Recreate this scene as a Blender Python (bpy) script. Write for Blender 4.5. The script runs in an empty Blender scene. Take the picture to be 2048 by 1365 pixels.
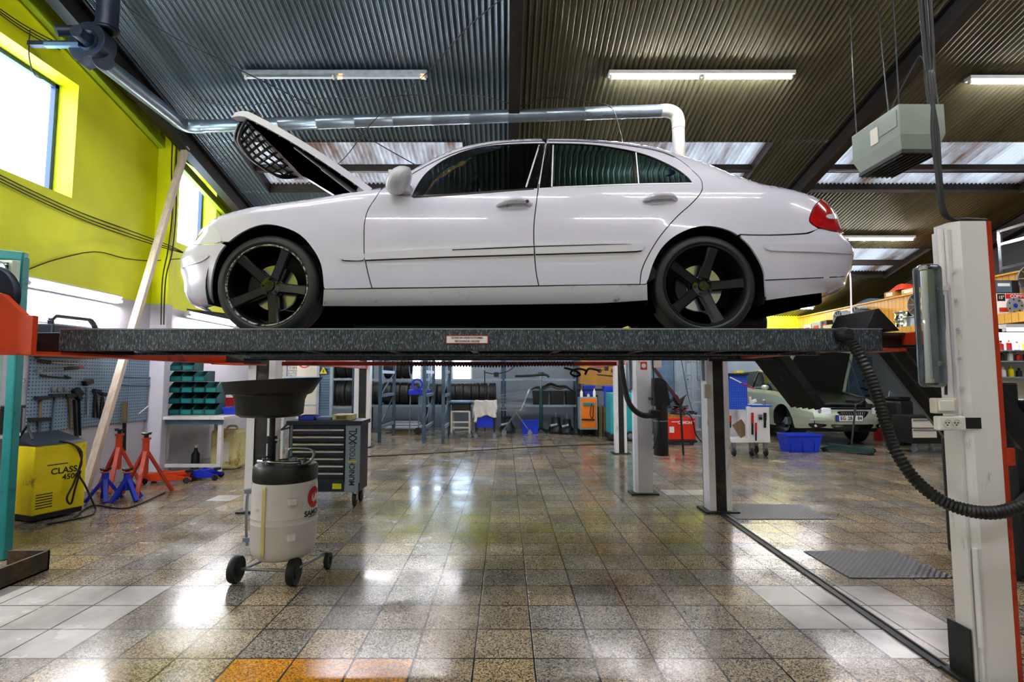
import bpy, bmesh, math, random
from mathutils import Vector, Matrix, geometry, noise
random.seed(7)
SC = bpy.context.scene
COL = SC.collection
PI = math.pi

# ------------------------------------------------------------------ camera
F, CX, CY, CAMH = 1021.0, 1011.0, 682.5, 1.406
PITCH = math.atan(74.5 / F)
cp, sp = math.cos(PITCH), math.sin(PITCH)
cam_d = bpy.data.cameras.new('camera')
cam_d.sensor_width = 36.0
cam_d.lens = F / 2048.0 * 36.0
cam_d.shift_x = (1024.0 - CX) / 2048.0
cam_d.clip_start = 0.05
cam = bpy.data.objects.new('camera', cam_d)
COL.objects.link(cam)
cam.location = (0, 0, CAMH)
cam.rotation_euler = (PI / 2 + PITCH, 0, 0)
SC.camera = cam

# ------------------------------------------------------------------ look
SC.view_settings.view_transform = 'Standard'
SC.view_settings.look = 'None'
SC.view_settings.gamma = 1.0
SC.view_settings.use_curve_mapping = False
SC.view_settings.exposure = 1.62
SC.cycles.max_bounces = 6
SC.cycles.diffuse_bounces = 2
SC.cycles.glossy_bounces = 3
SC.cycles.transmission_bounces = 4
SC.cycles.transparent_max_bounces = 8
SC.cycles.caustics_reflective = False
SC.cycles.caustics_refractive = False
SC.cycles.sample_clamp_indirect = 6.0
SC.cycles.use_denoising = True

# overcast daylight outside
wd = bpy.data.worlds.new('daylight'); SC.world = wd; wd.use_nodes = True
wnt = wd.node_tree
wnt.nodes['Background'].inputs[0].default_value = (0.58, 0.76, 1.0, 1)
wnt.nodes['Background'].inputs[1].default_value = 4.2

def area(name, loc, rot, sx, sy, power, col=(1, 1, 1)):
    l = bpy.data.lights.new(name, 'AREA'); l.shape = 'RECTANGLE'; l.size = sx; l.size_y = sy
    l.energy = power; l.color = col
    o = bpy.data.objects.new(name, l); COL.objects.link(o); o.location = loc; o.rotation_euler = rot
    return o
# ------------------------------------------------------------------ pixel rays used for measuring
def ray(px, py):
    u = (px - CX) / F; v = (CY - py) / F
    return Vector((u, cp - v * sp, v * cp + sp))
def P(px, py, Y):
    d = ray(px, py); s = Y / d.y
    return Vector((d.x * s, Y, CAMH + d.z * s))
def PX(px, py, X):
    d = ray(px, py); s = X / d.x
    return Vector((X, d.y * s, CAMH + d.z * s))
def PZ(px, py, z=0.0):
    d = ray(px, py); s = (z - CAMH) / d.z
    return Vector((d.x * s, d.y * s, z))
ROOF0, ROOFS = 7.23, 0.266
def roofz(y): return ROOF0 - ROOFS * abs(y)
def PR(px, py, off=0.0):
    d = ray(px, py); s = (ROOF0 - off - CAMH) / (d.z + ROOFS * d.y)
    return Vector((d.x * s, d.y * s, CAMH + d.z * s))

# ------------------------------------------------------------------ materials
def nt_new(name):
    m = bpy.data.materials.new(name); m.use_nodes = True
    nt = m.node_tree
    return m, nt, nt.nodes['Principled BSDF']
def hexc(h):
    r = [int(h[i:i + 2], 16) / 255 for i in (0, 2, 4)]
    return tuple(((c / 12.92) if c <= .04045 else ((c + .055) / 1.055) ** 2.4) for c in r) + (1,)
def mat(name, col, rough=0.5, metal=0.0, var=0.12, scale=6.0, bump=0.0, bscale=60.0, dirt=None, dirt_amt=0.0, dirt_scale=5.0,
        coat=0.0, spec=0.5, stretch=(1, 1, 1)):
    if isinstance(col, str): col = hexc(col)
    m, nt, b = nt_new(name)
    tc = nt.nodes.new('ShaderNodeTexCoord'); mp = nt.nodes.new('ShaderNodeMapping')
    mp.inputs['Scale'].default_value = stretch
    nt.links.new(tc.outputs['Object'], mp.inputs[0])
    n = nt.nodes.new('ShaderNodeTexNoise'); n.inputs['Scale'].default_value = scale; n.inputs['Detail'].default_value = 5
    nt.links.new(mp.outputs[0], n.inputs[0])
    cr = nt.nodes.new('ShaderNodeValToRGB')
    a = tuple(max(0, c * (1 - var)) for c in col[:3]) + (1,); z = tuple(min(1, c * (1 + var)) for c in col[:3]) + (1,)
    cr.color_ramp.elements[0].position = 0.3; cr.color_ramp.elements[1].position = 0.7
    cr.color_ramp.elements[0].color = a; cr.color_ramp.elements[1].color = z
    nt.links.new(n.outputs['Fac'], cr.inputs[0])
    out = cr.outputs[0]
    if dirt:
        if isinstance(dirt, str): dirt = hexc(dirt)
        n2 = nt.nodes.new('ShaderNodeTexNoise'); n2.inputs['Scale'].default_value = dirt_scale; n2.inputs['Detail'].default_value = 9
        n2.inputs['Roughness'].default_value = 0.7
        nt.links.new(mp.outputs[0], n2.inputs[0])
        r2 = nt.nodes.new('ShaderNodeValToRGB')
        r2.color_ramp.elements[0].position = 0.62 - 0.3 * dirt_amt; r2.color_ramp.elements[1].position = 0.72 - 0.2 * dirt_amt
        r2.color_ramp.elements[0].color = (0, 0, 0, 1); r2.color_ramp.elements[1].color = (1, 1, 1, 1)
        nt.links.new(n2.outputs['Fac'], r2.inputs[0])
        mx = nt.nodes.new('ShaderNodeMix'); mx.data_type = 'RGBA'
        nt.links.new(r2.outputs[0], mx.inputs[0]); nt.links.new(out, mx.inputs[6]); mx.inputs[7].default_value = dirt
        out = mx.outputs[2]
    nt.links.new(out, b.inputs['Base Color'])
    b.inputs['Roughness'].default_value = rough; b.inputs['Metallic'].default_value = metal
    b.inputs['Coat Weight'].default_value = coat; b.inputs['Coat Roughness'].default_value = 0.03
    b.inputs['Specular IOR Level'].default_value = spec
    if bump:
        n3 = nt.nodes.new('ShaderNodeTexNoise'); n3.inputs['Scale'].default_value = bscale; n3.inputs['Detail'].default_value = 3
        nt.links.new(mp.outputs[0], n3.inputs[0])
        bp = nt.nodes.new('ShaderNodeBump'); bp.inputs['Strength'].default_value = bump; bp.inputs['Distance'].default_value = 0.004
        nt.links.new(n3.outputs['Fac'], bp.inputs['Height']); nt.links.new(bp.outputs[0], b.inputs['Normal'])
    return m
def emit(name, col, strength):
    m = bpy.data.materials.new(name); m.use_nodes = True; nt = m.node_tree
    b = nt.nodes['Principled BSDF']; b.inputs['Base Color'].default_value = (.9, .9, .9, 1)
    b.inputs['Emission Color'].default_value = col; b.inputs['Emission Strength'].default_value = strength
    return m
def glass(name, tint, gloss=0.12, rough=0.02, gcol=(1, 1, 1, 1)):
    m = bpy.data.materials.new(name); m.use_nodes = True; nt = m.node_tree
    for n in list(nt.nodes): nt.nodes.remove(n)
    o = nt.nodes.new('ShaderNodeOutputMaterial'); t = nt.nodes.new('ShaderNodeBsdfTransparent'); g = nt.nodes.new('ShaderNodeBsdfGlossy')
    g.inputs['Roughness'].default_value = rough; g.inputs['Color'].default_value = gcol
    t.inputs['Color'].default_value = tint
    f = nt.nodes.new('ShaderNodeFresnel'); f.inputs['IOR'].default_value = 1.5
    a = nt.nodes.new('ShaderNodeMath'); a.operation = 'ADD'; a.inputs[1].default_value = gloss
    nt.links.new(f.outputs[0], a.inputs[0])
    mx = nt.nodes.new('ShaderNodeMixShader'); nt.links.new(a.outputs[0], mx.inputs[0])
    nt.links.new(t.outputs[0], mx.inputs[1]); nt.links.new(g.outputs[0], mx.inputs[2]); nt.links.new(mx.outputs[0], o.inputs[0])
    return m
M = {}
def mk(key, *a, **k): M[key] = mat(key, *a, **k)
mk('white_paint', 'E4E2E4', 0.4, var=0.03, dirt='8C8880', dirt_amt=0.05, dirt_scale=9)
mk('post_white', 'F4F1F3', 0.38, var=0.03, dirt='6A6560', dirt_amt=0.02, dirt_scale=7, stretch=(1, 1, 0.25))
mk('post_dark', '16181A', 0.5, var=0.3, dirt='3A3C2A', dirt_amt=0.3)
mk('red_paint', 'B5320F', 0.45, var=0.12, dirt='3A1408', dirt_amt=0.25)
mk('orange_paint', 'D8430F', 0.45, var=0.1, dirt='5A1C08', dirt_amt=0.1)
mk('black_plastic', '0B0C0E', 0.45, var=0.25)
mk('black_rubber', '0E0F10', 0.62, var=0.2, bump=0.15, bscale=30)
mk('tyre', '121315', 0.6, var=0.25, dirt='2A2B2D', dirt_amt=0.15)
mk('dark_steel', '24282C', 0.45, 0.6, var=0.3, dirt='5A5E62', dirt_amt=0.15)
mk('steel', '9AA0A6', 0.32, 0.85, var=0.12)
mk('chrome', 'D8DADD', 0.12, 1.0, var=0.03)
mk('galv', '8F9AA3', 0.38, 0.7, var=0.2, scale=12)
mk('rack_blue', '3D5568', 0.5, 0.3, var=0.2, dirt='1E2A33', dirt_amt=0.3)
mk('rack_light', '8FA0AE', 0.45, 0.3, var=0.15)
mk('blue_plastic', '1238C8', 0.4, var=0.12)
mk('blue_paint', '0B2FC0', 0.35, var=0.12)
mk('teal_paint', '0E7C7C', 0.4, var=0.12, dirt='0B4444', dirt_amt=0.15)
mk('teal_bin', '17595A', 0.45, var=0.25, dirt='0C2B2E', dirt_amt=0.45, dirt_scale=3)
mk('pale_green', 'BFD0BC', 0.5, var=0.05, dirt='8A9A88', dirt_amt=0.1)
mk('yellow_paint', 'F2DC00', 0.4, var=0.1, dirt='6B5F10', dirt_amt=0.12)
mk('wood_plank', 'D6C6B4', 0.6, var=0.15, scale=3, stretch=(12, 12, 0.6), dirt='7A5A48', dirt_amt=0.08)
mk('pine', 'D79A2B', 0.5, var=0.18, scale=3, stretch=(4, 4, 0.4), dirt='A8701A', dirt_amt=0.2)
mk('old_wood', '6B5A3C', 0.7, var=0.3, scale=4, stretch=(8, 8, 0.6))
mk('cardboard', 'A5772F', 0.8, var=0.12)
mk('grey_paint', '8F989E', 0.5, var=0.1, dirt='5A6166', dirt_amt=0.15)
mk('drum_grey', '75787A', 0.55, var=0.3, dirt='3C3B36', dirt_amt=0.35, dirt_scale=2.5)
mk('cart_grey', '90A0AE', 0.45, 0.2, var=0.1)
mk('cart_navy', '121D2A', 0.4, 0.2, var=0.2)
mk('jerry', 'CFC58A', 0.5, var=0.2, scale=3, dirt='8C7A10', dirt_amt=0.35, dirt_scale=4)
mk('cloth', 'DAD6D0', 0.9, var=0.08, scale=10)
mk('ivory', 'D9D2C4', 0.4, var=0.03)
mk('ink_black', '0A0A0C', 0.5, var=0.05)
mk('ink_red', 'C01818', 0.5, var=0.05)
mk('paper_white', 'F0EEEC', 0.5, var=0.02)
mk('heater_green', '7C877C', 0.45, var=0.06)
mk('fan_navy', '141E30', 0.45, 0.2, var=0.3, dirt='2C3E58', dirt_amt=0.2)
mk('rope_black', '08090B', 0.6, var=0.1)
mk('tank_white', 'E6E2E0', 0.35, var=0.03, dirt='9A8F80', dirt_amt=0.06, dirt_scale=8)
mk('tank_stripe', 'E3D28A', 0.4, var=0.1)
mk('sticker_yellow', 'D8D000', 0.5, var=0.05)
mk('magenta', '8A1050', 0.6, var=0.2)
mk('dark_maroon', '4A1020', 0.5, var=0.2)
mk('cool_metal', '5F7A94', 0.35, 0.4, var=0.2)
mk('jack_green', '123B38', .4, var=.15)
M['tube_on'] = emit('tube_on', (0.985, 0.96, 0.985, 1), 70.0)
M['tube_warm'] = emit('tube_warm', (1.0, 0.35, 0.08, 1), 3.0)
mk('tube_off', 'DCE0E4', 0.25, var=0.02)
M['clear'] = glass('clear', (0.93, 0.95, 0.97, 1), 0.05)
M['window_pane'] = glass('window_pane', (0.97, 0.98, 1.0, 1), 0.02)

# ------------------------------------------------------------------ objects
def wm(o):
    m = o.matrix_basis.copy()
    return wm(o.parent) @ m if o.parent else m
def tag(o, label=None, cat=None, group=None, kind=None):
    if label: o['label'] = label
    if cat: o['category'] = cat
    if group: o['group'] = group
    if kind: o['kind'] = kind
    return o
def thing(name, label, cat, loc=(0, 0, 0), rz=0.0, group=None):
    o = bpy.data.objects.new(name, None); COL.objects.link(o)
    o.empty_display_size = 0.1
    o.location = loc; o.rotation_euler = (0, 0, rz)
    o.matrix_basis = Matrix.Translation(Vector(loc)) @ Matrix.Rotation(rz, 4, 'Z')
    return tag(o, label, cat, group)
def kids(o): return [c for c in COL.objects if c.parent == o]
def copy_tree(o, parent=None, **kw):
    c = o.copy(); COL.objects.link(c); c.parent = parent
    for ch in [x for x in o.children]: copy_tree(ch, c)
    return c
def place(o, loc, rz=0.0):
    o.location = loc; o.rotation_euler = (0, 0, rz)
    return o

class MB:
    def __init__(s): s.v = []; s.f = []; s.m = []; s.mi = 0
    def add(s, vs, fs):
        k = len(s.v); s.v += [Vector(p) for p in vs]
        for f in fs: s.f.append(tuple(i + k for i in f)); s.m.append(s.mi)
        return s
    def mat(s, i): s.mi = i; return s
    def box(s, a, b, rz=0.0, rot=None):
        a = Vector(a); b = Vector(b); c = (a + b) / 2; h = (b - a) / 2
        R = rot if rot is not None else Matrix.Rotation(rz, 3, 'Z')
        vs = [c + R @ Vector((h.x * x, h.y * y, h.z * z)) for x in (-1, 1) for y in (-1, 1) for z in (-1, 1)]
        return s.add(vs, [(0, 1, 3, 2), (4, 6, 7, 5), (0, 4, 5, 1), (2, 3, 7, 6), (0, 2, 6, 4), (1, 5, 7, 3)])
    def cb(s, c, size, rz=0.0, rot=None):
        c = Vector(c); h = Vector(size) / 2
        return s.box(c - h, c + h, rz, rot)
    def beam(s, p, q, w, h, up=(0, 0, 1)):
        p = Vector(p); q = Vector(q); d = (q - p)
        L = d.length; d = d.normalized(); u = Vector(up)
        if abs(d.dot(u)) > 0.98: u = Vector((0, 1, 0))
        x = d.cross(u).normalized(); z = x.cross(d)
        vs = []
        for t in (p, q):
            for a, b in ((-1, -1), (1, -1), (1, 1), (-1, 1)): vs.append(t + x * (a * w / 2) + z * (b * h / 2))
        return s.add(vs, [(3, 2, 1, 0), (4, 5, 6, 7), (0, 1, 5, 4), (1, 2, 6, 5), (2, 3, 7, 6), (3, 0, 4, 7)])
    def cyl(s, p, q, r, r2=None, n=16, caps=True):
        p = Vector(p); q = Vector(q); r2 = r if r2 is None else r2
        d = (q - p).normalized(); u = Vector((0, 0, 1)) if abs(d.z) < 0.95 else Vector((1, 0, 0))
        x = d.cross(u).normalized(); y = d.cross(x)
        vs = []
        for t, rr in ((p, r), (q, r2)):
            for i in range(n):
                a = 2 * PI * i / n; vs.append(t + (x * math.cos(a) + y * math.sin(a)) * rr)
        fs = [(i, (i + 1) % n, (i + 1) % n + n, i + n) for i in range(n)]
        if caps: fs += [tuple(range(n - 1, -1, -1)), tuple(range(n, 2 * n))]
        return s.add(vs, fs)
    def tube(s, pts, r, n=8, caps=True, closed=False, radii=None):
        pts = [Vector(p) for p in pts]; N = len(pts); k = len(s.v)
        prev = None; vs = []
        for i, p in enumerate(pts):
            a = pts[(i - 1) % N] if (i > 0 or closed) else pts[0]
            b = pts[(i + 1) % N] if (i < N - 1 or closed) else pts[-1]
            d = (b - a).normalized()
            if prev is None:
                u = Vector((0, 0, 1)) if abs(d.z) < 0.9 else Vector((1, 0, 0)); x = d.cross(u).normalized()
            else: x = (prev - d * prev.dot(d)).normalized()
            prev = x; y = d.cross(x); rr = radii[i] if radii else r
            for j in range(n):
                t = 2 * PI * j / n; vs.append(p + (x * math.cos(t) + y * math.sin(t)) * rr)
        fs = []
        for i in range(N - (0 if closed else 1)):
            i2 = (i + 1) % N
            for j in range(n):
                fs.append((i * n + j, i * n + (j + 1) % n, i2 * n + (j + 1) % n, i2 * n + j))
        if caps and not closed: fs += [tuple(range(n - 1, -1, -1)), tuple(range((N - 1) * n, N * n))]
        return s.add(vs, fs)
    def lathe(s, prof, c=(0, 0, 0), axis='Z', n=32, a0=0.0, a1=2 * PI, flip=False):
        c = Vector(c); full = abs(a1 - a0 - 2 * PI) < 1e-6; m = n if full else n + 1
        vs = []
        for i in range(m):
            t = a0 + (a1 - a0) * i / n
            for r, z in prof:
                x, y = r * math.cos(t), r * math.sin(t)
                if axis == 'Z': vs.append(c + Vector((x, y, z)))
                elif axis == 'Y': vs.append(c + Vector((x, z, y)))
                else: vs.append(c + Vector((z, x, y)))
        L = len(prof); fs = []
        for i in range(n):
            j = (i + 1) % m
            for k in range(L - 1):
                q = (i * L + k, j * L + k, j * L + k + 1, i * L + k + 1)
                fs.append(q if axis != 'Y' else q[::-1])
        return s.add(vs, fs)
    def prism(s, poly, fn, t0, t1):
        """poly: 2D points; fn(a,b,t)->3D; extruded between t0 and t1"""
        n = len(poly)
        vs = [fn(a, b, t0) for a, b in poly] + [fn(a, b, t1) for a, b in poly]
        tri = geometry.tessellate_polygon([[Vector((a, b, 0)) for a, b in poly]])
        fs = [tuple(t) for t in tri] + [tuple(i + n for i in reversed(t)) for t in tri]
        fs += [(i, (i + 1) % n, (i + 1) % n + n, i + n) for i in range(n)]
        return s.add(vs, fs)
    def grid(s, fn, nu, nv):
        vs = [fn(i / nu, j / nv) for i in range(nu + 1) for j in range(nv + 1)]
        fs = [(i * (nv + 1) + j, (i + 1) * (nv + 1) + j, (i + 1) * (nv + 1) + j + 1, i * (nv + 1) + j + 1) for i in range(nu) for j in range(nv)]
        return s.add(vs, fs)
    def build(s, name, mats, parent=None, world=True, smooth=None, bevel=0.0, solid=0.0, recalc=True, weld=True):
        me = bpy.data.meshes.new(name)
        vs = s.v
        if parent is not None and world:
            inv = wm(parent).inverted(); vs = [inv @ p for p in vs]
        me.from_pydata([tuple(p) for p in vs], [], s.f)
        if not isinstance(mats, (list, tuple)): mats = [mats]
        for m in mats: me.materials.append(M[m] if isinstance(m, str) else m)
        if len(mats) > 1: me.polygons.foreach_set('material_index', s.m)
        if recalc:
            b = bmesh.new(); b.from_mesh(me)
            if weld: bmesh.ops.remove_doubles(b, verts=b.verts, dist=2e-5)
            bmesh.ops.recalc_face_normals(b, faces=b.faces); b.to_mesh(me); b.free()
        if smooth is not None:
            me.polygons.foreach_set('use_smooth', [True] * len(me.polygons))
            if smooth < 179: me.set_sharp_from_angle(angle=math.radians(smooth))
        me.update()
        o = bpy.data.objects.new(name, me); COL.objects.link(o)
        if parent is not None: o.parent = parent
        if bevel:
            bv = o.modifiers.new('bevel', 'BEVEL'); bv.width = bevel; bv.segments = 2; bv.limit_method = 'ANGLE'; bv.angle_limit = math.radians(40)
            bv.harden_normals = False
        if solid:
            so = o.modifiers.new('solid', 'SOLIDIFY'); so.thickness = solid; so.offset = 0
        return o
def spline(pts, n=6, closed=False):
    pts = [Vector(p) for p in pts]; N = len(pts); out = []
    rng = range(N if closed else N - 1)
    for i in rng:
        p0 = pts[(i - 1) % N] if (closed or i > 0) else pts[0]
        p1 = pts[i]; p2 = pts[(i + 1) % N]
        p3 = pts[(i + 2) % N] if (closed or i + 2 < N) else pts[-1]
        for k in range(n):
            t = k / n
            out.append(0.5 * ((2 * p1) + (-p0 + p2) * t + (2 * p0 - 5 * p1 + 4 * p2 - p3) * t * t + (-p0 + 3 * p1 - 3 * p2 + p3) * t ** 3))
    if not closed: out.append(pts[-1])
    return out
def text_pts(body, size, extrude=0.0, off=0.0):
    cu = bpy.data.curves.new('t', 'FONT'); cu.body = body; cu.size = size; cu.extrude = extrude; cu.align_x = 'CENTER'; cu.align_y = 'CENTER'
    cu.resolution_u = 3; cu.offset = off
    o = bpy.data.objects.new('t', cu); COL.objects.link(o)
    dg = bpy.context.evaluated_depsgraph_get()
    me = bpy.data.meshes.new_from_object(o.evaluated_get(dg))
    v = [p.co.copy() for p in me.vertices]; f = [tuple(p.vertices) for p in me.polygons]
    bpy.data.objects.remove(o); bpy.data.curves.remove(cu); bpy.data.meshes.remove(me)
    return v, f
def text_obj(name, body, size, fn, matname, parent, bold=0.0, sx=1.0):
    """fn(x,y)->3D world point on the carrying surface"""
    v, f = text_pts(body, size, 0.0, bold)
    mb = MB(); mb.add([fn(p.x * sx, p.y) for p in v], f)
    return mb.build(name, matname, parent, recalc=False)
def pxb(x0, y0, x1, y1, Y, dep):
    a = P(x0, y1, Y); b_ = P(x1, y0, Y); return Vector((a.x, Y, a.z)), Vector((b_.x, Y + dep, b_.z))
def Bx(par, name, m_, a, b_, bevel=.003, rz=0.0, **k):
    mb = MB(); mb.box(a, b_, rz=rz); return mb.build(name, m_, par, bevel=bevel, **k)
def Bm(par, name, m_, p, q, w, h, up=(0, 0, 1), bevel=0.0): mb = MB(); mb.beam(p, q, w, h, up); return mb.build(name, m_, par, bevel=bevel)
def Cy(par, name, m_, p, q, r, r2=None, n=20, smooth=40, **k): mb = MB(); mb.cyl(p, q, r, r2, n); return mb.build(name, m_, par, smooth=smooth, **k)
def Tu(par, name, m_, pts, r, n=8, sp=0, **k):
    mb = MB(); mb.tube(spline(pts, sp) if sp else pts, r, n); return mb.build(name, m_, par, smooth=60, **k)
def La(par, name, m_, prof, c, axis='Z', n=32, smooth=40, **k): mb = MB(); mb.lathe(prof, c, axis, n); return mb.build(name, m_, par, smooth=smooth, **k)
def V(*a): return Vector(a)
def tagm(o, label, cat, group=None): return tag(o, label, cat, group)
# ================================================================== THE BUILDING
XL, XR, YB, YF = -5.25, 10.2, 15.0, -7.0
def struct(name, mb, mats, **k):
    o = mb.build(name, mats, **k); o['kind'] = 'structure'; return o

# ---- floor: terrazzo tiles 30 cm, one quad per tile, own tint per tile
T = 0.3
o1 = PZ(948.4, 1317.9); TX0, TY0 = o1.x % T, o1.y % T
tcols, tver, tfac, tgl = [], [], [], []
rnd = random.Random(3)
def tidx(px, py):
    p = PZ(px, py); return math.floor((p.x - TX0) / T), math.floor((p.y - TY0) / T)
white_tiles = {}
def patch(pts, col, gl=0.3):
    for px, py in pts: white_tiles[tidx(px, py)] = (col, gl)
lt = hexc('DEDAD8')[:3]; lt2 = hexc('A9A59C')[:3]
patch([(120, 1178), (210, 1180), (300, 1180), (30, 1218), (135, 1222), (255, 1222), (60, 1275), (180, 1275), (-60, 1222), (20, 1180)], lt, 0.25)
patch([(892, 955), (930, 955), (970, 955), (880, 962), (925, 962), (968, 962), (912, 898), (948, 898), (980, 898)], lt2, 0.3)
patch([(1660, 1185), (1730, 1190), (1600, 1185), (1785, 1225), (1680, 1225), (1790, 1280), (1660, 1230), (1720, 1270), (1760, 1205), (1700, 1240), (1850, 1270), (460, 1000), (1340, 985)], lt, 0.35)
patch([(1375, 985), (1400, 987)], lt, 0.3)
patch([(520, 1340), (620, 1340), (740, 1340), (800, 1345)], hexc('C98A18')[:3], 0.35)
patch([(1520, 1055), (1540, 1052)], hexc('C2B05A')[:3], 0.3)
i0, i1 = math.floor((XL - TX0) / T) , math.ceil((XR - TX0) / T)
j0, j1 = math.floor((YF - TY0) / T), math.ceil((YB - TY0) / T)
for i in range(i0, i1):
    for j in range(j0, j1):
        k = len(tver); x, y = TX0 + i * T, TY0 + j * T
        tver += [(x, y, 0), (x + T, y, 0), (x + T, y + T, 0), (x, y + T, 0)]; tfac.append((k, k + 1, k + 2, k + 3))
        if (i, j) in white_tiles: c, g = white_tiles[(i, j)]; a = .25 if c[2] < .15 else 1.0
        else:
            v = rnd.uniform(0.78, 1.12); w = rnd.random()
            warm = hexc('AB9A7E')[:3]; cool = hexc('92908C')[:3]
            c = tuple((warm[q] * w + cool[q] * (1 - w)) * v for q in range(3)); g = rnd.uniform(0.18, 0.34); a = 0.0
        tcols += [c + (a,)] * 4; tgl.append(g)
me = bpy.data.meshes.new('floor'); me.from_pydata(tver, [], tfac)
ca = me.color_attributes.new('tile', 'FLOAT_COLOR', 'CORNER')
ca.data.foreach_set('color', [q for c in tcols for q in c])
floor = bpy.data.objects.new('floor', me); COL.objects.link(floor); floor['kind'] = 'structure'
m, nt, b = nt_new('floor_tiles')
N_ = nt.nodes.new; L_ = nt.links.new
at = N_('ShaderNodeAttribute'); at.attribute_name = 'tile'
tc = N_('ShaderNodeTexCoord'); sep = N_('ShaderNodeSeparateXYZ'); L_(tc.outputs['Object'], sep.inputs[0])
def math_(op, a, b_=None, c=None):
    n = N_('ShaderNodeMath'); n.operation = op
    for q, val in enumerate((a, b_, c)):
        if val is None: continue
        if isinstance(val, (int, float)): n.inputs[q].default_value = val
        else: L_(val, n.inputs[q])
    return n.outputs[0]
def edge(sock, off):
    t = math_('FRACT', math_('DIVIDE', math_('SUBTRACT', sock, off), T))
    return math_('ABSOLUTE', math_('SUBTRACT', t, 0.5))
ex = edge(sep.outputs[0], TX0); ey = edge(sep.outputs[1], TY0)
wob = N_('ShaderNodeTexNoise'); wob.inputs['Scale'].default_value = 9; L_(tc.outputs['Object'], wob.inputs[0])
emx = math_('ADD', math_('MAXIMUM', ex, ey), math_('MULTIPLY', math_('SUBTRACT', wob.outputs['Fac'], 0.5), 0.008))
gro = N_('ShaderNodeValToRGB'); gro.color_ramp.elements[0].position = 0.481; gro.color_ramp.elements[1].position = 0.487
L_(emx, gro.inputs[0])
vo = N_('ShaderNodeTexVoronoi'); vo.inputs['Scale'].default_value = 165; L_(tc.outputs['Object'], vo.inputs[0])
sr = N_('ShaderNodeSeparateXYZ'); L_(vo.outputs['Color'], sr.inputs[0])
spk = N_('ShaderNodeValToRGB'); spk.color_ramp.interpolation = 'CONSTANT'
e = spk.color_ramp.elements; e[0].color = (0.22, 0.22, 0.23, 1); e[1].position = 0.26; e[1].color = (0.80, 0.78, 0.76, 1)
q = e.new(0.48); q.color = (1.35, 1.27, 1.12, 1); q = e.new(0.82); q.color = (1.8, 1.74, 1.62, 1)
L_(sr.outputs[0], spk.inputs[0])
mu = N_('ShaderNodeMix'); mu.data_type = 'RGBA'; mu.blend_type = 'MULTIPLY'; mu.clamp_result = False
L_(math_('SUBTRACT', 1.0, at.outputs['Alpha']), mu.inputs[0]); L_(at.outputs['Color'], mu.inputs[6]); L_(spk.outputs[0], mu.inputs[7])
# oil and rubber dirt
dn = N_('ShaderNodeTexNoise'); dn.inputs['Scale'].default_value = 0.9; dn.inputs['Detail'].default_value = 8; dn.inputs['Roughness'].default_value = 0.62
L_(tc.outputs['Object'], dn.inputs[0])
dr = N_('ShaderNodeValToRGB'); dr.color_ramp.elements[0].position = 0.36; dr.color_ramp.elements[1].position = 0.60
dr.color_ramp.elements[0].color = (0.50, 0.48, 0.44, 1); dr.color_ramp.elements[1].color = (1, 1, 1, 1); L_(dn.outputs['Fac'], dr.inputs[0])
mu2 = N_('ShaderNodeMix'); mu2.data_type = 'RGBA'; mu2.blend_type = 'MULTIPLY'; mu2.inputs[0].default_value = 1
L_(mu.outputs[2], mu2.inputs[6]); L_(dr.outputs[0], mu2.inputs[7])
mg = N_('ShaderNodeMix'); mg.data_type = 'RGBA'; L_(gro.outputs[0], mg.inputs[0]); L_(mu2.outputs[2], mg.inputs[6]); mg.inputs[7].default_value = (0.006, 0.007, 0.009, 1)
L_(mg.outputs[2], b.inputs['Base Color'])
rn = N_('ShaderNodeTexNoise'); rn.inputs['Scale'].default_value = 2.2; rn.inputs['Detail'].default_value = 4; L_(tc.outputs['Object'], rn.inputs[0])
rr = N_('ShaderNodeMapRange'); L_(rn.outputs['Fac'], rr.inputs[0]); rr.inputs[1].default_value = .3; rr.inputs[2].default_value = .7
rr.inputs[3].default_value = 0.09; rr.inputs[4].default_value = 0.30
L_(rr.outputs[0], b.inputs['Roughness'])
b.inputs['Specular IOR Level'].default_value = 0.6
bp = N_('ShaderNodeBump'); bp.inputs['Strength'].default_value = 0.35; bp.inputs['Distance'].default_value = 0.003; bp.invert = True
L_(gro.outputs[0], bp.inputs['Height']); L_(bp.outputs[0], b.inputs['Normal'])
me.materials.append(m)

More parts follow.
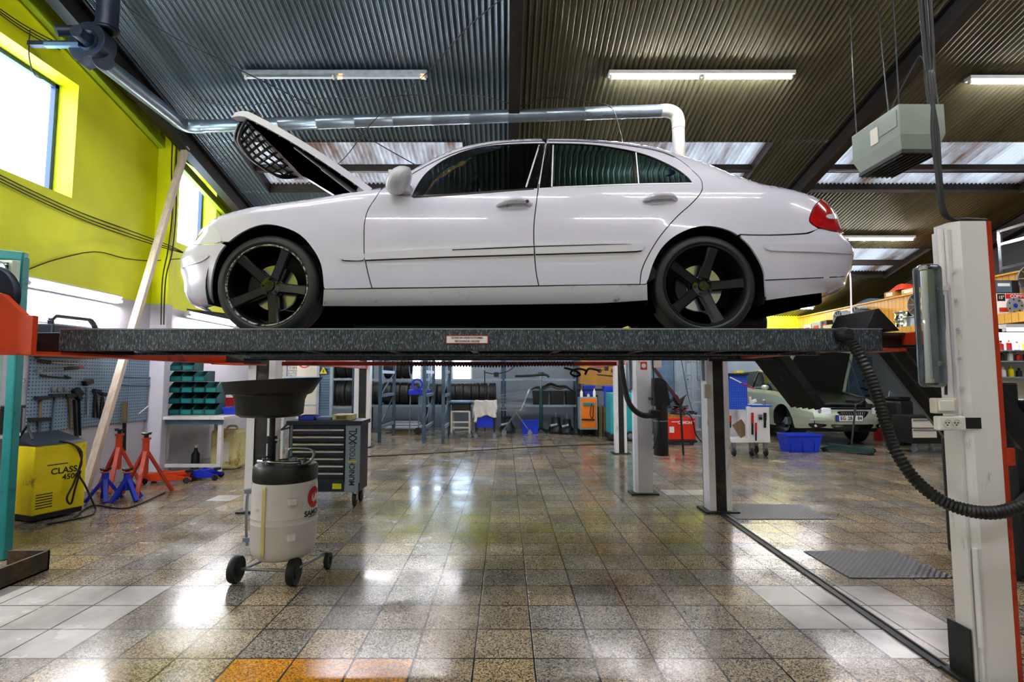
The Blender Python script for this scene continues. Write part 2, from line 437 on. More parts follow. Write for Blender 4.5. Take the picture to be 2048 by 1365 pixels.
# ---- painted block walls
def wall_mat(name, upper, lower, split, blk=True):
    m, nt, b = nt_new(name); N_ = nt.nodes.new; L_ = nt.links.new
    tc = N_('ShaderNodeTexCoord'); sp_ = N_('ShaderNodeSeparateXYZ'); L_(tc.outputs['Object'], sp_.inputs[0])
    gt = N_('ShaderNodeMath'); gt.operation = 'GREATER_THAN'; gt.inputs[1].default_value = split; L_(sp_.outputs[2], gt.inputs[0])
    mx = N_('ShaderNodeMix'); mx.data_type = 'RGBA'; L_(gt.outputs[0], mx.inputs[0]); mx.inputs[6].default_value = lower; mx.inputs[7].default_value = upper
    n = N_('ShaderNodeTexNoise'); n.inputs['Scale'].default_value = 1.6; n.inputs['Detail'].default_value = 8; L_(tc.outputs['Object'], n.inputs[0])
    cr = N_('ShaderNodeValToRGB'); cr.color_ramp.elements[0].position = .35; cr.color_ramp.elements[1].position = .62
    cr.color_ramp.elements[0].color = (0.86, 0.86, 0.86, 1); cr.color_ramp.elements[1].color = (1, 1, 1, 1); L_(n.outputs['Fac'], cr.inputs[0])
    mu = N_('ShaderNodeMix'); mu.data_type = 'RGBA'; mu.blend_type = 'MULTIPLY'; mu.inputs[0].default_value = 1
    L_(mx.outputs[2], mu.inputs[6]); L_(cr.outputs[0], mu.inputs[7]); L_(mu.outputs[2], b.inputs['Base Color'])
    cb = N_('ShaderNodeCombineXYZ'); ad = N_('ShaderNodeMath'); L_(sp_.outputs[0], ad.inputs[0]); L_(sp_.outputs[1], ad.inputs[1])
    L_(ad.outputs[0], cb.inputs[0]); L_(sp_.outputs[2], cb.inputs[1])
    br = N_('ShaderNodeTexBrick'); br.inputs['Scale'].default_value = 1.0; br.inputs['Brick Width'].default_value = 0.6; br.inputs['Row Height'].default_value = 0.2
    br.inputs['Mortar Size'].default_value = 0.006; L_(cb.outputs[0], br.inputs[0])
    bp = N_('ShaderNodeBump'); bp.inputs['Strength'].default_value = 0.25; bp.inputs['Distance'].default_value = 0.004; bp.invert = True
    L_(br.outputs['Fac'], bp.inputs['Height']); L_(bp.outputs[0], b.inputs['Normal'])
    b.inputs['Roughness'].default_value = 0.55
    M[name] = m
YEL = hexc('EAF000'); WHT = hexc('C9C8D2')
wall_mat('wall_yellow', YEL, WHT, 2.5)
wall_mat('wall_back', hexc('E6EC00'), hexc('7F8C99'), 2.45)
wall_mat('wall_front', hexc('D3D800'), hexc('DCDBE0'), 3.6)
wall_mat('wall_dark', hexc('2A2A2C'), hexc('8C949A'), 2.3)

# wall plane with rectangular openings cut out (holes as list of (a0,a1,z0,z1))
def wall_cells(mb, fn, a0, a1, ztop, holes, da=0.5):
    As = sorted(set([a0, a1] + [h for q in holes for h in q[:2]])); Zs = [0.0] + sorted(set([h for q in holes for h in q[2:]]))
    for i in range(len(As) - 1):
        p, q = As[i], As[i + 1]
        cells = Zs + [None]
        for k in range(len(cells) - 1):
            z0, z1 = cells[k], cells[k + 1]
            if z1 is not None and any(h[0] <= p + 1e-6 and q - 1e-6 <= h[1] and h[2] <= z0 + 1e-6 and z1 - 1e-6 <= h[3] for h in holes): continue
            t0, t1 = (z1, z1) if z1 is not None else (ztop(p), ztop(q))
            mb.add([fn(p, z0), fn(q, z0), fn(q, t1), fn(p, t0)], [(0, 1, 2, 3)])
W1 = (3.6, PX(158, 170, XL).y, 3.66, 5.12); W2 = (8.2, PX(435, 358, XL).y, 3.66, 5.05)
W1 = (3.6, PX(158, 170, XL).y, PX(147, 398, XL).z, PX(158, 172, XL).z)
W2 = (PX(358, 400, XL).y, PX(435, 358, XL).y, W1[2], W1[3] - 0.05)
rz_in = lambda y: roofz(y) + 0.06
mb = MB(); wall_cells(mb, lambda a, z: Vector((XL, a, z)), YF, YB, rz_in, [W1, W2])
mb2 = MB()
for mbx in (mb,):
    # split at the ridge is covered by the cell edges
    pass
# extra triangle to the ridge
mb.add([Vector((XL, YF, roofz(YF))), Vector((XL, 3.6, roofz(3.6))), Vector((XL, 0, ROOF0 + 0.06))], [(0, 1, 2)])
D = 0.30
for (a0, a1, z0, z1) in (W1, W2):
    for A, B in (((a0, z0), (a1, z0)), ((a1, z0), (a1, z1)), ((a1, z1), (a0, z1)), ((a0, z1), (a0, z0))):
        mb.add([Vector((XL, A[0], A[1])), Vector((XL, B[0], B[1])), Vector((XL - D, B[0], B[1])), Vector((XL - D, A[0], A[1]))], [(0, 1, 2, 3)])
struct('wall_left', mb, 'wall_yellow')
mk('frame_blue', '2C3C78', 0.4, var=0.1)
for k, (a0, a1, z0, z1) in enumerate((W1, W2)):
    mb = MB(); x = XL - D + 0.03; w = 0.05
    mb.box((x - .03, a0, z0), (x + .03, a1, z0 + w)); mb.box((x - .03, a0, z1 - w), (x + .03, a1, z1))
    mb.box((x - .03, a0, z0), (x + .03, a0 + w, z1)); mb.box((x - .03, a1 - w, z0), (x + .03, a1, z1))
    wo = struct('window_%d' % (k + 1), mb, 'frame_blue')
    pn = MB(); pn.add([(x, a0 + w, z0 + w), (x, a1 - w, z0 + w), (x, a1 - w, z1 - w), (x, a0 + w, z1 - w)], [(0, 1, 2, 3)])
    p_ = pn.build('pane', 'window_pane', wo)
# wall pillar
mb = MB(); mb.box((XL, PX(318, 948, -5.0).y, 0), (-5.0, 7.62, roofz(7.5) - .05)); struct('trim_1', mb, 'wall_yellow', bevel=0.01)
# back wall with windows
BW = [(P(823, 750, YB).x, P(843, 750, YB).x, 1.35, 2.1), (P(862, 750, YB).x, P(885, 750, YB).x, 1.35, 2.1), (P(904, 750, YB).x, P(944, 750, YB).x, 1.35, 2.1)]
mb = MB(); wall_cells(mb, lambda a, z: Vector((a, YB, z)), XL, XR, lambda a: roofz(YB) + .06, BW)
struct('wall_back', mb, 'wall_back')
for k, (a0, a1, z0, z1) in enumerate(BW):
    mb = MB(); w = 0.04
    mb.box((a0, YB, z0), (a1, YB + .06, z0 + w)); mb.box((a0, YB, z1 - w), (a1, YB + .06, z1)); mb.box((a0, YB, z0), (a0 + w, YB + .06, z1)); mb.box((a1 - w, YB, z0), (a1, YB + .06, z1))
    wo = struct('window_%d' % (k + 3), mb, 'white_paint')
    pn = MB(); pn.add([(a0, YB + .03, z0), (a1, YB + .03, z0), (a1, YB + .03, z1), (a0, YB + .03, z1)], [(0, 1, 2, 3)]); pn.build('pane', 'window_pane', wo)
# right gable + front wall
mb = MB(); mb.add([(XR, YF, 0), (XR, YB, 0), (XR, YB, roofz(YB) + .06), (XR, 0, ROOF0 + .06), (XR, YF, roofz(YF) + .06)], [(0, 1, 2, 3, 4)]); struct('wall_right', mb, 'wall_dark')
FW = [(-4.4, -0.6, 0.0, 3.4), (1.0, 4.8, 0.0, 3.4)]
mb = MB(); wall_cells(mb, lambda a, z: Vector((a, YF, z)), XL, XR, lambda a: roofz(YF) + .06, FW); struct('wall_front', mb, 'wall_front')
for k, (a0, a1, z0, z1) in enumerate(FW):
    mb = MB()
    for q in range(6):
        za, zb_ = z0 + (z1 - z0) * q / 6, z0 + (z1 - z0) * (q + 1) / 6 - .01
        mb.box((a0, YF - .08, za), (a1, YF - .03, zb_))
    struct('door_%d' % (k + 1), mb, 'white_paint')

# ---- corrugated roof
def roof_mat(name, col, metal, rough, dirt, damt):
    m, nt, b = nt_new(name); N_ = nt.nodes.new; L_ = nt.links.new
    tc = N_('ShaderNodeTexCoord')
    n = N_('ShaderNodeTexNoise'); n.inputs['Scale'].default_value = 1.2; n.inputs['Detail'].default_value = 8; n.inputs['Roughness'].default_value = .65; L_(tc.outputs['Object'], n.inputs[0])
    mp = N_('ShaderNodeMapping'); mp.inputs['Scale'].default_value = (1, .25, .25); L_(tc.outputs['Object'], mp.inputs[0]); L_(mp.outputs[0], n.inputs[0])
    cr = N_('ShaderNodeValToRGB'); cr.color_ramp.elements[0].position = .42 - .25 * (1 - damt); cr.color_ramp.elements[1].position = .60
    cr.color_ramp.elements[0].color = dirt; cr.color_ramp.elements[1].color = col; L_(n.outputs['Fac'], cr.inputs[0])
    L_(cr.outputs[0], b.inputs['Base Color']); b.inputs['Metallic'].default_value = metal; b.inputs['Roughness'].default_value = rough
    M[name] = m; return m, nt, b, cr
roof_mat('roof_steel', hexc('748490'), 0.75, 0.25, hexc('54626C'), 0.6)
roof_mat('roof_olive', hexc('69664F'), 0.45, 0.33, hexc('47442F'), 0.6)
m, nt, b, cr = roof_mat('roof_light', hexc('B9B4B0'), 0.0, 0.5, hexc('5C4436'), 0.9)
tr = nt.nodes.new('ShaderNodeBsdfTranslucent'); nt.links.new(cr.outputs[0], tr.inputs[0])
mx = nt.nodes.new('ShaderNodeMixShader'); mx.inputs[0].default_value = 0.22
nt.links.new(b.outputs[0], mx.inputs[1]); nt.links.new(tr.outputs[0], mx.inputs[2]); nt.links.new(mx.outputs[0], nt.nodes['Material Output'].inputs[0])

RAF = [-4.93, 0.12, 5.16]          # rafters
WAVE = 0.076
sy0, sy1 = PR(800, 283).y, PR(800, 384).y
sy2, sy3 = 11.1, 12.5
def corr(mb, x0, x1, y0, y1, dz=0.0, amp=0.013, rows=1):
    nx = max(2, int(round((x1 - x0) / WAVE * 8)))
    xs = [x0 + (x1 - x0) * i / nx for i in range(nx + 1)]
    vs = []; 
    for r in range(rows + 1):
        y = y0 + (y1 - y0) * r / rows
        for x in xs: vs.append(Vector((x, y, roofz(y) + dz + amp * math.sin(2 * PI * x / WAVE))))
    fs = [(r * (nx + 1) + i, r * (nx + 1) + i + 1, (r + 1) * (nx + 1) + i + 1, (r + 1) * (nx + 1) + i) for r in range(rows) for i in range(nx)]
    mb.add(vs, fs)
SKY = [(PR(590, 330).x - 0.75, PR(925, 285).x), (PR(1085, 300).x + .1, PR(1545, 285).x), (PR(1690, 310).x - .25, 9.4)]
XMID = 0.114
for (xa_, xb_, nm_, mt_, skies) in ((XL, XMID, 'ceiling', 'roof_steel', SKY[:1]), (XMID, XR, 'ceiling_right', 'roof_olive', SKY[1:])):
    mb = MB()
    for (p, q) in ((YF, 0.0), (0.0, sy0), (sy1, sy2), (sy3, YB)): corr(mb, xa_, xb_, p, q)
    xs = [xa_] + [q for s_ in skies for q in s_] + [xb_]
    for k in range(0, len(xs), 2):
        corr(mb, xs[k], xs[k + 1], sy0, sy1); corr(mb, xs[k], xs[k + 1], sy2, sy3)
    struct(nm_, mb, mt_, smooth=60, recalc=False)
mb = MB()
for (a, c) in SKY:
    for (p, q) in ((sy0, sy1), (sy2, sy3)): corr(mb, a - .05, c + .05, p - .05, q + .05, dz=0.16, amp=0.018)
struct('ceiling_skylight', mb, 'roof_light', smooth=60, recalc=False)
mk('purlin_brown', '2A1F18', 0.6, var=0.3)
mb = MB()
for (a, c) in SKY:
    for (p, q) in ((sy0, sy1), (sy2, sy3)):
        for x in (a, c): mb.add([(x, p, roofz(p) - .03), (x, q, roofz(q) - .03), (x, q, roofz(q) + .2), (x, p, roofz(p) + .2)], [(0, 1, 2, 3)])
        for y in (p, q): mb.add([(a, y, roofz(y) - .015), (c, y, roofz(y) - .015), (c, y, roofz(y) + .2), (a, y, roofz(y) + .2)], [(0, 1, 2, 3)])
        ym = (p + q) / 2 + .12
        mb.box((a, ym - .04, roofz(ym) + .02), (c, ym + .04, roofz(ym) + .14))
struct('trim_2', mb, 'purlin_brown')
mk('rafter_paint', '14100F', 0.5, 0.1, var=0.3, dirt='301812', dirt_amt=0.3)
def rafter(x, name):
    mb = MB()
    for sgn, ye in ((1, YB), (-1, -YF)):
        for w, z0, z1 in ((.15, .0, .015), (.012, .015, .29), (.15, .29, .305)):
            a, c = Vector((x, 0, ROOF0 - .02 - z1)), Vector((x, 0, ROOF0 - .02 - z0))
            vs = []
            for y in (0.0, ye):
                for dx in (-w / 2, w / 2):
                    for zz in (z1, z0): vs.append(Vector((x + dx, sgn * y, roofz(y) - .02 - zz)))
            mb.add(vs, [(0, 1, 3, 2), (4, 6, 7, 5), (0, 4, 5, 1), (2, 3, 7, 6), (0, 2, 6, 4), (1, 5, 7, 3)])
    o = struct(name, mb, 'rafter_paint')
for k, x in enumerate(RAF + [10.1]): rafter(x, 'trim_%d' % (k + 3))
# pale green wall plate that follows the left gable under the roof
mk('plate_green', '9BB020', 0.5, var=0.1)
mb = MB(); mb.beam((XL + .06, 0.3, roofz(0.3) - .30), (XL + .06, YB - .1, roofz(YB - .1) - .30), .08, .13); struct('trim_8', mb, 'plate_green')
# eave gutter beam at the back, white
mb = MB(); mb.box((XL, YB - .12, 2.38), (P(1600, 650, YB).x, YB, 2.46)); struct('trim_9', mb, 'rack_light')

# ================================================================== LAMPS
def tube_lamp(p, q, lit=True, label='', group=None, warm=False, r=0.014, hood=True, drop=(0, 0, -1), name='ceiling_lamp'):
    p = Vector(p); q = Vector(q); c = (p + q) / 2
    t = thing(name, label, 'lamp', c, 0, group)
    up = -Vector(drop)
    d = (q - p).normalized()
    mb = MB(); mb.beam(p + up * .035, q + up * .035, .11, .05, up=up); mb.build('housing', 'galv' if not lit else 'white_paint', t, bevel=.004)
    n = 1 if (q - p).length < 1.6 else 2
    for k in range(n):
        a = p.lerp(q, k / n) + d * .03; b_ = p.lerp(q, (k + 1) / n) - d * .03
        mb = MB(); mb.tube([a - up * .02, b_ - up * .02], r if lit else r, n=10); mb.build('tube', 'tube_on' if lit else 'tube_off', t, smooth=60)
        for e_ in (a, b_): mb = MB(); mb.beam(e_ - up * .005 - d * .012, e_ - up * .005 + d * .012, .04, .06, up=up); mb.build('end_cap', 'ivory', t)
        if warm and k == 1:
            mb = MB(); mb.tube([a - up * .02, a - up * .02 + d * .06], r * 1.15, n=10); mb.build('electrode_glow', 'tube_warm', t); mb = MB(); mb.tube([b_ - up * .02 - d * .06, b_ - up * .02], r * 1.15, n=10); mb.build('electrode_glow', 'tube_warm', t)
    return t
def roof_lamp(px0, px1, py, **k):
    a = PR(px0, py, .09); b_ = PR(px1, py, .09); y = (a.y + b_.y) / 2; z = roofz(y) - .09
    return tube_lamp((a.x, y, z), (b_.x, y, z), drop=(0, 0, -1), **k)
G = 'fluorescent batten lamps under the corrugated roof'
roof_lamp(487, 855, 153, lit=False, warm=True, label='unlit twin fluorescent batten lamp with an orange glow at its right end', group=G)
roof_lamp(1217, 1588, 153, label='brightly lit twin fluorescent lamp above the car roof, middle bay', group=G)
roof_lamp(1935, 2300, 163, label='lit fluorescent lamp cut by the right edge of the photo', group=G)
roof_lamp(1560, 1828, 478, label='lit fluorescent lamp beside the red tail light of the white car', group=G)
roof_lamp(1440, 1628, 616, label='small far lit fluorescent lamp above the yellow back wall', group=G)
for (x, y, w_, lab) in ((2.65, 10.35, 1.25, 'unseen fill lamp added in the middle bay behind the white car'), (-2.4, 10.35, 1.25, 'unseen fill lamp added in the left bay behind the white car'), (-2.4, 13.2, 1.25, 'unseen fill lamp added over the tyre racks at the back of the left bay')):
    tube_lamp((x - w_, y, roofz(y) - .12), (x + w_, y, roofz(y) - .12), label=lab, group=G)  # unseen battens added to brighten the dark back half
# unseen battens added above and behind the camera to light the hall
for (x, y) in ((-3.6, .5), (-.2, .5), (3.2, .5), (-2.6, 2.2), (2.6, 2.2), (7.2, .5), (7.2, 3.6), (-1.6, -2.6), (2.6, -2.6)):
    tube_lamp((x - 1.25, y, roofz(y) - .12), (x + 1.25, y, roofz(y) - .12), label='unseen fill lamp added under the roof over the front half of the hall', group='added fill lamps of the front half')
# wall lamps on the left wall
for (ya, yb) in ((3.0, 4.4), (.2, 1.6)): tube_lamp((XL + .1, ya, 2.44), (XL + .1, yb, 2.44), label='fill lamp added on the left wall outside the frame', group='added wall lamps outside the frame', drop=(0.85, 0, -.5), name='wall_lamp', r=.02)  # two unseen battens added to brighten the car and near post
for (a, c, y0_, lab) in ((50, 243, 600, 'glowing fluorescent lamp on the left wall above the pegboard'), (378, 478, 643, 'glowing fluorescent lamp on the left wall beyond the pillar')):
    A = PX(a, 600, XL + .1); B = PX(c, 600, XL + .1)
    z = 2.44
    tube_lamp((XL + .1, A.y, z), (XL + .1, B.y, z), label=lab, group='wall lamps', drop=(0.85, 0, -.5), name='wall_lamp', r=.02)
# ================================================================== WHITE SALOON ON THE LIFT
TB = 1.677                # top of the runways
YC = 4.165                # car centre line
mk('car_white', 'E0DFF0', 0.22, var=0.01, coat=1.0)
mk('car_sill', 'D6D7E0', 0.28, var=0.02, dirt='55565A', dirt_amt=0.02, coat=0.6)
M['tint'] = glass('tint', (0.6, 0.68, 0.68, 1), 0.02)
M['tint_rear'] = glass('tint_rear', (0.03, 0.12, 0.22, 1), 0.34, gcol=(.35, .7, 1, 1))  # tinted film; the blue of its reflections is put into the colours
mk('gloss_black', '05060A', 0.12, var=0.1, coat=0.6)
mk('lamp_red', 'B00A0A', 0.12, var=0.25, scale=25, coat=1.0)
mk('lamp_lens', 'E6E8F2', 0.1, var=0.03, coat=1.0)
mk('wheel_black', '05060A', 0.38, var=0.2, spec=0.35)
mk('liner_black', '010102', 1.0, var=0.3, spec=0.0)
mk('wheel_lip', '0C0D12', 0.2, 0.3, var=0.2, dirt='D8D8D8', dirt_amt=0.62, dirt_scale=45)
mk('trim_chrome', 'E4E6EA', 0.4, 0.5, var=.02)
mk('disc_metal', 'B9BBBE', 0.22, 1.0, var=0.08)
mk('seat_black', '24262B', 0.6, var=0.2)

def lerp_tab(tab, x):
    if x <= tab[0][0]: return tab[0][1]
    for (a, fa), (b_, fb) in zip(tab, tab[1:]):
        if x <= b_: return fa + (fb - fa) * (x - a) / (b_ - a)
    return tab[-1][1]
def smooth_tab(tab):     # Catmull-Rom through the table, evaluated linearly on a dense table
    pts = spline([(a, b_, 0) for a, b_ in tab], 8); return [(p.x, p.y) for p in pts]
SECT = smooth_tab([(0.10, .70), (.15, .775), (.19, .835), (.24, .868), (.32, .886), (.45, .899), (.60, .903), (.72, .896), (.82, .882), (.90, .862), (.96, .842), (1.0, .815),
                   (1.10, .757), (1.2, .705), (1.28, .662), (1.34, .630), (1.39, .598), (1.43, .56), (1.50, .50)])
OUT = [(388, 478), (399, 462), (417, 445), (437, 434), (465, 427.5), (505, 418), (556, 408), (630, 397.5), (681, 389), (729, 382), (763, 376),
       (789, 367), (828, 339), (868.5, 317.5), (909, 300), (953, 288.5), (1003, 281.5), (1057, 278.5), (1093, 278), (1155, 278.8), (1205, 281.5),
       (1253, 286.5), (1311, 296), (1352, 308.5), (1402, 324), (1453, 344.5), (1490, 358), (1523, 368), (1564, 374), (1604, 379), (1635, 384), (1646, 386.5)]
def z2x(px, py):
    w = .78
    for _ in range(12):
        p = P(px, py, YC - w); w = lerp_tab(SECT, p.z - TB) - .04
        if px < 780 or px > 1500: w = min(w, .82)
    return p
ztab = []
for p in spline([(a, b_, 0) for a, b_ in OUT], 4):
    q = z2x(p.x, p.y); ztab.append((q.x, q.z))
ztab.sort()
def ztop(X): return lerp_tab(ztab, X)
# nose and tail length by height, from the silhouettes of the bumpers
FX0, RX0 = -1.62, 1.40
FS = [(388, 478), (375, 497), (364, 513), (361, 524), (363, 541), (368, 559), (369, 584), (378, 605), (404, 618), (450, 630)]
RS = [(1648, 393), (1661, 410), (1672, 429), (1678, 455), (1684, 476), (1700, 497), (1703, 510), (1698, 543), (1690, 556), (1686, 577), (1670, 584)]
def lt(sil, x0, k):
    tab = []
    for px, py in sil:
        p = P(px, py, 3.52); r = abs(px - CX) / F * (p.y / (p.y * 1.0))
        d = ray(px, py); r = abs(d.x / d.y)
        L = (3.50 * r - abs(x0)) / k; tab.append((p.z - TB, L))
    tab.sort(); return tab
LF = lt(FS, FX0, .80); LR = lt(RS, RX0, .90)
def Lf(zr): return max(.12, lerp_tab(LF, zr))
def Lr(zr): return max(.3, lerp_tab(LR, zr))
def wbody(X, Z, roll=True):
    zr = Z - TB; w = lerp_tab(SECT, zr)
    if X < FX0 and zr < 1.0:
        a = min(1, (FX0 - X) / Lf(zr)); w *= (max(0, 1 - a ** 2.7)) ** (1 / 2.7)
    if X > RX0 and zr < 1.12:
        a = min(1, (X - RX0) / Lr(zr)); w *= (max(0, 1 - a ** 4)) ** .25
    if roll:
        r = .055 if X > FX0 else .04
        d = max(0.0, ztop(X) - Z)
        if d < r: w -= .8 * r * (1 - math.sqrt(max(0, 1 - ((r - d) / r) ** 2)))
    # wheel arch flares
    for wx in (-1.555, 1.303):
        rr = math.hypot(X - wx, Z - TB - .33)
        if .34 < rr < .50 and zr < .86: w += .010 * (1 - (rr - .34) / .16) 
    return max(w, 0.0)
def side(px, py):
    w = .88
    for _ in range(25):
        p = P(px, py, YC - w); w = .5 * w + .5 * wbody(p.x, p.z)
    return p.x, p.z
def S(pts, n=5, closed=False):
    """pixel polyline -> smooth (X,Z) polyline on the car side"""
    sp_ = spline([(a, b_, 0) for a, b_ in pts], n, closed)
    return [side(p.x, p.y) for p in sp_]
def inset(poly, d):
    n = len(poly); A = sum(poly[i][0] * poly[(i + 1) % n][1] - poly[(i + 1) % n][0] * poly[i][1] for i in range(n))
    sg = 1 if A > 0 else -1; out = []
    for i in range(n):
        a = Vector(poly[i - 1]); b_ = Vector(poly[i]); c = Vector(poly[(i + 1) % n])
        e1 = (b_ - a); e2 = (c - b_)
        if e1.length < 1e-7 or e2.length < 1e-7: out.append(tuple(b_)); continue
        n1 = Vector((-e1.y, e1.x)).normalized() * sg; n2 = Vector((-e2.y, e2.x)).normalized() * sg
        nn = (n1 + n2)
        if nn.length < 1e-3: out.append(tuple(b_)); continue
        nn.normalize(); k = d / max(.5, nn.dot(n1)); out.append((b_.x + nn.x * k, b_.y + nn.y * k))
    return out
def dedupe(poly, eps=1e-4):
    out = []
    for p in poly:
        if not out or math.hypot(p[0] - out[-1][0], p[1] - out[-1][1]) > eps: out.append(tuple(p))
    if math.hypot(out[0][0] - out[-1][0], out[0][1] - out[-1][1]) < eps: out.pop()
    return out
def pinpoly(x, y, poly):
    c = False; n = len(poly); j = n - 1
    for i in range(n):
        xi, yi = poly[i]; xj, yj = poly[j]
        if (yi > y) != (yj > y) and x < (xj - xi) * (y - yi) / (yj - yi) + xi: c = not c
        j = i
    return c
XS = [FX0 + i * .03 for i in range(int((RX0 - FX0) / .03) + 1)]
AS = [.03, .08, .14, .2, .27, .34, .41, .48, .55, .61, .67, .73, .78, .83, .87, .905, .935, .958, .975, .987, .995]
def skin(mb, poly, off=0.0, holes=(), ret=.018, sides=(1,), gap=.0035, wf=None, step=.028):
    """panel given as (X,Z) polygon, lifted on the car's side surface; each side of the car in turn"""
    wf = wf or wbody
    poly = dedupe(inset(dedupe(poly), gap)) if gap else dedupe(poly)
    allv = [Vector(p) for p in poly]; edges = [(i, (i + 1) % len(poly)) for i in range(len(poly))]
    hp = []
    for h in holes:
        k = len(allv); allv += [Vector(p) for p in h]; edges += [(k + i, k + (i + 1) % len(h)) for i in range(len(h))]; hp.append(h)
    x0, x1 = min(p[0] for p in poly), max(p[0] for p in poly); z0, z1 = min(p[1] for p in poly), max(p[1] for p in poly)
    z = z0 + step * .5; r = 0
    while z < z1:
        xs = [x + (r % 2) * .014 for x in XS] + [FX0 - a * Lf(z - TB) for a in AS] + [RX0 + a * Lr(z - TB) for a in AS]
        for x in xs:
            if x0 < x < x1 and pinpoly(x, z, poly) and not any(pinpoly(x, z, h) for h in hp):
                if min((x - p[0]) ** 2 + (z - p[1]) ** 2 for p in poly) > 1.2e-4: allv.append(Vector((x, z)))
        z += step; r += 1
    vo, eo, fo, ov, oe, of = geometry.delaunay_2d_cdt(allv, edges, [], 0, 1e-5)
    tris = []
    for f in fo:
        cx_ = sum(vo[i].x for i in f) / len(f); cz = sum(vo[i].y for i in f) / len(f)
        if pinpoly(cx_, cz, poly) and not any(pinpoly(cx_, cz, h) for h in hp): tris.append(f)
    for s_ in sides:
        vs = [Vector((v.x, YC - s_ * (wf(v.x, v.y) + off), v.y)) for v in vo]
        mb.add(vs, tris)
        if ret:
            for ring in [poly] + list(hp):
                n = len(ring)
                a = [Vector((x, YC - s_ * (wf(x, z) + off), z)) for x, z in ring]; b_ = [Vector((x, YC - s_ * max(0, wf(x, z) + off - ret), z)) for x, z in ring]
                mb.add(a + b_, [(i, (i + 1) % n, (i + 1) % n + n, i + n) for i in range(n)])
    return mb
car = thing('saloon_car', 'white four-door saloon with open bonnet and black wheels, raised on the lift', 'car', (-.12, YC, TB))

# ---- key curves (pixels)
gapA = [(763, 378), (750.6, 397), (737, 418), (730, 440), (728, 462), (728, 490), (728.8, 510), (735, 543), (744, 577)]            # fender | front door
gapB = [(1093, 281), (1086, 320), (1081, 345), (1076, 381), (1071, 420), (1068, 449), (1067.5, 480), (1069, 509), (1072, 543), (1077.5, 572)]
gapC = [(1383, 340), (1398, 354), (1404.5, 368), (1402, 385), (1382, 408.5), (1352, 435.5), (1318, 476), (1294, 516), (1283, 543), (1280, 569)]
archF = [(647, 599), (646, 566), (641, 530), (626, 500), (600, 471), (564, 454.6), (527, 450), (490.5, 462), (457.5, 485), (437, 511), (425, 548), (422.7, 584), (427, 610)]
archR = [(1532, 602), (1530, 577), (1527, 543), (1513, 513), (1493, 486), (1463, 464), (1424, 453.5), (1389, 456), (1352, 472), (1325, 496), (1308, 526), (1298, 557), (1294, 569), (1295, 599)]
OUTC = lambda a, b_: [(p.x, p.y) for p in spline([(q[0], q[1], 0) for q in OUT], 3) if a <= p.x <= b_]
def top(a, b_):
    """roof / bonnet edge between two world X"""
    return [(x, z) for x, z in ztab if a <= x <= b_]
sA = S(gapA); sB = S(gapB); sC = S(gapC); sF = S(archF); sR = S(archR)
door_low = S([(744, 577), (900, 575), (1077.5, 572), (1180, 570.5), (1280, 569)])
dlF = [p for p in door_low if p[0] <= sB[-1][0] + 1e-4]; dlR = [p for p in door_low if p[0] >= sB[-1][0] - 1e-4]
dlo = S([(822, 395), (833, 372), (848, 350), (866, 334), (892, 317), (930, 301.5), (969, 292.5), (1020, 288), (1080, 286.3), (1150, 287), (1195, 290), (1240, 296.5), (1275, 304), (1312, 316.5), (1350, 335), (1375, 353), (1386, 366)], 3)
dlo_bot = S([(1386, 366.5), (1277, 368), (1180, 371.5), (1105, 375), (1010, 381), (920, 388), (822, 395)], 3)
DLO = dedupe(dlo + dlo_bot[1:-1])

# front fender: bonnet edge, door gap, sill, arch, bumper gap
noseTopX = S([(388, 478)])[0][0]
hl = S([(389, 488), (395, 470), (405, 457), (425, 452), (440, 468), (441, 484), (415, 488)], 3, True)
bump_gap = S([(441, 484), (425, 486.5), (405, 488), (389, 488)], 3)
bgF = bump_gap[-1][1]
fender = top(ztab[0][0], sA[0][0]) + sA + S([(742, 577), (700, 578), (647, 579)], 3)
fender += [p for p in sF if p[1] > fender[-1][1]][0:]
# cut the arch curve at the height of the bumper gap on the front side
af = [p for p in sF]; mid = max(range(len(af)), key=lambda i: af[i][1])
arch_back = af[:mid + 1]; arch_front = af[mid:]
gapz = side(441, 484)[1]
fender = top(-9, sA[0][0]) + sA[1:] + S([(735, 577.3), (700, 578), (649, 579)], 3) + [p for p in arch_back if p[1] > side(649, 579)[1]] + [p for p in arch_front[1:] if p[1] > gapz - .02] + S([(441, 484), (425, 486.5), (405, 488), (390, 488)], 3)
nz = side(390, 488)[1]
def nose_curve(z0, z1, n=14): return [(FX0 - Lf(z0 + (z1 - z0) * i / n - TB) * .999, z0 + (z1 - z0) * i / n) for i in range(n + 1)]
def tail_curve(z0, z1, n=14): return [(RX0 + Lr(z0 + (z1 - z0) * i / n - TB) * .999, z0 + (z1 - z0) * i / n) for i in range(n + 1)]
zt0 = ztab[0][1]
fender += nose_curve(nz, zt0, 8)
skin(MB(), fender).build('front_fender', 'car_white', car, smooth=50)
# headlamp glass
skin(MB(), hl, off=.004, gap=0, ret=.01).build('headlamp', 'lamp_lens', car, smooth=50)
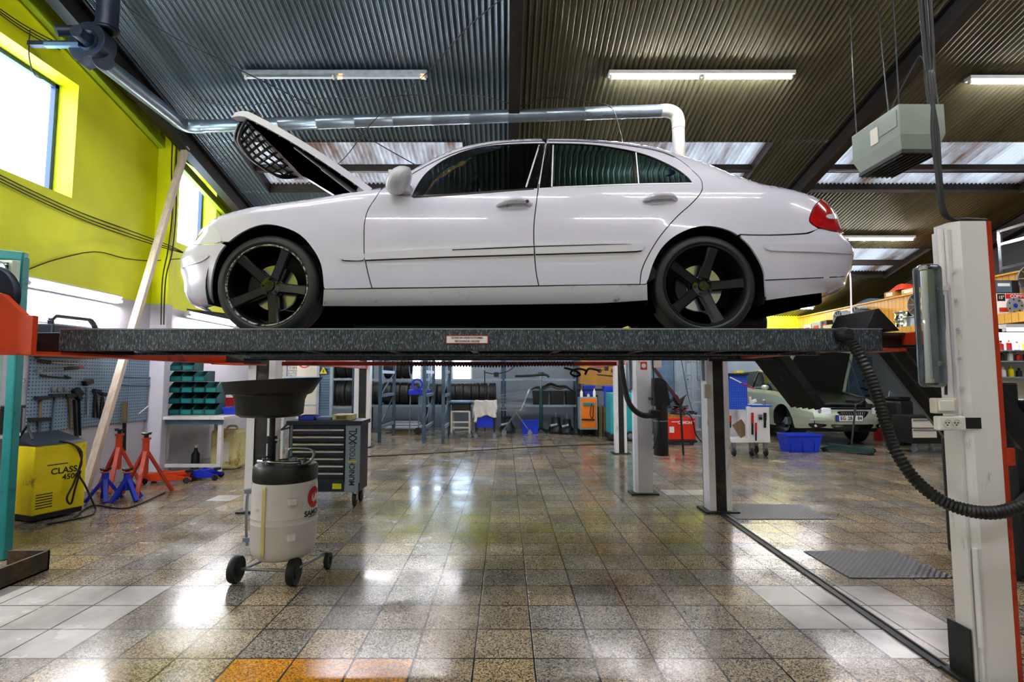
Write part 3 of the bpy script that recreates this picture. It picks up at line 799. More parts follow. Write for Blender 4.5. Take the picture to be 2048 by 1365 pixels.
# front bumper
fb = S([(390, 489), (405, 489), (425, 487.5), (441, 485)], 3) + [p for p in arch_front if p[1] < gapz - .02]
zb = side(427, 610)[1]
fb += S([(427, 612), (415, 617)], 2)
zb2 = fb[-1][1]
fb += nose_curve(zb2, nz, 20)
skin(MB(), fb).build('front_bumper', 'car_white', car, smooth=50)
mbx = MB(); skin(mbx, S([(362.5, 522), (379, 512), (400, 508.6), (415, 509.5), (418, 514), (403, 524), (380, 531), (363, 537)], 3, True), off=.008, gap=0, ret=.014); mbx.build('front_bumper_moulding', 'car_white', car, smooth=50)
mbx = MB()
low = [(p[0], p[1]) for p in S([(408, 616), (430, 622), (452, 627)], 3)]
mbx.grid(lambda u, v: Vector((FX0 - .98 * Lf(.20) + .42 * v, YC + (2 * u - 1) * .74, side(408, 616)[1] - .02 - .05 * v)), 10, 4)
mbx.build('lower_lip', 'black_plastic', car, solid=.01)
# doors
fd = top(sA[0][0], sB[0][0]) + sB[1:] + dlF[::-1][1:] + sA[::-1][1:]
def clipdoor(lo, hi):
    return [p for p in DLO if lo <= p[0] <= hi]
# doors are built below the glass line plus the slim frame over the glass
bl = S([(763, 400), (822, 395.5)] + [(920, 388.5), (1010, 381.5), (1076, 376.8)], 3)
def zcut(a, b_):  # belt line between two pixels
    return S([(a, 396 + 0 * a), (b_, 370)])
hole = DLO
# front door lower panel
fdl = [sA[0]] + S([(790, 370)], 1)[:1]
frame_front = top(sA[0][0], sB[0][0])
skin(MB(), dedupe(frame_front + sB[1:] + dlF[::-1][1:-1] + sA[::-1][:-1]), holes=[inset([p for p in DLO if p[0] < side(1086, 330)[0]] , .0)] if False else []) if False else None
def split_poly(poly, xc, keep):     # clip polygon by a curve approximated by x(z) of gap B
    return poly
def xB(z):
    t = sorted([(p[1], p[0]) for p in sB]); return lerp_tab(t, z)
def clip(poly, f):
    """keep the part where f(x,z) > 0 (polyline clipping)"""
    out = []; n = len(poly)
    for i in range(n):
        a = poly[i]; b_ = poly[(i + 1) % n]; fa, fb_ = f(*a), f(*b_)
        if fa > 0: out.append(a)
        if (fa > 0) != (fb_ > 0):
            t = fa / (fa - fb_); out.append((a[0] + (b_[0] - a[0]) * t, a[1] + (b_[1] - a[1]) * t))
    return dedupe(out)
dloF = clip(DLO, lambda x, z: xB(z) - .006 - x); dloR = clip(DLO, lambda x, z: x - xB(z) - .006)
front_poly = dedupe(frame_front + sB[1:] + dlF[::-1][1:-1] + sA[::-1][:-1])
skin(MB(), front_poly, holes=[inset(dloF, .001)]).build('front_door', 'car_white', car, smooth=50)
fdoor = car.children[-1] if False else None
rt = S([(1093, 280), (1155, 280.5), (1205, 283), (1253, 288.5), (1311, 299), (1350, 314), (1383, 338)], 3)
rear_poly = dedupe(rt + sC[1:] + dlR[::-1][1:] + sB[::-1][:-1])
skin(MB(), rear_poly, holes=[inset(dloR, .001)]).build('rear_door', 'car_white', car, smooth=50)
# rear quarter, from the roof rail down to the bumper gap
bgap = S([(1480, 469), (1537, 470), (1604, 467.5), (1622, 464), (1638, 458)], 3)
lampP = S([(1646, 397), (1636, 405), (1627, 416), (1619.5, 435), (1621, 446), (1638, 456), (1660, 461), (1677, 463.5)], 3)
lampP = [(x, z) if z < ztab[-1][1] - .004 and not (x > 2.3 and z > 2.62) else (ztab[-1][0] + .012, ztab[-1][1] - .012) for x, z in lampP]; lampP = dedupe([p for i, p in enumerate(lampP) if i == 0 or p[1] < ztab[-1][1] - .008])
rq = S([(1093, 279.2), (1155, 279.7), (1205, 282), (1253, 287.3)], 2)
quarter = top(sB[0][0], S([(1646, 386)])[0][0]) + lampP + [] 
quarter = top(sB[0][0], lampP[0][0]) + [p for p in lampP if p[0] <= lampP[0][0] + 1.0]
lamp_low = lampP[-1]
quarter = top(sB[0][0], lampP[0][0]) + lampP[:lampP.index(min(lampP, key=lambda p: abs(p[0] - side(1638, 456)[0])))] + S([(1638, 458), (1622, 464), (1604, 467.5), (1537, 470), (1480, 469)], 3)
quarter += [p for p in sR if p[0] < side(1480, 469)[0]][0:]
quarter += S([(1293, 569), (1284, 569.5)], 2) + sC[::-1] + rt[::-1][1:]
skin(MB(), dedupe(quarter)).build('rear_quarter_panel', 'car_white', car, smooth=50)
# rear bumper (with the tail below the lamp)
tz = side(1677, 463.5)[1]; bz = side(1672, 583)[1]
rb = S([(1480, 470), (1537, 471), (1604, 468.5), (1622, 465), (1638, 457), (1660, 462), (1677, 464.5)], 3) + tail_curve(tz, bz, 24) + S([(1660, 585), (1604, 592), (1560, 598), (1533, 602)], 3)
rb += [p for p in sR if p[0] > side(1480, 470)[0]]
skin(MB(), rb).build('rear_bumper', 'car_white', car, smooth=50)
skin(MB(), S([(1527, 491), (1532, 488), (1560, 487), (1640, 487.5), (1692, 488.5), (1701, 497), (1702, 508), (1640, 505), (1580, 503.5), (1540, 501.5), (1530, 497)], 3, True), off=.007, gap=0, ret=.012).build('rear_bumper_moulding', 'car_white', car, smooth=50)
skin(MB(), S([(1532, 561.5), (1580, 559.5), (1640, 557), (1687, 554.5), (1687, 552.6), (1640, 555), (1580, 557.7), (1532, 559.7)], 2, True), off=.0015, gap=0, ret=.003).build('bumper_crease', 'dark_steel', car)
# tail lamp: wraps round to the rear
tl = lampP + tail_curve(tz + .003, lampP[0][1] - .006, 10)
mbx = MB(); skin(mbx, tl, off=.006, gap=.002, ret=.02); tlo = mbx.build('tail_lamp', 'lamp_red', car, smooth=50)
skin(MB(), S([(1652, 431), (1664, 429), (1674, 430), (1676, 438), (1664, 439), (1653, 437)], 3, True), off=.010, gap=0, ret=.008).build('reversing_lens', 'lamp_lens', tlo, smooth=50)
# boot panel round the tail
mbx = MB(); ztl, ztu = tz - .02, ztab[-1][1] - .03
def tailpt(u, v):
    z = ztl + (ztu - ztl) * v; y = (2 * u - 1) * .60; w = lerp_tab(SECT, z - TB)
    return Vector((RX0 + Lr(z - TB) * (1 - (abs(y) / w) ** 4) ** .25 - .006, YC + y, z))
mbx.grid(tailpt, 16, 8)
mbx.build('boot_panel', 'car_white', car, smooth=50)
# sill
sill = S([(648, 579.5), (744, 578.5), (900, 576.5), (1077, 573.5), (1200, 571), (1294, 570)], 3) + S([(1295, 601), (1200, 607), (1077, 609), (900, 611.5), (744, 613), (646, 612.5)], 3)
skin(MB(), sill, off=.006, gap=.001).build('side_sill', 'car_sill', car, smooth=50)
# door moulding
def moulding(pts): return skin(MB(), S(pts, 3, True), off=.012, gap=.0, ret=.016)
moulding([(679, 514.5), (684, 509.5), (697, 507.3), (727, 505.6), (727, 520.7), (697, 521.6), (684, 519.8)]).build('side_moulding', 'car_white', car, smooth=50)
skin(MB(), S([(730.5, 505.3), (900, 497.2), (1067, 490)], 2) + S([(1067.5, 509), (900, 514), (731, 520.6)], 2), off=.012, gap=0, ret=.016).build('side_moulding', 'car_white', car, smooth=50)
skin(MB(), S([(1070.5, 489.8), (1180, 486.6), (1272, 485.8), (1283, 488), (1287, 493), (1284, 499), (1272, 503), (1180, 505.8), (1071, 509)], 3), off=.012, gap=0, ret=.016).build('side_moulding', 'car_white', car, smooth=50)
for q in ([(684, 520.3), (697, 522.4), (727, 521.4)], [(731, 521.6), (900, 515), (1067, 510)], [(1071, 510), (1180, 506.8), (1272, 504), (1284, 500)]):
    skin(MB(), S([(x_, y_ - .9) for x_, y_ in q], 3) + S([(x_, y_ + 1.1) for x_, y_ in q], 3)[::-1], off=.003, gap=0, ret=.003).build('moulding_seam', 'black_rubber', car)  # thin dark strip drawn as the seam line under the moulding
mbx = MB(); skin(mbx, S([(905, 500.2), (1066, 493.2), (1066, 495.6), (905, 502)], 2, False), off=.0135, gap=0, ret=.003); mbx.build('moulding_groove', 'dark_steel', car)
mbx = MB(); skin(mbx, S([(1071, 493), (1200, 489.9), (1262, 489.6), (1200, 491.4), (1071, 495.2)], 2, False), off=.0135, gap=0, ret=.003); mbx.build('moulding_groove', 'dark_steel', car)
# glass and trims
wglass = lambda x, z: wbody(x, z, False) - .004
skin(MB(), dloF, off=-.008, gap=0, ret=0).build('front_window', 'tint', car, smooth=50)
qx = side(1273, 330)[0]
skin(MB(), clip(dloR, lambda x, z: qx - x), off=-.008, gap=0, ret=0).build('rear_window', 'tint_rear', car, smooth=50)
skin(MB(), clip(dloR, lambda x, z: x - qx), off=-.008, gap=0, ret=0).build('quarter_window', 'tint_rear', car, smooth=50)
# black window surround (ring between the opening and the glass) and pillar covers
def ringstrip(poly, d):
    p = dedupe(poly); q = inset(p, d); skin(MB(), p, off=-.004, holes=[q], gap=.0005, ret=.004).build('window_surround', 'gloss_black', car, smooth=50)
ringstrip(dloF, .011); ringstrip(dloR, .010)
def cover(poly, nm='pillar_cover'): skin(MB(), poly, off=-.002, gap=0, ret=.004).build(nm, 'gloss_black', car, smooth=50)
cover(clip(dloF, lambda x, z: x - lerp_tab(sorted([(side(1079, 289)[1], side(1079, 289)[0]), (side(1052, 375)[1], side(1052, 375)[0])]), z)))
cover(clip(dloR, lambda x, z: side(1104.5, 330)[0] - x))
cover(S([(1265, 302), (1274, 304), (1279, 367), (1270, 368)], 2, True))
cover(S([(822, 395), (838, 366), (864, 337), (905, 312), (960, 295), (1000, 291), (1000, 297), (930, 318), (880, 345), (845, 393)], 3, True), 'window_surround')
def strip(pts, wpx, nm='chrome_strip', m_='trim_chrome', off=.003):
    up = [(a, b_ - wpx / 2) for a, b_ in pts]; dn = [(a, b_ + wpx / 2) for a, b_ in pts][::-1]
    skin(MB(), S(up, 3) + S(dn, 3), off=off, gap=0, ret=.006).build(nm, m_, car, smooth=50)
def stripv(a, b_, w):
    skin(MB(), S([(a[0] - w / 2, a[1]), (b_[0] - w / 2, b_[1])], 4) + S([(b_[0] + w / 2, b_[1]), (a[0] + w / 2, a[1])], 4), off=.001, gap=0, ret=.005)  .build('chrome_strip', 'trim_chrome', car, smooth=50)
strip([(1105, 375), (1180, 372), (1277, 368.4), (1386, 366.8)], 2.0)
stripv((1078.5, 290), (1052, 374.5), 3.0); stripv((1106.5, 290), (1103.5, 373.5), 3.0); stripv((1272, 305), (1277.5, 367), 2.0); stripv((1092, 288), (1078, 368), 1.6)
strip([(800, 366.5), (828, 346), (868, 324), (909, 306), (953, 294), (1003, 286.2), (1057, 283), (1090, 282.4)], 1.2, 'door_seal', 'black_rubber')
strip([(1097, 282.3), (1155, 283), (1205, 286), (1253, 291), (1311, 301), (1349, 314.5)], 1.2, 'door_seal', 'black_rubber')
strip([(826, 394.6), (920, 388.5), (1010, 381.8), (1068, 378)], 3.0, 'belt_seal', 'black_rubber')
for o in [c for c in car.children]:
    c = o.copy(); COL.objects.link(c); c.scale = (1, -1, 1)
    for g in o.children: d = g.copy(); COL.objects.link(d); d.parent = c
# ---- roof, boot lid, screens (across the car)
def cross(mb, x0, x1, crown, inx=0.0, n=14, steps=20, thick=0.0):
    def fn(u, v):
        X = x0 + (x1 - x0) * u; zt = ztop(X); w = wbody(X, zt - .0005)
        y = (2 * v - 1)
        return Vector((X, YC + y * w, zt - .003 + crown * (1 - y * y)))
    mb.grid(fn, steps * 3, n)
cowl = z2x(763, 376).x; rs = z2x(953, 288.5).x; re = z2x(1311, 296).x; bk = z2x(1505, 363).x
mbx = MB(); cross(mbx, rs, re, .045, steps=30); mbx.build('roof', 'car_white', car, smooth=60)
mbx = MB(); cross(mbx, cowl, rs, .06); mbx.build('windscreen', 'tint', car, smooth=60)
mbx = MB(); cross(mbx, re, bk, .045); mbx.build('rear_screen', 'tint_rear', car, smooth=60)
mbx = MB(); cross(mbx, bk, ztab[-1][0], .035); mbx.build('boot_lid', 'car_white', car, smooth=60)
# bonnet shut line structure under the raised bonnet: slam panel, inner wings, engine cover
mbx = MB(); mbx.box((-2.05, YC - .60, TB + .30), (-1.15, YC + .60, TB + .70)); mbx.box((-1.95, YC - .2, TB + .74), (-1.2, YC + .25, TB + .80))
mbx.build('engine', 'black_plastic', car, bevel=.03)
# ---- inner lining so that no daylight shows through the gaps
lin = MB()
def innerw(x, z): return max(0, wbody(x, z, False) - .03)
skin(lin, S([(690, 400), (763, 396), (822, 398), (1010, 386), (1105, 379), (1386, 370), (1600, 392), (1650, 470), (1560, 470), (1480, 462), (1424, 446), (1352, 460), (1300, 520), (1280, 574), (700, 584), (656, 560), (640, 500), (600, 462)], 2), off=0, gap=0, ret=0, wf=innerw)
lin.build('inner_shell', 'black_plastic', car, smooth=50)
# wheel wells
for wx, nm in ((-1.555, 'wheel_well'), (1.303, 'wheel_well')):
    for s_ in (1, -1):
        mbx = MB(); mbx.lathe([(.40, 0), (.40, .42)], (wx, YC - s_ * .875 if s_ > 0 else YC + .455, TB + .345), 'Y', 28, -.35, PI + .35)
        yi = YC - s_ * .455
        mbx.lathe([(.0, 0), (.40, 0)], (wx, yi, TB + .345), 'Y', 28, -.35, PI + .35)
        mbx.build(nm, 'black_rubber', car, smooth=60)
# floor pan and suspension
for (q, r_, nm) in (((-1.15, -.78, .17), (1.05, .78, .24), 'floor_pan'), ((.9, -.45, .2), (1.75, .45, .32), 'rear_floor_pan'), ((-2.0, -.45, .16), (-1.1, .45, .3), 'engine_undertray'), ((1.72, -.66, .24), (2.2, .66, .34), 'rear_valance')):
    mbx = MB(); mbx.box((q[0], YC + q[1], TB + q[2]), (r_[0], YC + r_[1], TB + r_[2])); mbx.build(nm, 'liner_black', car, bevel=.02)
mbx = MB(); mbx.tube(spline([(-1.2, YC - .1, TB + .15), (-.4, YC - .12, TB + .13), (.6, YC + .1, TB + .14), (1.1, YC + .2, TB + .25), (2.2, YC + .45, TB + .22)]), .035, 10); mbx.cyl((1.75, YC + .2, TB + .2), (2.2, YC + .2, TB + .2), .1)
mbx.build('exhaust_pipe', 'dark_steel', car, smooth=60)
for wx in (-1.555, 1.303): mbx = MB(); mbx.beam((wx, YC - .74, TB + .28), (wx, YC + .74, TB + .28), .07, .05); mbx.beam((wx + .2, YC - .5, TB + .2), (wx, YC - .74, TB + .22), .05, .04); mbx.beam((wx + .2, YC + .5, TB + .2), (wx, YC + .74, TB + .22), .05, .04); mbx.build('axle', 'dark_steel', car)
# ---- cabin
def seatmb(x, y, back=True, wd=.5):
    mb = MB(); mb.box((x - .26, y - wd / 2, TB + .40), (x + .26, y + wd / 2, TB + .58))
    prof = [(x + .18, TB + .5), (x + .34, TB + 1.08), (x + .24, TB + 1.12), (x + .05, TB + .56)]
    mb.prism(prof, lambda a, b_, t: Vector((a, y + t, b_)), -wd / 2, wd / 2)
    mb.prism([(x + .31, TB + 1.1), (x + .37, TB + 1.27), (x + .28, TB + 1.28), (x + .24, TB + 1.12)], lambda a, b_, t: Vector((a, y + t, b_)), -.13, .13)
    return mb
for y in (YC - .37, YC + .37): seatmb(-.08, y).build('front_seat', 'seat_black', car, bevel=.03)
seatmb(.82, YC, wd=1.25).build('rear_seat', 'seat_black', car, bevel=.03)
mbx = MB(); mbx.prism([(-.98, TB + .6), (-1.0, TB + .93), (-.85, TB + .97), (-.62, TB + .90), (-.6, TB + .6)], lambda a, b_, t: Vector((a, YC + t, b_)), -.7, .7); mbx.build('dashboard', 'seat_black', car, bevel=.03)
ring = []
ct = Vector((-.50, YC - .37, TB + .86)); ax = Vector((-.85, 0, .5)).normalized(); ux = Vector((0, 1, 0)); vx = ax.cross(ux)
ring = [ct + (ux * math.cos(t) + vx * math.sin(t)) * .185 for t in [2 * PI * i / 28 for i in range(28)]]
mbx = MB(); mbx.tube(ring, .015, 8, closed=True); mbx.cyl(ct - ax * .03, ct + ax * .02, .06); mbx.beam(ct - ux * .18, ct + ux * .18, .02, .05, up=ax); mbx.build('steering_wheel', 'seat_black', car, smooth=60)
mbx = MB(); mbx.grid(lambda u, v: (lambda X: Vector((X, YC + (2 * v - 1) * (wbody(X, ztop(X) - .03) - .05), ztop(X) - .03)))(rs + (re - rs) * u), 12, 6); mbx.build('headliner', 'seat_black', car, smooth=60)
# ---- door handles, mirror
def handle(px0, px1, py, lock):
    mb = MB(); pts = []
    N = 14
    a = side(px0, py + 4); b_ = side(px1, py)
    c0 = MB()
    for i in range(N + 1):
        t = i / N; px = px0 + (px1 - px0) * t; pyy = py + 5 * (1 - t) - 6 * math.sin(PI * t) + (2 if t > .9 else 0)
        x, z = side(px, pyy); off = .035 * math.sin(PI * min(1, max(0, (t * 1.04 - .02)))) ** .5 if 0 < t < 1 else 0.0
        pts.append(Vector((x, YC - wbody(x, z) - off, z)))
    rad = [.012 + .010 * math.sin(PI * i / N) for i in range(N + 1)]
    mb.tube(spline(pts, 3), .012, 10, radii=[r for r in [rad[min(N, int(k / 3))] for k in range(len(spline(pts, 3)))]])
    o = mb.build('door_handle', 'car_white', car, smooth=70)
    # recess cup behind the grip
    cup = S([(px0 + 16, py - 1), (px0 + 30, py - 8), (px0 + 46, py - 7), (px0 + 52, py + 1), (px0 + 45, py + 9), (px0 + 30, py + 12), (px0 + 18, py + 8)], 3, True)
    skin(MB(), cup, off=.002, gap=0, ret=.004, sides=(1,)).build('handle_cup', 'car_sill', o, smooth=60)
    if lock:
        x, z = side(px1 - 9, py + 0); mb = MB(); mb.cyl((x, YC - wbody(x, z) - .04, z), (x, YC - wbody(x, z), z), .011); mb.build('lock', 'chrome', o, smooth=40)
    return o
handle(994, 1063, 407, True); handle(1286, 1353, 397.5, False)
for s_ in (1, -1):
    x, z = side(812, 378)
    y0 = YC - s_ * (wbody(x, z) + .02)
    mb = MB()
    prof = [(0, -.105), (.045, -.10), (.085, -.07), (.108, -.01), (.105, .05), (.08, .085), (.04, .10), (0, .105)]
    def mf(u, v):
        t = v * 2 * PI; r = [(.0), (.6), (.88), (1.0), (1.0), (.93), (.0)]
        k = min(len(r) - 2, int(u * (len(r) - 1))); fr = u * (len(r) - 1) - k; rr = r[k] + (r[k + 1] - r[k]) * fr
        X = -.085 + .15 * u ** 1.2
        if u > .85: X = .055
        return Vector((x - .02 + X + .025 * math.sin(t) * rr + .03 * math.sin(t) * rr * .3, y0 - s_ * (.085 + .115 * rr * math.cos(t)), z + .015 + .088 * rr * math.sin(t)))
    mb.grid(mf, 18, 24); mb.beam((x + .03, y0 + s_ * .06, z - .04), (x + .01, y0 - s_ * .05, z - .02), .06, .05)
    mo_ = mb.build('wing_mirror', 'car_sill', car, smooth=60)
    ml = MB(); ml.cb((x - .055, y0 - s_ * .11, z + .05), (.05, .10, .022)); ml.build('indicator_lens', 'lamp_lens', mo_, bevel=.006)
# antenna whip on the roof
# ---- wheels
def rot2(x, z, a): return x * math.cos(a) - z * math.sin(a), x * math.sin(a) + z * math.cos(a)
def make_wheel(cx_, yo, s_, rot, lip, tyre_r=.335):
    """yo: outer face Y, s_=1 near side (outer face towards -Y)"""
    c = Vector((cx_, yo, TB + tyre_r)); W = .245
    g = lambda r, d: (r, s_ * d)
    mb = MB(); R = tyre_r
    mb.lathe([g(.268, .012), g(.285, .0), g(.305, .002), g(.322, .012), g(R - .003, .030), g(R, .06), g(R, .075), g(R - .006, .078), g(R - .006, .084), g(R, .087), g(R, .12), g(R - .006, .123), g(R - .006, .129), g(R, .132), g(R, .165),
              g(R - .006, .168), g(R - .006, .174), g(R, .177), g(R, .19), g(R - .01, .225), g(.30, W), g(.268, W - .01)], c, 'Y', 72)
    wroot = bpy.data.objects.new('wheel', None); COL.objects.link(wroot); wroot.parent = car; wroot.matrix_basis = Matrix.Identity(4)
    mb.build('tyre', 'tyre', wroot, smooth=35)
    mb = MB(); mb.lathe([g(.271, .012), g(.268, .006), g(.262, .006), g(.258, .014)], c, 'Y', 72); mb.build('rim_lip', lip, wroot, smooth=60)
    mb = MB(); mb.lathe([g(.258, .014), g(.250, .03), g(.246, .10), g(.25, .23)], c, 'Y', 72); mb.build('rim_barrel', 'wheel_black', wroot, smooth=60)
    for k in range(5):
        mb = MB(); a = rot + k * 2 * PI / 5
        L = [(.045, .062, .036), (.10, .052, .034), (.18, .034, .033), (.235, .018, .036), (.253, .014, .040)]
        ring_ = []
        for r, d, hw in L:
            for (t, dd) in ((-hw, .012), (-hw * .72, 0), (hw * .72, 0), (hw, .012), (hw * .9, .05), (-hw * .9, .05)):
                x, z = rot2(r, t, a); ring_.append(c + Vector((x, s_ * (d + dd), z)))
        fs = []
        for i in range(len(L) - 1):
            for j in range(6): fs.append((i * 6 + j, i * 6 + (j + 1) % 6, (i + 1) * 6 + (j + 1) % 6, (i + 1) * 6 + j))
        mb.add(ring_, fs + [tuple(range(6)), tuple(range(24, 30))])
        mb.build('spoke', 'wheel_black', wroot, smooth=30)
    mb = MB(); mb.lathe([g(.0, .040), g(.030, .040), g(.034, .046), g(.034, .055), g(.066, .060), g(.070, .068), g(.07, .12), g(0, .12)], c, 'Y', 30)
    hb = mb.build('wheel_hub', 'gloss_black', wroot, smooth=40)
    for k in range(5):
        mb = MB(); x, z = rot2(.052, 0, rot + (k + .5) * 2 * PI / 5); mb.cyl(c + Vector((x, s_ * .046, z)), c + Vector((x, s_ * .08, z)), .009, n=6)
        mb.build('wheel_bolt', 'dark_steel', wroot)
    mb = MB(); mb.lathe([(.0316, s_ * .0385), (.028, s_ * .0385)], c, 'Y', 24)
    for k in range(3):
        x, z = rot2(.028, 0, PI / 2 + k * 2 * PI / 3); mb.beam(c + Vector((0, s_ * .0385, 0)), c + Vector((x, s_ * .0385, z)), .006, .003, up=(0, 1, 0))
    mb.build('hub_emblem', 'dark_steel', wroot)
    mb = MB(); mb.lathe([g(.075, .13), g(.155, .13), g(.155, .155), g(.075, .155)], c, 'Y', 40); mb.build('brake_disc', 'disc_metal', wroot, smooth=40)
    mb = MB(); mb.lathe([g(.09, .105), g(.165, .105), g(.165, .19), g(.09, .19), g(.09, .105)], c, 'Y', 12, PI * .82, PI * 1.2); mb.build('brake_caliper', 'dark_steel', wroot, smooth=40)
YW = YC - .885
make_wheel(-1.555, YW, 1, math.radians(-8), 'wheel_lip'); make_wheel(1.303, YW, 1, math.radians(3), 'wheel_black')
make_wheel(-1.555, YC + .885, -1, .2, 'wheel_black'); make_wheel(1.303, YC + .885, -1, .5, 'wheel_black')
# ---- raised bonnet: tilts about its rear edge
HX, HZ = z2x(729, 382).x + .05, z2x(729, 382).z + .02
tipn = P(478, 214, YC - .58)
hlen = math.hypot(tipn.x - HX, tipn.z - HZ) + .08; hang = math.atan2(tipn.z - HZ, -(tipn.x - HX))
def hood(u, v, t=0.0):
    """u 0 hinge..1 nose, v -1..1 across; t = depth below the skin"""
    hw = .77 - .19 * u ** 1.5
    L = hlen * u - .08 * v * v * u ** 3; bow = .022 * math.sin(PI * u) + .045 * (1 - v * v)
    nose = -.05 * max(0, (u - .9) / .1) ** 2
    a = hang; n = Vector((math.sin(a), 0, math.cos(a)))
    base = Vector((HX - L * math.cos(a), YC + v * hw, HZ + L * math.sin(a)))
    if u > .93: base += Vector((0, 0, 0)) 
    return base + n * (bow + nose - t)
mb = MB(); mb.grid(lambda u, v: hood(u, 2 * v - 1), 24, 16)
mb.grid(lambda u, v: hood(u, 1, .045 * v), 24, 1); mb.grid(lambda u, v: hood(u, -1, .045 * v), 24, 1); mb.grid(lambda u, v: hood(1, 2 * u - 1, .05 * v), 16, 1)
bon = mb.build('bonnet', 'car_white', car, smooth=50)
mb = MB(); mb.grid(lambda u, v: hood(u, -1 + .15 * v, .045), 24, 1); mb.grid(lambda u, v: hood(u, 1 - .15 * v, .045), 24, 1); mb.grid(lambda u, v: hood(.94 + .06 * v, 2 * u - 1, .045), 20, 1); mb.build('bonnet_flange', 'car_sill', bon, smooth=50)
mb = MB(); mb.grid(lambda u, v: hood(.04 + .9 * u, (2 * v - 1) * .885, .05 + .02 * math.sin(PI * v) + .012 * noise.noise(Vector((u * 9, v * 9, 0)))), 24, 16); mb.build('bonnet_insulation', 'liner_black', bon, smooth=60)
for k in range(9):
    mb = MB(); p = hood(.10 + .09 * k, -.955, .046); mb.cyl(p, p + Vector((0, 0, -.006)), .008, n=8); mb.build('rivet', 'steel', bon)
# radiator grille shell fixed to the nose of the bonnet
gm = MB(); A0 = hood(.985, 0, .02) + Vector((.05, .05, 0)); n_ = Vector((math.sin(hang), 0, math.cos(hang))); t_ = Vector((-math.cos(hang), 0, math.sin(hang)))
gd = (-n_ * .93 + t_ * .35).normalized()
GW, GH = .53, .24
def gp(a, b_, d=0.0):     # a across -1..1, b down 0..1
    wv = GW * (1 - .22 * b_ * b_)
    return A0 + Vector((0, a * wv, 0)) + gd * (GH * b_) - t_ * (.03 * (1 - a * a) * -1 + d) + Vector((.05 * a * a, 0, 0))
def loop(off, d): 
    out = []
    for a, b_ in [(-1, 0), (-.5, -.02), (0, -.03), (.5, -.02), (1, 0), (1.0, .5), (.92, .9), (.7, 1.0), (0, 1.04), (-.7, 1.0), (-.92, .9), (-1, .5)]: out.append(gp(a, b_, d))
    return spline(out, 3, True)
gm.tube(loop(0, 0), .013, 8, closed=True); gm.tube(loop(0, .03), .012, 8, closed=True)
for k in range(1, 5): gm.tube([gp(-1 + .01 * k, k / 5, .012), gp(0, k / 5 + .02, .0), gp(1 - .01 * k, k / 5, .012)], .009, 8)
for k in range(-4, 5): gm.beam(gp(k * .22, 0, .02), gp(k * .22, 1.0, .02), .012, .02, up=(1, 0, 0))
gm.build('radiator_grille', 'black_plastic', bon, smooth=50)
mb = MB(); q = hood(.55, -.86, .06); x, z = side(692, 388); mb.tube([q, (HX - .12, YC - .70, HZ - .02)], .010, 8); mb.tube([q.lerp(Vector((HX - .12, YC - .7, HZ - .02)), .45), (HX - .12, YC - .70, HZ - .02)], .016, 8)
mb.build('gas_strut', 'dark_steel', bon, smooth=60)
mb = MB(); mb.beam((HX + .02, YC - .70, HZ - .04), hood(.08, -.93, .05), .02, .05); mb.build('hinge', 'car_sill', bon); mb = MB(); mb.beam((HX + .02, YC + .70, HZ - .04), hood(.08, .93, .05), .02, .05); mb.build('hinge', 'car_sill', bon)
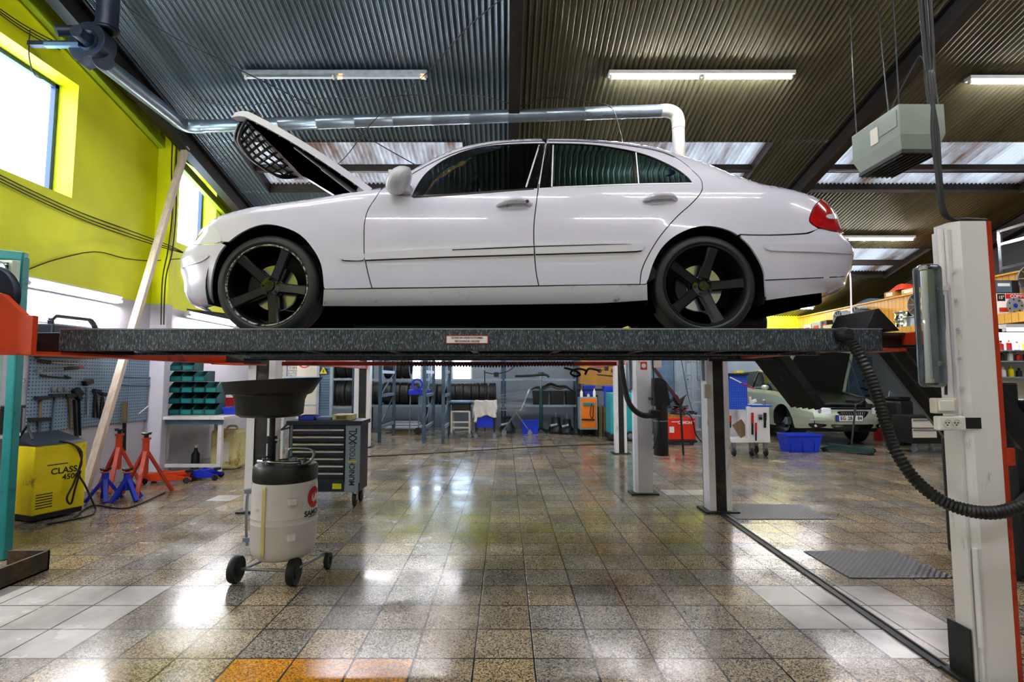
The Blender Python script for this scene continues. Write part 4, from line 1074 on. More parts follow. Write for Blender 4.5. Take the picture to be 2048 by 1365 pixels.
# ================================================================== THE FOUR-POST LIFT
mk('runway', '2F3840', 0.5, 0.35, var=0.5, scale=30, stretch=(1, 1, .3), dirt='929BA4', dirt_amt=0.34, dirt_scale=130, bump=.1)
mk('ramp_black', '101215', 0.42, 0.2, var=0.3, dirt='3B4046', dirt_amt=0.12, dirt_scale=14)
RB0 = TB - .122; RB = RB0
def ax_profile(par, name, m_, prof, x0, x1, bevel=0.0):
    """profile (y,z) swept along X"""
    mb = MB(); mb.prism(prof, lambda a, b_, t: Vector((t, a, b_)), x0, x1); return mb.build(name, m_, par, bevel=bevel)
lift = thing('vehicle_lift', 'four-post lift with dark steel runways and orange cross beams carrying the white saloon', 'lift', (0, 4.0, 0))
X0, X1 = P(118, 670, 2.77).x, P(1765, 670, 2.77).x
for k, (ya, yb) in enumerate(((2.77, 3.37), (4.72, 5.22))):
    s1 = 1 if k == 0 else -1
    RB = RB0 if k == 0 else TB - .09
    prof = [(ya, TB), (yb, TB), (yb, RB), (yb - .05, RB), (yb - .05, RB + .015), (yb - .018, RB + .03), (yb - .018, TB - .02), (ya + .018, TB - .02), (ya + .018, RB + .03), (ya + .05, RB + .015), (ya + .05, RB), (ya, RB), (ya - .0, RB + .01)]
    rw = ax_profile(lift, 'runway', 'runway', prof, X0, X1, bevel=.006)
    for q in range(9):
        x = X0 + .25 + q * (X1 - X0 - .5) / 8; mb = MB(); mb.box((x - .02, ya + .03, RB + .012), (x + .02, yb - .03, TB - .03)); mb.build('cross_rib', 'ramp_black', rw)
    # rail for the jacking beam on the inner side
    yy = yb + .01 if k == 0 else ya - .05
    mb = MB(); mb.box((X0 + .05, yy, RB + .015), (X1 - .05, yy + .04, RB + .06)); mb.build('jack_rail', 'dark_steel', rw)
    # drive-on ramp hanging from the right-hand end
    p0 = V(2.53 if k else 2.42, 0, TB - .05); p1 = V(2.90 if k else 2.86, 0, 1.13 if k else 1.03); d = (p1 - p0); n_ = V(-d.z, 0, d.x).normalized()
    ns = 5; w = (yb - ya)
    prof = []
    for j in range(ns * 2 + 1):
        y = ya + w * j / (ns * 2); prof.append((y, .022 if j % 2 else 0.0))
    prof2 = [(y, z + .012) for y, z in prof]
    poly = prof2 + prof[::-1]
    mb = MB(); mb.prism(poly, lambda a, b_, t: p0 + d * t + n_ * (-b_) + V(0, a, 0), 0.0, 1.0)
    for y in (ya, yb - .012): mb.box((0, 0, 0), (0, 0, 0)) if False else mb.add([p0 + V(0, y, 0), p1 + V(0, y, 0), p1 + V(0, y, 0) - n_ * -.05, p0 + V(0, y, 0) - n_ * -.07, p0 + V(0, y + .012, 0), p1 + V(0, y + .012, 0), p1 + V(0, y + .012, 0) - n_ * -.05, p0 + V(0, y + .012, 0) - n_ * -.07], [(0, 1, 2, 3), (7, 6, 5, 4), (0, 4, 5, 1), (3, 2, 6, 7), (0, 3, 7, 4), (1, 5, 6, 2)])
    mb.build('drive_on_ramp', 'ramp_black', lift, weld=False)
    # stop flap at the end of the runway, tilted up
    fl = MB(); fl.prism([(X1 - .07, TB), (X1 - .01, TB + .11), (X1 + .01, TB + .115), (X1 + .12, TB - .01)], lambda a_, b_, t: V(a_, t, b_), ya + .03, ya + .36)
    fl.build('stop_flap', 'ramp_black', lift, bevel=.004)
    for yy in (ya + .06, yb - .09): mb = MB(); mb.box((X1, yy, TB - .10), (p0.x + .02, yy + .03, TB - .05)); mb.build('ramp_arm', 'ramp_black', lift)
RB = RB0 - .02
# left end: sliding end pieces of the runways
for ya, yb in ((2.77, 3.37), (4.72, 5.22)):
    mb = MB(); mb.box((X0 - .17, ya + .03, RB + .02), (X0, yb - .03, TB - .02)); mb.build('runway_end', 'ramp_black', lift, bevel=.004)
    mb = MB(); mb.box((X0 - .30, ya + .02, RB), (X0 + .0, yb - .02, RB + .015)); mb.build('end_plate', 'orange_paint', lift)
# cross beams along Y
XA, XB_ = X0 - .30, X1 + .25
for x in (XA, XB_):
    mb = MB(); mb.box((x - .10, 2.50, RB + (.01 if x < 0 else .055)), (x + .02, 5.45, TB - .02)); cbm = mb.build('cross_beam', 'orange_paint' if x < 0 else 'red_paint', lift, bevel=.004)
mb = MB(); mb.box((X1 + .0, 2.80, RB + .02), (XB_ - .10, 2.98, RB + .035)); mb.build('beam_bracket', 'red_paint', lift)
mb = MB(); mb.box((X1 + .0, 2.80, TB - .035), (XB_ - .10, 2.98, TB - .02)); mb.build('beam_bracket', 'black_rubber', lift)
# end gusset with pulley of the near left post
mb = MB(); mb.prism([(-2.78, RB - .01), (-2.42, RB - .01), (-2.42, TB + .05), (-2.46, TB + .05), (-2.58, TB + .16), (-2.78, TB + .22)], lambda a, b_, t: V(a, t, b_), 2.60, 2.63); gs = mb.build('end_gusset', 'orange_paint', lift, bevel=.003)
mb = MB(); mb.lathe([(0, 0), (.155, 0), (.165, .012), (.165, .03), (0, .03)], (-2.72, 2.64, TB + .16), 'Y', 40); mb.build('pulley_disc', 'fan_navy', lift, smooth=40)

def post(par, x0, x1, y0, y1, face, zt=2.165, base=True, open_side=None, side_col='post_white'):
    """C-section column. face=-1: closed plate to the camera side (y0); face=+1: open slot to the camera"""
    mb = MB(); t = .012
    if face == -1:   # closed plate near, flanges going away
        mb.prism([(x0, y0 + .03), (x0 + .035, y0), (x1, y0), (x1, y0 + t), (x0 + .04, y0 + t), (x0 + t, y0 + .035), (x0 + t, y1), (x0, y1)], lambda a, b_, z: V(a, b_, z), .0, zt)
        mb.box((x1 - t, y0 + t, 0), (x1, y1, zt))
    else:            # slot towards the camera
        w = (x1 - x0) * .29
        mb.prism([(x0, y0), (x0 + w, y0), (x0 + w, y0 + t), (x0 + t, y0 + t), (x0 + t, y1), (x0, y1)], lambda a, b_, z: V(a, b_, z), .0, zt)
        mb.prism([(x1, y0), (x1, y1), (x1 - t, y1), (x1 - t, y0 + t), (x1 - w * .8, y0 + t), (x1 - w * .8, y0)], lambda a, b_, z: V(a, b_, z), .0, zt)
        mb.box((x0, y1 - t, 0), (x1, y1, zt))
    o = mb.build('post', side_col, par, weld=False)
    if face == 1:
        mb = MB(); mb.box((x0 + (x1 - x0) * .30, y0 + .015, .01), (x1 - (x1 - x0) * .24, y1 - .014, zt)); mb.build('post_guide_channel', 'post_dark', par)
    if base:
        mb = MB(); mb.box((x0 - .06, y0 - .05, 0), (x1 + .06, y1 + .05, .02)); mb.build('base_plate', 'post_dark', par, bevel=.003)
    return o
# far right and far left posts (slots towards the camera)
E0, E1 = P(1417, 900, 5.46).x, P(1461, 900, 5.46).x
post(lift, E0, E1, 5.46, 5.64, 1)
A0_, A1_ = P(491, 900, 5.46).x, P(551, 900, 5.46).x
post(lift, A0_, A1_ - .03, 5.46, 5.64, 1)
# near right post
NY = 2.42
n0, n1 = P(1935, 900, NY).x, P(2004, 900, NY).x
post(lift, n0, n1, NY, NY + .11, -1)
mb = MB(); mb.box((n1, NY - .002, 0), (n1 + .022, NY + .05, 2.165)); mb.build('red_edge_strip', 'red_paint', lift)
mb = MB(); mb.box((n0 - .028, NY + .02, 0), (n0 - .02, NY + .14, .25)); mb.build('foot_bracket', 'post_dark', lift)
mb = MB(); mb.box((n0 - .012, NY + .02, 0), (n0, NY + .11, 2.13)); mb.build('cable_channel', 'post_white', lift)
mb = MB(); mb.cyl((n0 - .022, NY + .05, 1.27), (n0 - .022, NY + .05, 2.14), .014, n=12); mb.build('conduit', 'post_white', lift, smooth=60)
mb = MB(); mb.cyl((n0 + .008, NY + .004, .18), (n0 + .008, NY + .004, .62), .012, n=10); mb.cyl((n0 + .010, NY + .004, .04), (n0 + .010, NY + .004, .18), .006, n=8); mb.build('drain_pipe', 'post_white', lift, smooth=60)
for z in (1.50, 1.64, 1.78, 1.92, 1.36):
    mb = MB(); mb.box((n0 - .002, NY + .0, z - .006), (n0 + .006, NY + .03, z + .006)); mb.build('pipe_clip', 'white_paint', lift)
# near left post, mostly outside the frame
post(lift, -2.98, -2.70, NY, NY + .14, -1)
for (xa, ya) in ((E0 + .04, 5.40), (n0 - .03, 2.56)): pass
# steel cable channel on the floor between the right-hand posts
p, q = PZ(1432, 1022), PZ(1888, 1338)
mb = MB(); mb.beam(p + V(-.025, 0, .005), q + V(-.025, 0, .005), .012, .01); mb.beam(p + V(.03, 0, .005), q + V(.03, 0, .005), .012, .01); mb.beam(p + V(0, 0, .002), q + V(0, 0, .002), .05, .004); mb.build('floor_cable_duct', 'post_dark', lift, weld=False)
Bx(lift, 'worn_edge_glint', 'steel', (X0, 2.7685, TB - .006), (X1, 2.772, TB + .0005), 0)  # light caught along the worn runway edge, set in as a pale strip
# Danish warning label on the runway
lab = MB(); a, b_ = P(892, 688, 2.769), P(976.5, 671.5, 2.769); lab.box((a.x, 2.767, a.z), (b_.x, 2.7695, b_.z)); lb = lab.build('warning_label', 'ink_red', lift)
lab = MB(); lab.box((a.x + .004, 2.7655, a.z + .004), (b_.x - .004, 2.768, b_.z - .004)); lab.build('label_field', 'paper_white', lift)
cx_ = (a.x + b_.x) / 2; zc = (a.z + b_.z) / 2
text_obj('label_lettering', 'GÅ IKKE IND UNDER PLATFORMEN', .0145, lambda x, y: V(cx_ + x, 2.7648, zc + .009 + y), 'ink_black', lift, sx=.74, bold=.0004)
text_obj('label_lettering', 'FØR PALERNE ER I INDGREB', .0145, lambda x, y: V(cx_ + x, 2.7648, zc - .010 + y), 'ink_black', lift, sx=.74, bold=.0004)
# red bar and coiled air hose under the far runway
mb = MB(); mb.box((P(560, 720, 5.2).x, 5.24, 1.535), (P(1235, 720, 5.2).x, 5.29, 1.575)); mb.build('red_tie_bar', 'red_paint', lift, bevel=.003)
ch = []
xa, xb = P(790, 730, 5.1).x, P(1150, 730, 5.1).x
for i in range(60 * 10):
    t = i / (60 * 10); a = 2 * PI * i / 10; ch.append((xa + (xb - xa) * t, 5.14 + .022 * math.cos(a), 1.545 + .022 * math.sin(a) + .006 * math.sin(t * 9)))
hs = Tu(None, 'coiled_air_hose', 'rope_black', ch, .006, 5); tagm(hs, 'black coiled air hose strung along under the far runway of the lift', 'hose')
ropeL = spline([P(1128, 736, 5.3), P(1150, 742, 5.3), P(1160, 750, 5.3), P(1150, 753, 5.3), P(1141, 746, 5.3), P(1155, 738, 5.3), P(1172, 742, 5.3), P(1170, 750, 5.3), P(1178, 738, 5.3), P(1200, 742, 5.3)], 5)
tagm(Tu(None, 'air_hose', 'rope_black', ropeL, .012, 7), 'loose loops of black air hose hanging beside the tan scooter carton', 'hose')

# thick ribbed exhaust hose from the runway end, in front of the right post
ctrl = [P(1693, 673, 2.74), P(1712, 700, 2.70), P(1738, 750, 2.66), P(1757, 800, 2.62), P(1772, 850, 2.58), P(1790, 900, 2.53), P(1826, 955, 2.46), P(1875, 997, 2.37), P(1930, 1020, 2.32), P(1990, 1026, 2.30), P(2050, 1010, 2.30), P(2120, 975, 2.32)]
pth = spline(ctrl, 14); N = len(pth)
hz = MB(); hz.tube(pth, .03, 14, radii=[.030 if i % 2 else .0235 for i in range(N)])
t = thing('ribbed_hose', 'thick black ribbed hose hanging from the near runway in front of the white post', 'hose', ctrl[0]); hz.build('hose_body', 'black_plastic', t, smooth=35)
La(t, 'hose_socket', 'black_plastic', [(.0, .03), (.040, .03), (.040, .0), (.034, -.015), (.026, -.04), (0, -.04)], ctrl[0] + V(-.01, .0, .01), 'Y', 24)

# lamp with clear cover on the near right post
lp = thing('guard_lamp', 'unlit tube lamp in a long clear plastic cover fixed to the near right post', 'lamp', P(1858, 780, 2.45))
top_, bot_ = P(1853, 530, 2.42), P(1866, 775, 2.42)
def capsule(a, b_, wx, wy, nz=10):
    mb = MB(); prof = []
    sec = [(math.copysign(abs(math.cos(t)) ** .5, math.cos(t)) * wx, math.copysign(abs(math.sin(t)) ** .5, math.sin(t)) * wy) for t in [2 * PI * i / 24 for i in range(24)]]
    vs = []; rows = [(0, .0), (.0, .55), (.008, .8), (.03, .97), (.05, 1), (.95, 1), (.97, .97), (.992, .8), (1, .55), (1, 0)]
    for t, k in rows:
        for x, y in sec: vs.append(a.lerp(b_, t) + V(x * k, y * k, 0))
    fs = [(i * 24 + j, i * 24 + (j + 1) % 24, (i + 1) * 24 + (j + 1) % 24, (i + 1) * 24 + j) for i in range(len(rows) - 1) for j in range(24)]
    mb.add(vs, fs); return mb
capsule(top_, bot_, .052, .04).build('clear_cover', 'clear', lp, smooth=50)
mb = MB(); mb.box((bot_.x + .012, 2.425, bot_.z + .02), (top_.x + .052, 2.452, top_.z - .02)); mb.build('backing_tray', 'galv', lp)
Cy(lp, 'tube', 'tube_off', top_ + V(-.016, 0, -.03), bot_ + V(-.016, 0, .03), .014)
for z in (top_.z - .025, bot_.z + .02): La(lp, 'end_cap', 'ivory', [(0, 0), (.017, 0), (.017, .02), (0, .02)], (top_.x * .5 + bot_.x * .5 - .016, 2.42, z))
for py in (577, 728):
    c = P(1884, py, 2.43); mb = MB(); mb.box(c - V(.028, .012, .012), c + V(.022, .03, .012)); mb.build('mounting_clip', 'white_paint', lp)
mb = MB(); pts = spline([P(1885, 590, 2.43), P(1888, 650, 2.44), P(1886, 700, 2.44), P(1891, 745, 2.44), P(1892, 790, 2.43)], 5); mb.tube(pts, .006, 8); mb.build('lamp_cable', 'black_rubber', lp, smooth=60)
# switch and socket
a, b_ = pxb(1873, 797, 1915, 828, 2.385, .04)
sw = thing('light_switch', 'ivory surface-mounted switch box on the near right post, just above the socket', 'switch', (a + b_) / 2); Bx(sw, 'housing', 'ivory', a, b_, .006); Bx(sw, 'rocker', 'paper_white', a + V(.012, -.006, .012), V(b_.x - .02, a.y + .003, b_.z - .01), .003)
a, b_ = pxb(1879, 833, 1932, 862, 2.385, .035)
so = thing('wall_socket', 'white double socket outlet on the near right post with black tape beside it', 'socket', (a + b_) / 2); Bx(so, 'housing', 'paper_white', a, b_, .007)
for k in (0, 1):
    c = V(a.x + (b_.x - a.x) * (.30 + .33 * k), a.y - .001, (a.z + b_.z) / 2)
    La(so, 'outlet_ring', 'ivory', [(.0205, 0), (.019, -.002), (.018, .0)], c, 'Y', 24)
    for dx, dz in ((-.007, .003), (.007, .003), (0, -.007)): Cy(so, 'pin_hole', 'ink_black', c + V(dx, -.002, dz), c + V(dx, .001, dz), .003, n=8)
a, b_ = pxb(1932, 836, 1962, 858, 2.416, .003); o = Bx(None, 'black_tape', 'black_rubber', a, b_, 0); tagm(o, 'strip of black tape stuck on the near right post', 'tape')
# cables that come down from the roof to the post head
for k, (dx, lab) in enumerate(((0, 'left'), (.016, 'middle'), (-.012, 'right'))):
    off = [0, 5, -4][k]
    pts = [PR(1848 + off * 1.5, -60), P(1852 + off * 2, 40, 2.6), P(1862 - off, 150, 2.55), P(1869 + off, 260, 2.5), P(1877 + off * .6, 350, 2.46), P(1884 + off * .6, 415, 2.44), P(1900 + off, 438 + off * .3, 2.44), P(1930, 441 - off * .3, 2.46), P(1972, 441, 2.5)]
    pts[0] = V(pts[1].x + .0, pts[1].y + .05, roofz(2.65) - .03)
    tagm(Tu(None, 'power_cable', 'rope_black', pts, .0095, 8, sp=6), 'black power cable of the bundle dropping from the roof to the near right post', 'cable', 'cable bundle above the near right post')

# ---- second lift behind: posts only reach above the runway line
l2 = thing('vehicle_lift', 'second four-post lift further back with white posts and a lowered cross beam', 'lift', (0, 8.0, 0))
D0, D1 = P(1270, 900, 6.3).x, P(1305, 900, 6.3).x
post(l2, D0, D1, 6.3, 6.42, -1, zt=2.1)
c0, c1 = P(1231, 880, 9.6).x, P(1254, 880, 9.6).x; post(l2, c0, c1, 9.6, 9.75, 1, zt=2.1)
b0, b1 = P(711, 880, 10.5).x, P(738, 880, 10.5).x; post(l2, b0 - .05, b1, 10.5, 10.65, 1, zt=2.1)
w0, w1 = P(524, 880, 6.3).x, P(549, 880, 6.3).x; post(l2, w0, w1, 6.3, 6.42, -1, zt=2.1)
mb = MB(); mb.box((w1, 6.29, 0), (w1 + .04, 6.32, 2.1)); mb.build('red_edge_strip', 'red_paint', l2)
mb = MB(); mb.box((w1 + .04, 6.30, 0), (w1 + .10, 6.31, 2.1)); mb.build('ladder_strip', 'ivory', l2)
for q in range(18):
    mb = MB(); mb.cyl((w1 + .07, 6.295, .9 + q * .06), (w1 + .07, 6.305, .9 + q * .06), .008, n=8); mb.build('ladder_hole', 'ink_black', l2)
mb = MB(); mb.box((D0 + .02, 6.35, 1.60), (D0 + .14, 9.7, 1.74)); mb.build('cross_beam', 'red_paint', l2)
mb = MB(); mb.box((w0 + .02, 6.35, 1.60), (w0 + .14, 10.6, 1.74)); mb.build('cross_beam', 'red_paint', l2)
a, b_ = pxb(1281, 724, 1294, 740, 6.298, .003); o = Bx(l2, 'orange_sticker', 'orange_paint', a, b_, 0); c = (a + b_) / 2
La(l2, 'sticker_dial', 'paper_white', [(0, -.003), (.028, -.003), (.028, .0)], (c.x, 6.297, c.z), 'Y', 20)
tl2 = thing('guard_lamp', 'tube lamp in a clear cover on the white post beside the black waste-oil cylinder', 'lamp', P(1258, 790, 6.36))
capsule(P(1257, 690, 6.4), P(1262, 781, 6.4), .052, .04).build('clear_cover', 'clear', tl2, smooth=50); Cy(tl2, 'tube', 'tube_off', P(1256, 695, 6.4), P(1261, 778, 6.4), .014)
Bx(tl2, 'backing_tray', 'rack_light', P(1268, 780, 6.38), P(1256, 692, 6.42))
tl3 = thing('guard_lamp', 'tube lamp in a clear cover fixed to the far right post of the lift', 'lamp', P(1403, 790, 5.5))
capsule(P(1403, 690, 5.52), P(1405, 763, 5.52), .052, .04).build('clear_cover', 'clear', tl3, smooth=50); Cy(tl3, 'tube', 'tube_off', P(1402, 695, 5.52), P(1404, 760, 5.52), .014)
Bx(tl3, 'backing_tray', 'rack_light', P(1414, 762, 5.50), P(1403, 692, 5.54))
for (y0_, y1_, nm, lab, cat) in ((769, 785, 'light_switch', 'small ivory switch box on the far right post of the lift', 'switch'), (783, 797, 'wall_socket', 'small ivory socket box under the switch on the far right post', 'socket')):
    a, b_ = pxb(1410, y0_, 1422, y1_, 5.42, .04); o = Bx(None, nm, 'ivory', a, b_, .004); tagm(o, lab, cat)

# checkered steel plates let into the floor
def plate(quad, label):
    ps = [PZ(*q) for q in quad]; x0, x1 = min(p.x for p in ps), max(p.x for p in ps); y0, y1 = min(p.y for p in ps), max(p.y for p in ps)
    mb = MB(); mb.box((x0, y0, 0.0005), (x1, y1, .006)); o = mb.build('tread_plate', 'tread', None); tagm(o, label, 'plate'); return o
m, nt, b = nt_new('tread'); N_ = nt.nodes.new; L_ = nt.links.new
tc = N_('ShaderNodeTexCoord'); mp = N_('ShaderNodeMapping'); mp.inputs['Rotation'].default_value = (0, 0, PI / 4); mp.inputs['Scale'].default_value = (32, 32, 32); L_(tc.outputs['Object'], mp.inputs[0])
ck = N_('ShaderNodeTexChecker'); ck.inputs['Scale'].default_value = 1.0; L_(mp.outputs[0], ck.inputs[0])
wv = N_('ShaderNodeTexVoronoi'); wv.inputs['Scale'].default_value = 1.0; wv.distance = 'MANHATTAN'; wv.inputs['Randomness'].default_value = 0.0; L_(mp.outputs[0], wv.inputs[0])
bp = N_('ShaderNodeBump'); bp.inputs['Strength'].default_value = 1; bp.inputs['Distance'].default_value = .004; bp.invert = True; L_(wv.outputs['Distance'], bp.inputs['Height']); L_(bp.outputs[0], b.inputs['Normal'])
cr = N_('ShaderNodeValToRGB'); cr.color_ramp.elements[0].position = .25; cr.color_ramp.elements[1].position = .55; cr.color_ramp.elements[0].color = hexc('8C8A90'); cr.color_ramp.elements[1].color = hexc('45454A'); L_(wv.outputs['Distance'], cr.inputs[0]); L_(cr.outputs[0], b.inputs['Base Color'])
b.inputs['Metallic'].default_value = .6; b.inputs['Roughness'].default_value = .4; M['tread'] = m
plate([(1617, 1106), (1790, 1104), (1896, 1153), (1700, 1158)], 'chequered steel floor plate nearest to the camera, left of the near right post')
plate([(1458, 1012), (1600, 1010), (1640, 1038), (1475, 1040)], 'chequered steel floor plate just beyond the far right post')

# ================================================================== WASTE-OIL DRAINER
dr = thing('oil_drainer', 'white waste-oil tank on wheels with a red logo and a wide black funnel pan', 'oil drainer', PZ(567, 1140))
dc = P(567, 1100, 3.72); dx, dy = dc.x, 3.72
zb_, zt_ = .145, .70
La(dr, 'tank', 'tank_white', [(0, zb_), (.10, zb_), (.17, zb_ + .015), (.205, zb_ + .05), (.217, zb_ + .10), (.219, zb_ + .255), (.223, zb_ + .262), (.219, zb_ + .27), (.219, zb_ + .295), (.223, zb_ + .302), (.219, zb_ + .31), (.218, zt_ - .06), (.212, zt_ - .02), (.205, zt_)], (dx, dy, 0), n=56)
La(dr, 'black_collar', 'black_plastic', [(.212, zt_ - .015), (.217, zt_), (.217, zt_ + .075), (.205, zt_ + .095), (.18, zt_ + .10), (0, zt_ + .10)], (dx, dy, 0), n=56)
def ontank(ang, z, off=.002): return V(dx + (.2195 + off) * math.sin(ang), dy - (.2195 + off) * math.cos(ang), z)
mb = MB(); mb.grid(lambda u, v: ontank(-.30 + .13 * u, zb_ + .06 + (zt_ - .09 - zb_) * v, .0025), 6, 12); mb.build('level_stripe', 'tank_stripe', dr, smooth=60, solid=.002)
for z in (zt_ - .13, zb_ + .19):
    c = ontank(.62, z, .0); Bx(dr, 'clip_block', 'paper_white', c - V(.024, .034, .022), c + V(.024, .02, .022), .004, rz=.6)
text_obj('tank_lettering', 'SAMOA', .052, lambda x, y: ontank(1.40 + x / .22, zt_ - .235 + y, .003), 'ink_black', dr, bold=.0016)
mb = MB(); mb.grid(lambda u, v: ontank(1.16 + .42 * u, zt_ - .262 + .006 * v, .003), 8, 1); mb.build('underline', 'ink_black', dr)
lg = []; 
for i in range(40):
    a = PI * .15 + (2 * PI * .80) * i / 39; lg.append((.062 * math.cos(a), .072 * math.sin(a)))
for i in range(40):
    a = PI * .15 + (2 * PI * .80) * (39 - i) / 39; lg.append((.034 * math.cos(a) + .006, .036 * math.sin(a)))
mb = MB(); mb.prism(lg, lambda a, b_, t: ontank(1.40 + a / .22, zt_ - .13 + b_, t), .002, .005); mb.prism([(-.005, -.01), (.01, .012), (.012, .075), (-.002, .04)], lambda a, b_, t: ontank(1.40 + a / .22, zt_ - .13 + b_, t), .002, .005); mb.build('tank_emblem', 'ink_red', dr)
# frame, axle, wheels
mb = MB(); mb.tube([(dx - .25, dy - .09, .09), (dx + .13, dy - .12, .09)], .011); mb.tube([(dx - .24, dy - .09, .09), (dx - .06, dy + .02, .15)], .011); mb.tube([(dx + .12, dy - .12, .09), (dx + .05, dy + .02, .15)], .011); mb.tube([(dx + .12, dy - .12, .09), (dx + .24, dy + .18, .11)], .011)
mb.build('undercarriage', 'steel', dr, smooth=60)
for (wx, wy) in ((dx - .285, dy - .09), (dx + .13, dy - .13)):
    w_ = La(dr, 'wheel', 'black_rubber', [(0, 0), (.04, 0), (.045, .008), (.07, .008), (.085, 0), (.09, .01), (.09, .04), (.085, .05), (.07, .042), (.045, .042), (.04, .05), (0, .05)], (wx - .025, wy, .09), 'X', 32)
    La(dr, 'wheel_hub', 'galv', [(0, -.004), (.03, -.004), (.036, .004), (0, .004)], (wx - .022, wy, .09), 'X', 20)
w_ = La(dr, 'wheel', 'black_rubber', [(.03, 0), (.055, 0), (.058, .006), (.058, .026), (.055, .03), (.03, .03), (.03, 0)], (dx + .245, dy + .17, .058), 'X', 28)
Tu(dr, 'castor_fork', 'steel', [(dx + .26, dy + .17, .058), (dx + .26, dy + .17, .12), (dx + .2, dy + .15, .14)], .008)
Tu(dr, 'lift_handle', 'steel', [(dx - .23, dy - .06, .24), (dx - .235, dy - .07, .35), (dx - .235, dy - .07, .58), (dx - .22, dy - .05, .62)], .010, sp=4)
for z in (.27, .60): Bx(dr, 'handle_bracket', 'galv', (dx - .25, dy - .09, z), (dx - .20, dy - .04, z + .03), .003)
# valves on the lid
zl = zt_ + .10
for (ax_, ay_, h_) in ((-.15, -.02, .04), (-.10, -.08, .03), (.02, -.09, .035), (.08, -.05, .05), (.14, -.06, .03)):
    Cy(dr, 'valve', 'steel', (dx + ax_, dy + ay_, zl - .01), (dx + ax_, dy + ay_, zl + h_), .016, n=14); Bm(dr, 'valve_lever', 'dark_steel', (dx + ax_ - .03, dy + ay_, zl + h_), (dx + ax_ + .03, dy + ay_ - .01, zl + h_ + .008), .012, .01)
Tu(dr, 'manifold_pipe', 'chrome', [(dx - .18, dy - .05, zl + .02), (dx - .05, dy - .1, zl + .02), (dx + .10, dy - .09, zl + .015), (dx + .17, dy - .02, zl + .02)], .010, sp=4)
Tu(dr, 'tank_handle', 'steel', [(dx + .02, dy - .02, zl), (dx + .02, dy - .02, zl + .08), (dx + .05, dy - .02, zl + .105), (dx + .18, dy - .04, zl + .105), (dx + .215, dy - .05, zl + .08), (dx + .20, dy - .05, zl + .03), (dx + .15, dy - .06, zl + .0)], .010, sp=4)
# pan on its telescopic tube
px_ = P(541, 800, dy).x
Cy(dr, 'telescopic_tube', 'post_dark', (px_ + .02, dy, zl - .02), (px_ + .02, dy, 1.12), .02)
Cy(dr, 'tube_sleeve', 'dark_steel', (px_ + .02, dy, zl - .02), (px_ + .02, dy, zl + .17), .028); Cy(dr, 'clamp_collar', 'dark_steel', (px_ + .02, dy, zl + .14), (px_ + .02, dy, zl + .19), .036)
Cy(dr, 'clamp_screw', 'steel', (px_ + .02, dy, zl + .165), (px_ + .09, dy - .03, zl + .165), .008)
def panpt(u, v, k=0.0):
    prof = [(.0, 1.125), (.05, 1.12), (.20, 1.132), (.228, 1.15), (.236, 1.25), (.25, 1.285), (.30, 1.305), (.318, 1.372), (.322, 1.392), (.312, 1.394), (.292, 1.33), (.24, 1.31), (.22, 1.27), (.212, 1.16), (0, 1.14)]
    f = v * (len(prof) - 1); i = min(len(prof) - 2, int(f)); t = f - i; r = prof[i][0] + (prof[i + 1][0] - prof[i][0]) * t; z = prof[i][1] + (prof[i + 1][1] - prof[i][1]) * t
    a = 2 * PI * u; lip = max(0, math.cos(a)) ** 14 * .045 * max(0, (z - 1.30) / .09)
    return V(px_ + (r + lip) * math.cos(a), dy + r * .92 * math.sin(a), z + (.018 * math.cos(a) if r > .29 else 0))
mb = MB(); mb.grid(panpt, 64, 42); mb.build('funnel_pan', 'black_plastic', dr, smooth=50)

# ================================================================== DRAWER TROLLEY
ty = 5.70
a = PZ(600, 1004); tx0, tx1 = P(575, 930, ty).x, P(719, 930, ty).x; tz0, tz1 = .16, P(650, 851, ty).z
tr = thing('tool_trolley', 'grey seven-drawer tool trolley with chrome drawer bars and vertical brand lettering', 'tool trolley', ((tx0 + tx1) / 2, ty + .25, 0))
Bx(tr, 'cabinet', 'cart_navy', (tx0, ty + .012, tz0), (tx1, ty + .34, tz1), .006)
Bx(tr, 'side_column', 'cart_grey', (P(690, 930, ty).x, ty - .005, tz0 + .10), (tx1, ty + .02, tz1), .004)
Bx(tr, 'side_column', 'cart_grey', (tx0 + .02, ty - .005, tz0), (P(584, 930, ty).x, ty + .02, tz1), .004)
Bx(tr, 'plinth', 'cart_grey', (tx0 + .02, ty - .005, tz0 - .0), (tx1 - .01, ty + .02, tz0 + .10), .004)
Bx(tr, 'worktop', 'cart_navy', (tx0 - .02, ty - .03, tz1), (tx1 + .02, ty + .36, tz1 + .05), .008)
dx0, dx1 = P(584, 930, ty).x, P(690, 930, ty).x
zz = [P(640, y, ty).z for y in (856, 870.5, 885, 899.5, 914, 928.5, 943, 958, 984)]
for k in range(8):
    d = Bx(tr, 'drawer', 'cart_navy', (dx0 + .005, ty - .012, zz[k + 1] + .004), (dx1 - .005, ty + .012, zz[k] - .002), .003)
    if k < 7: Bx(d, 'drawer_bar', 'chrome', (dx0 + .01, ty - .032, zz[k] - .034), (dx1 - .01, ty - .012, zz[k] - .012), .004)
    else: Bx(d, 'yellow_sticker', 'sticker_yellow', (dx1 - .13, ty - .0135, zz[k + 1] + .03), (dx1 - .03, ty - .011, zz[k + 1] + .09), 0)
xc = P(705, 930, ty).x
text_obj('brand_lettering', 'MUNICH', .085, lambda x, y: V(xc - y, ty - .007, P(705, 947, ty).z + x), 'ink_black', tr, bold=.002, sx=.80)
text_obj('brand_lettering', 'TOOLS', .085, lambda x, y: V(xc - y, ty - .007, P(705, 903, ty).z + x), 'ink_black', tr, bold=.001, sx=.72)
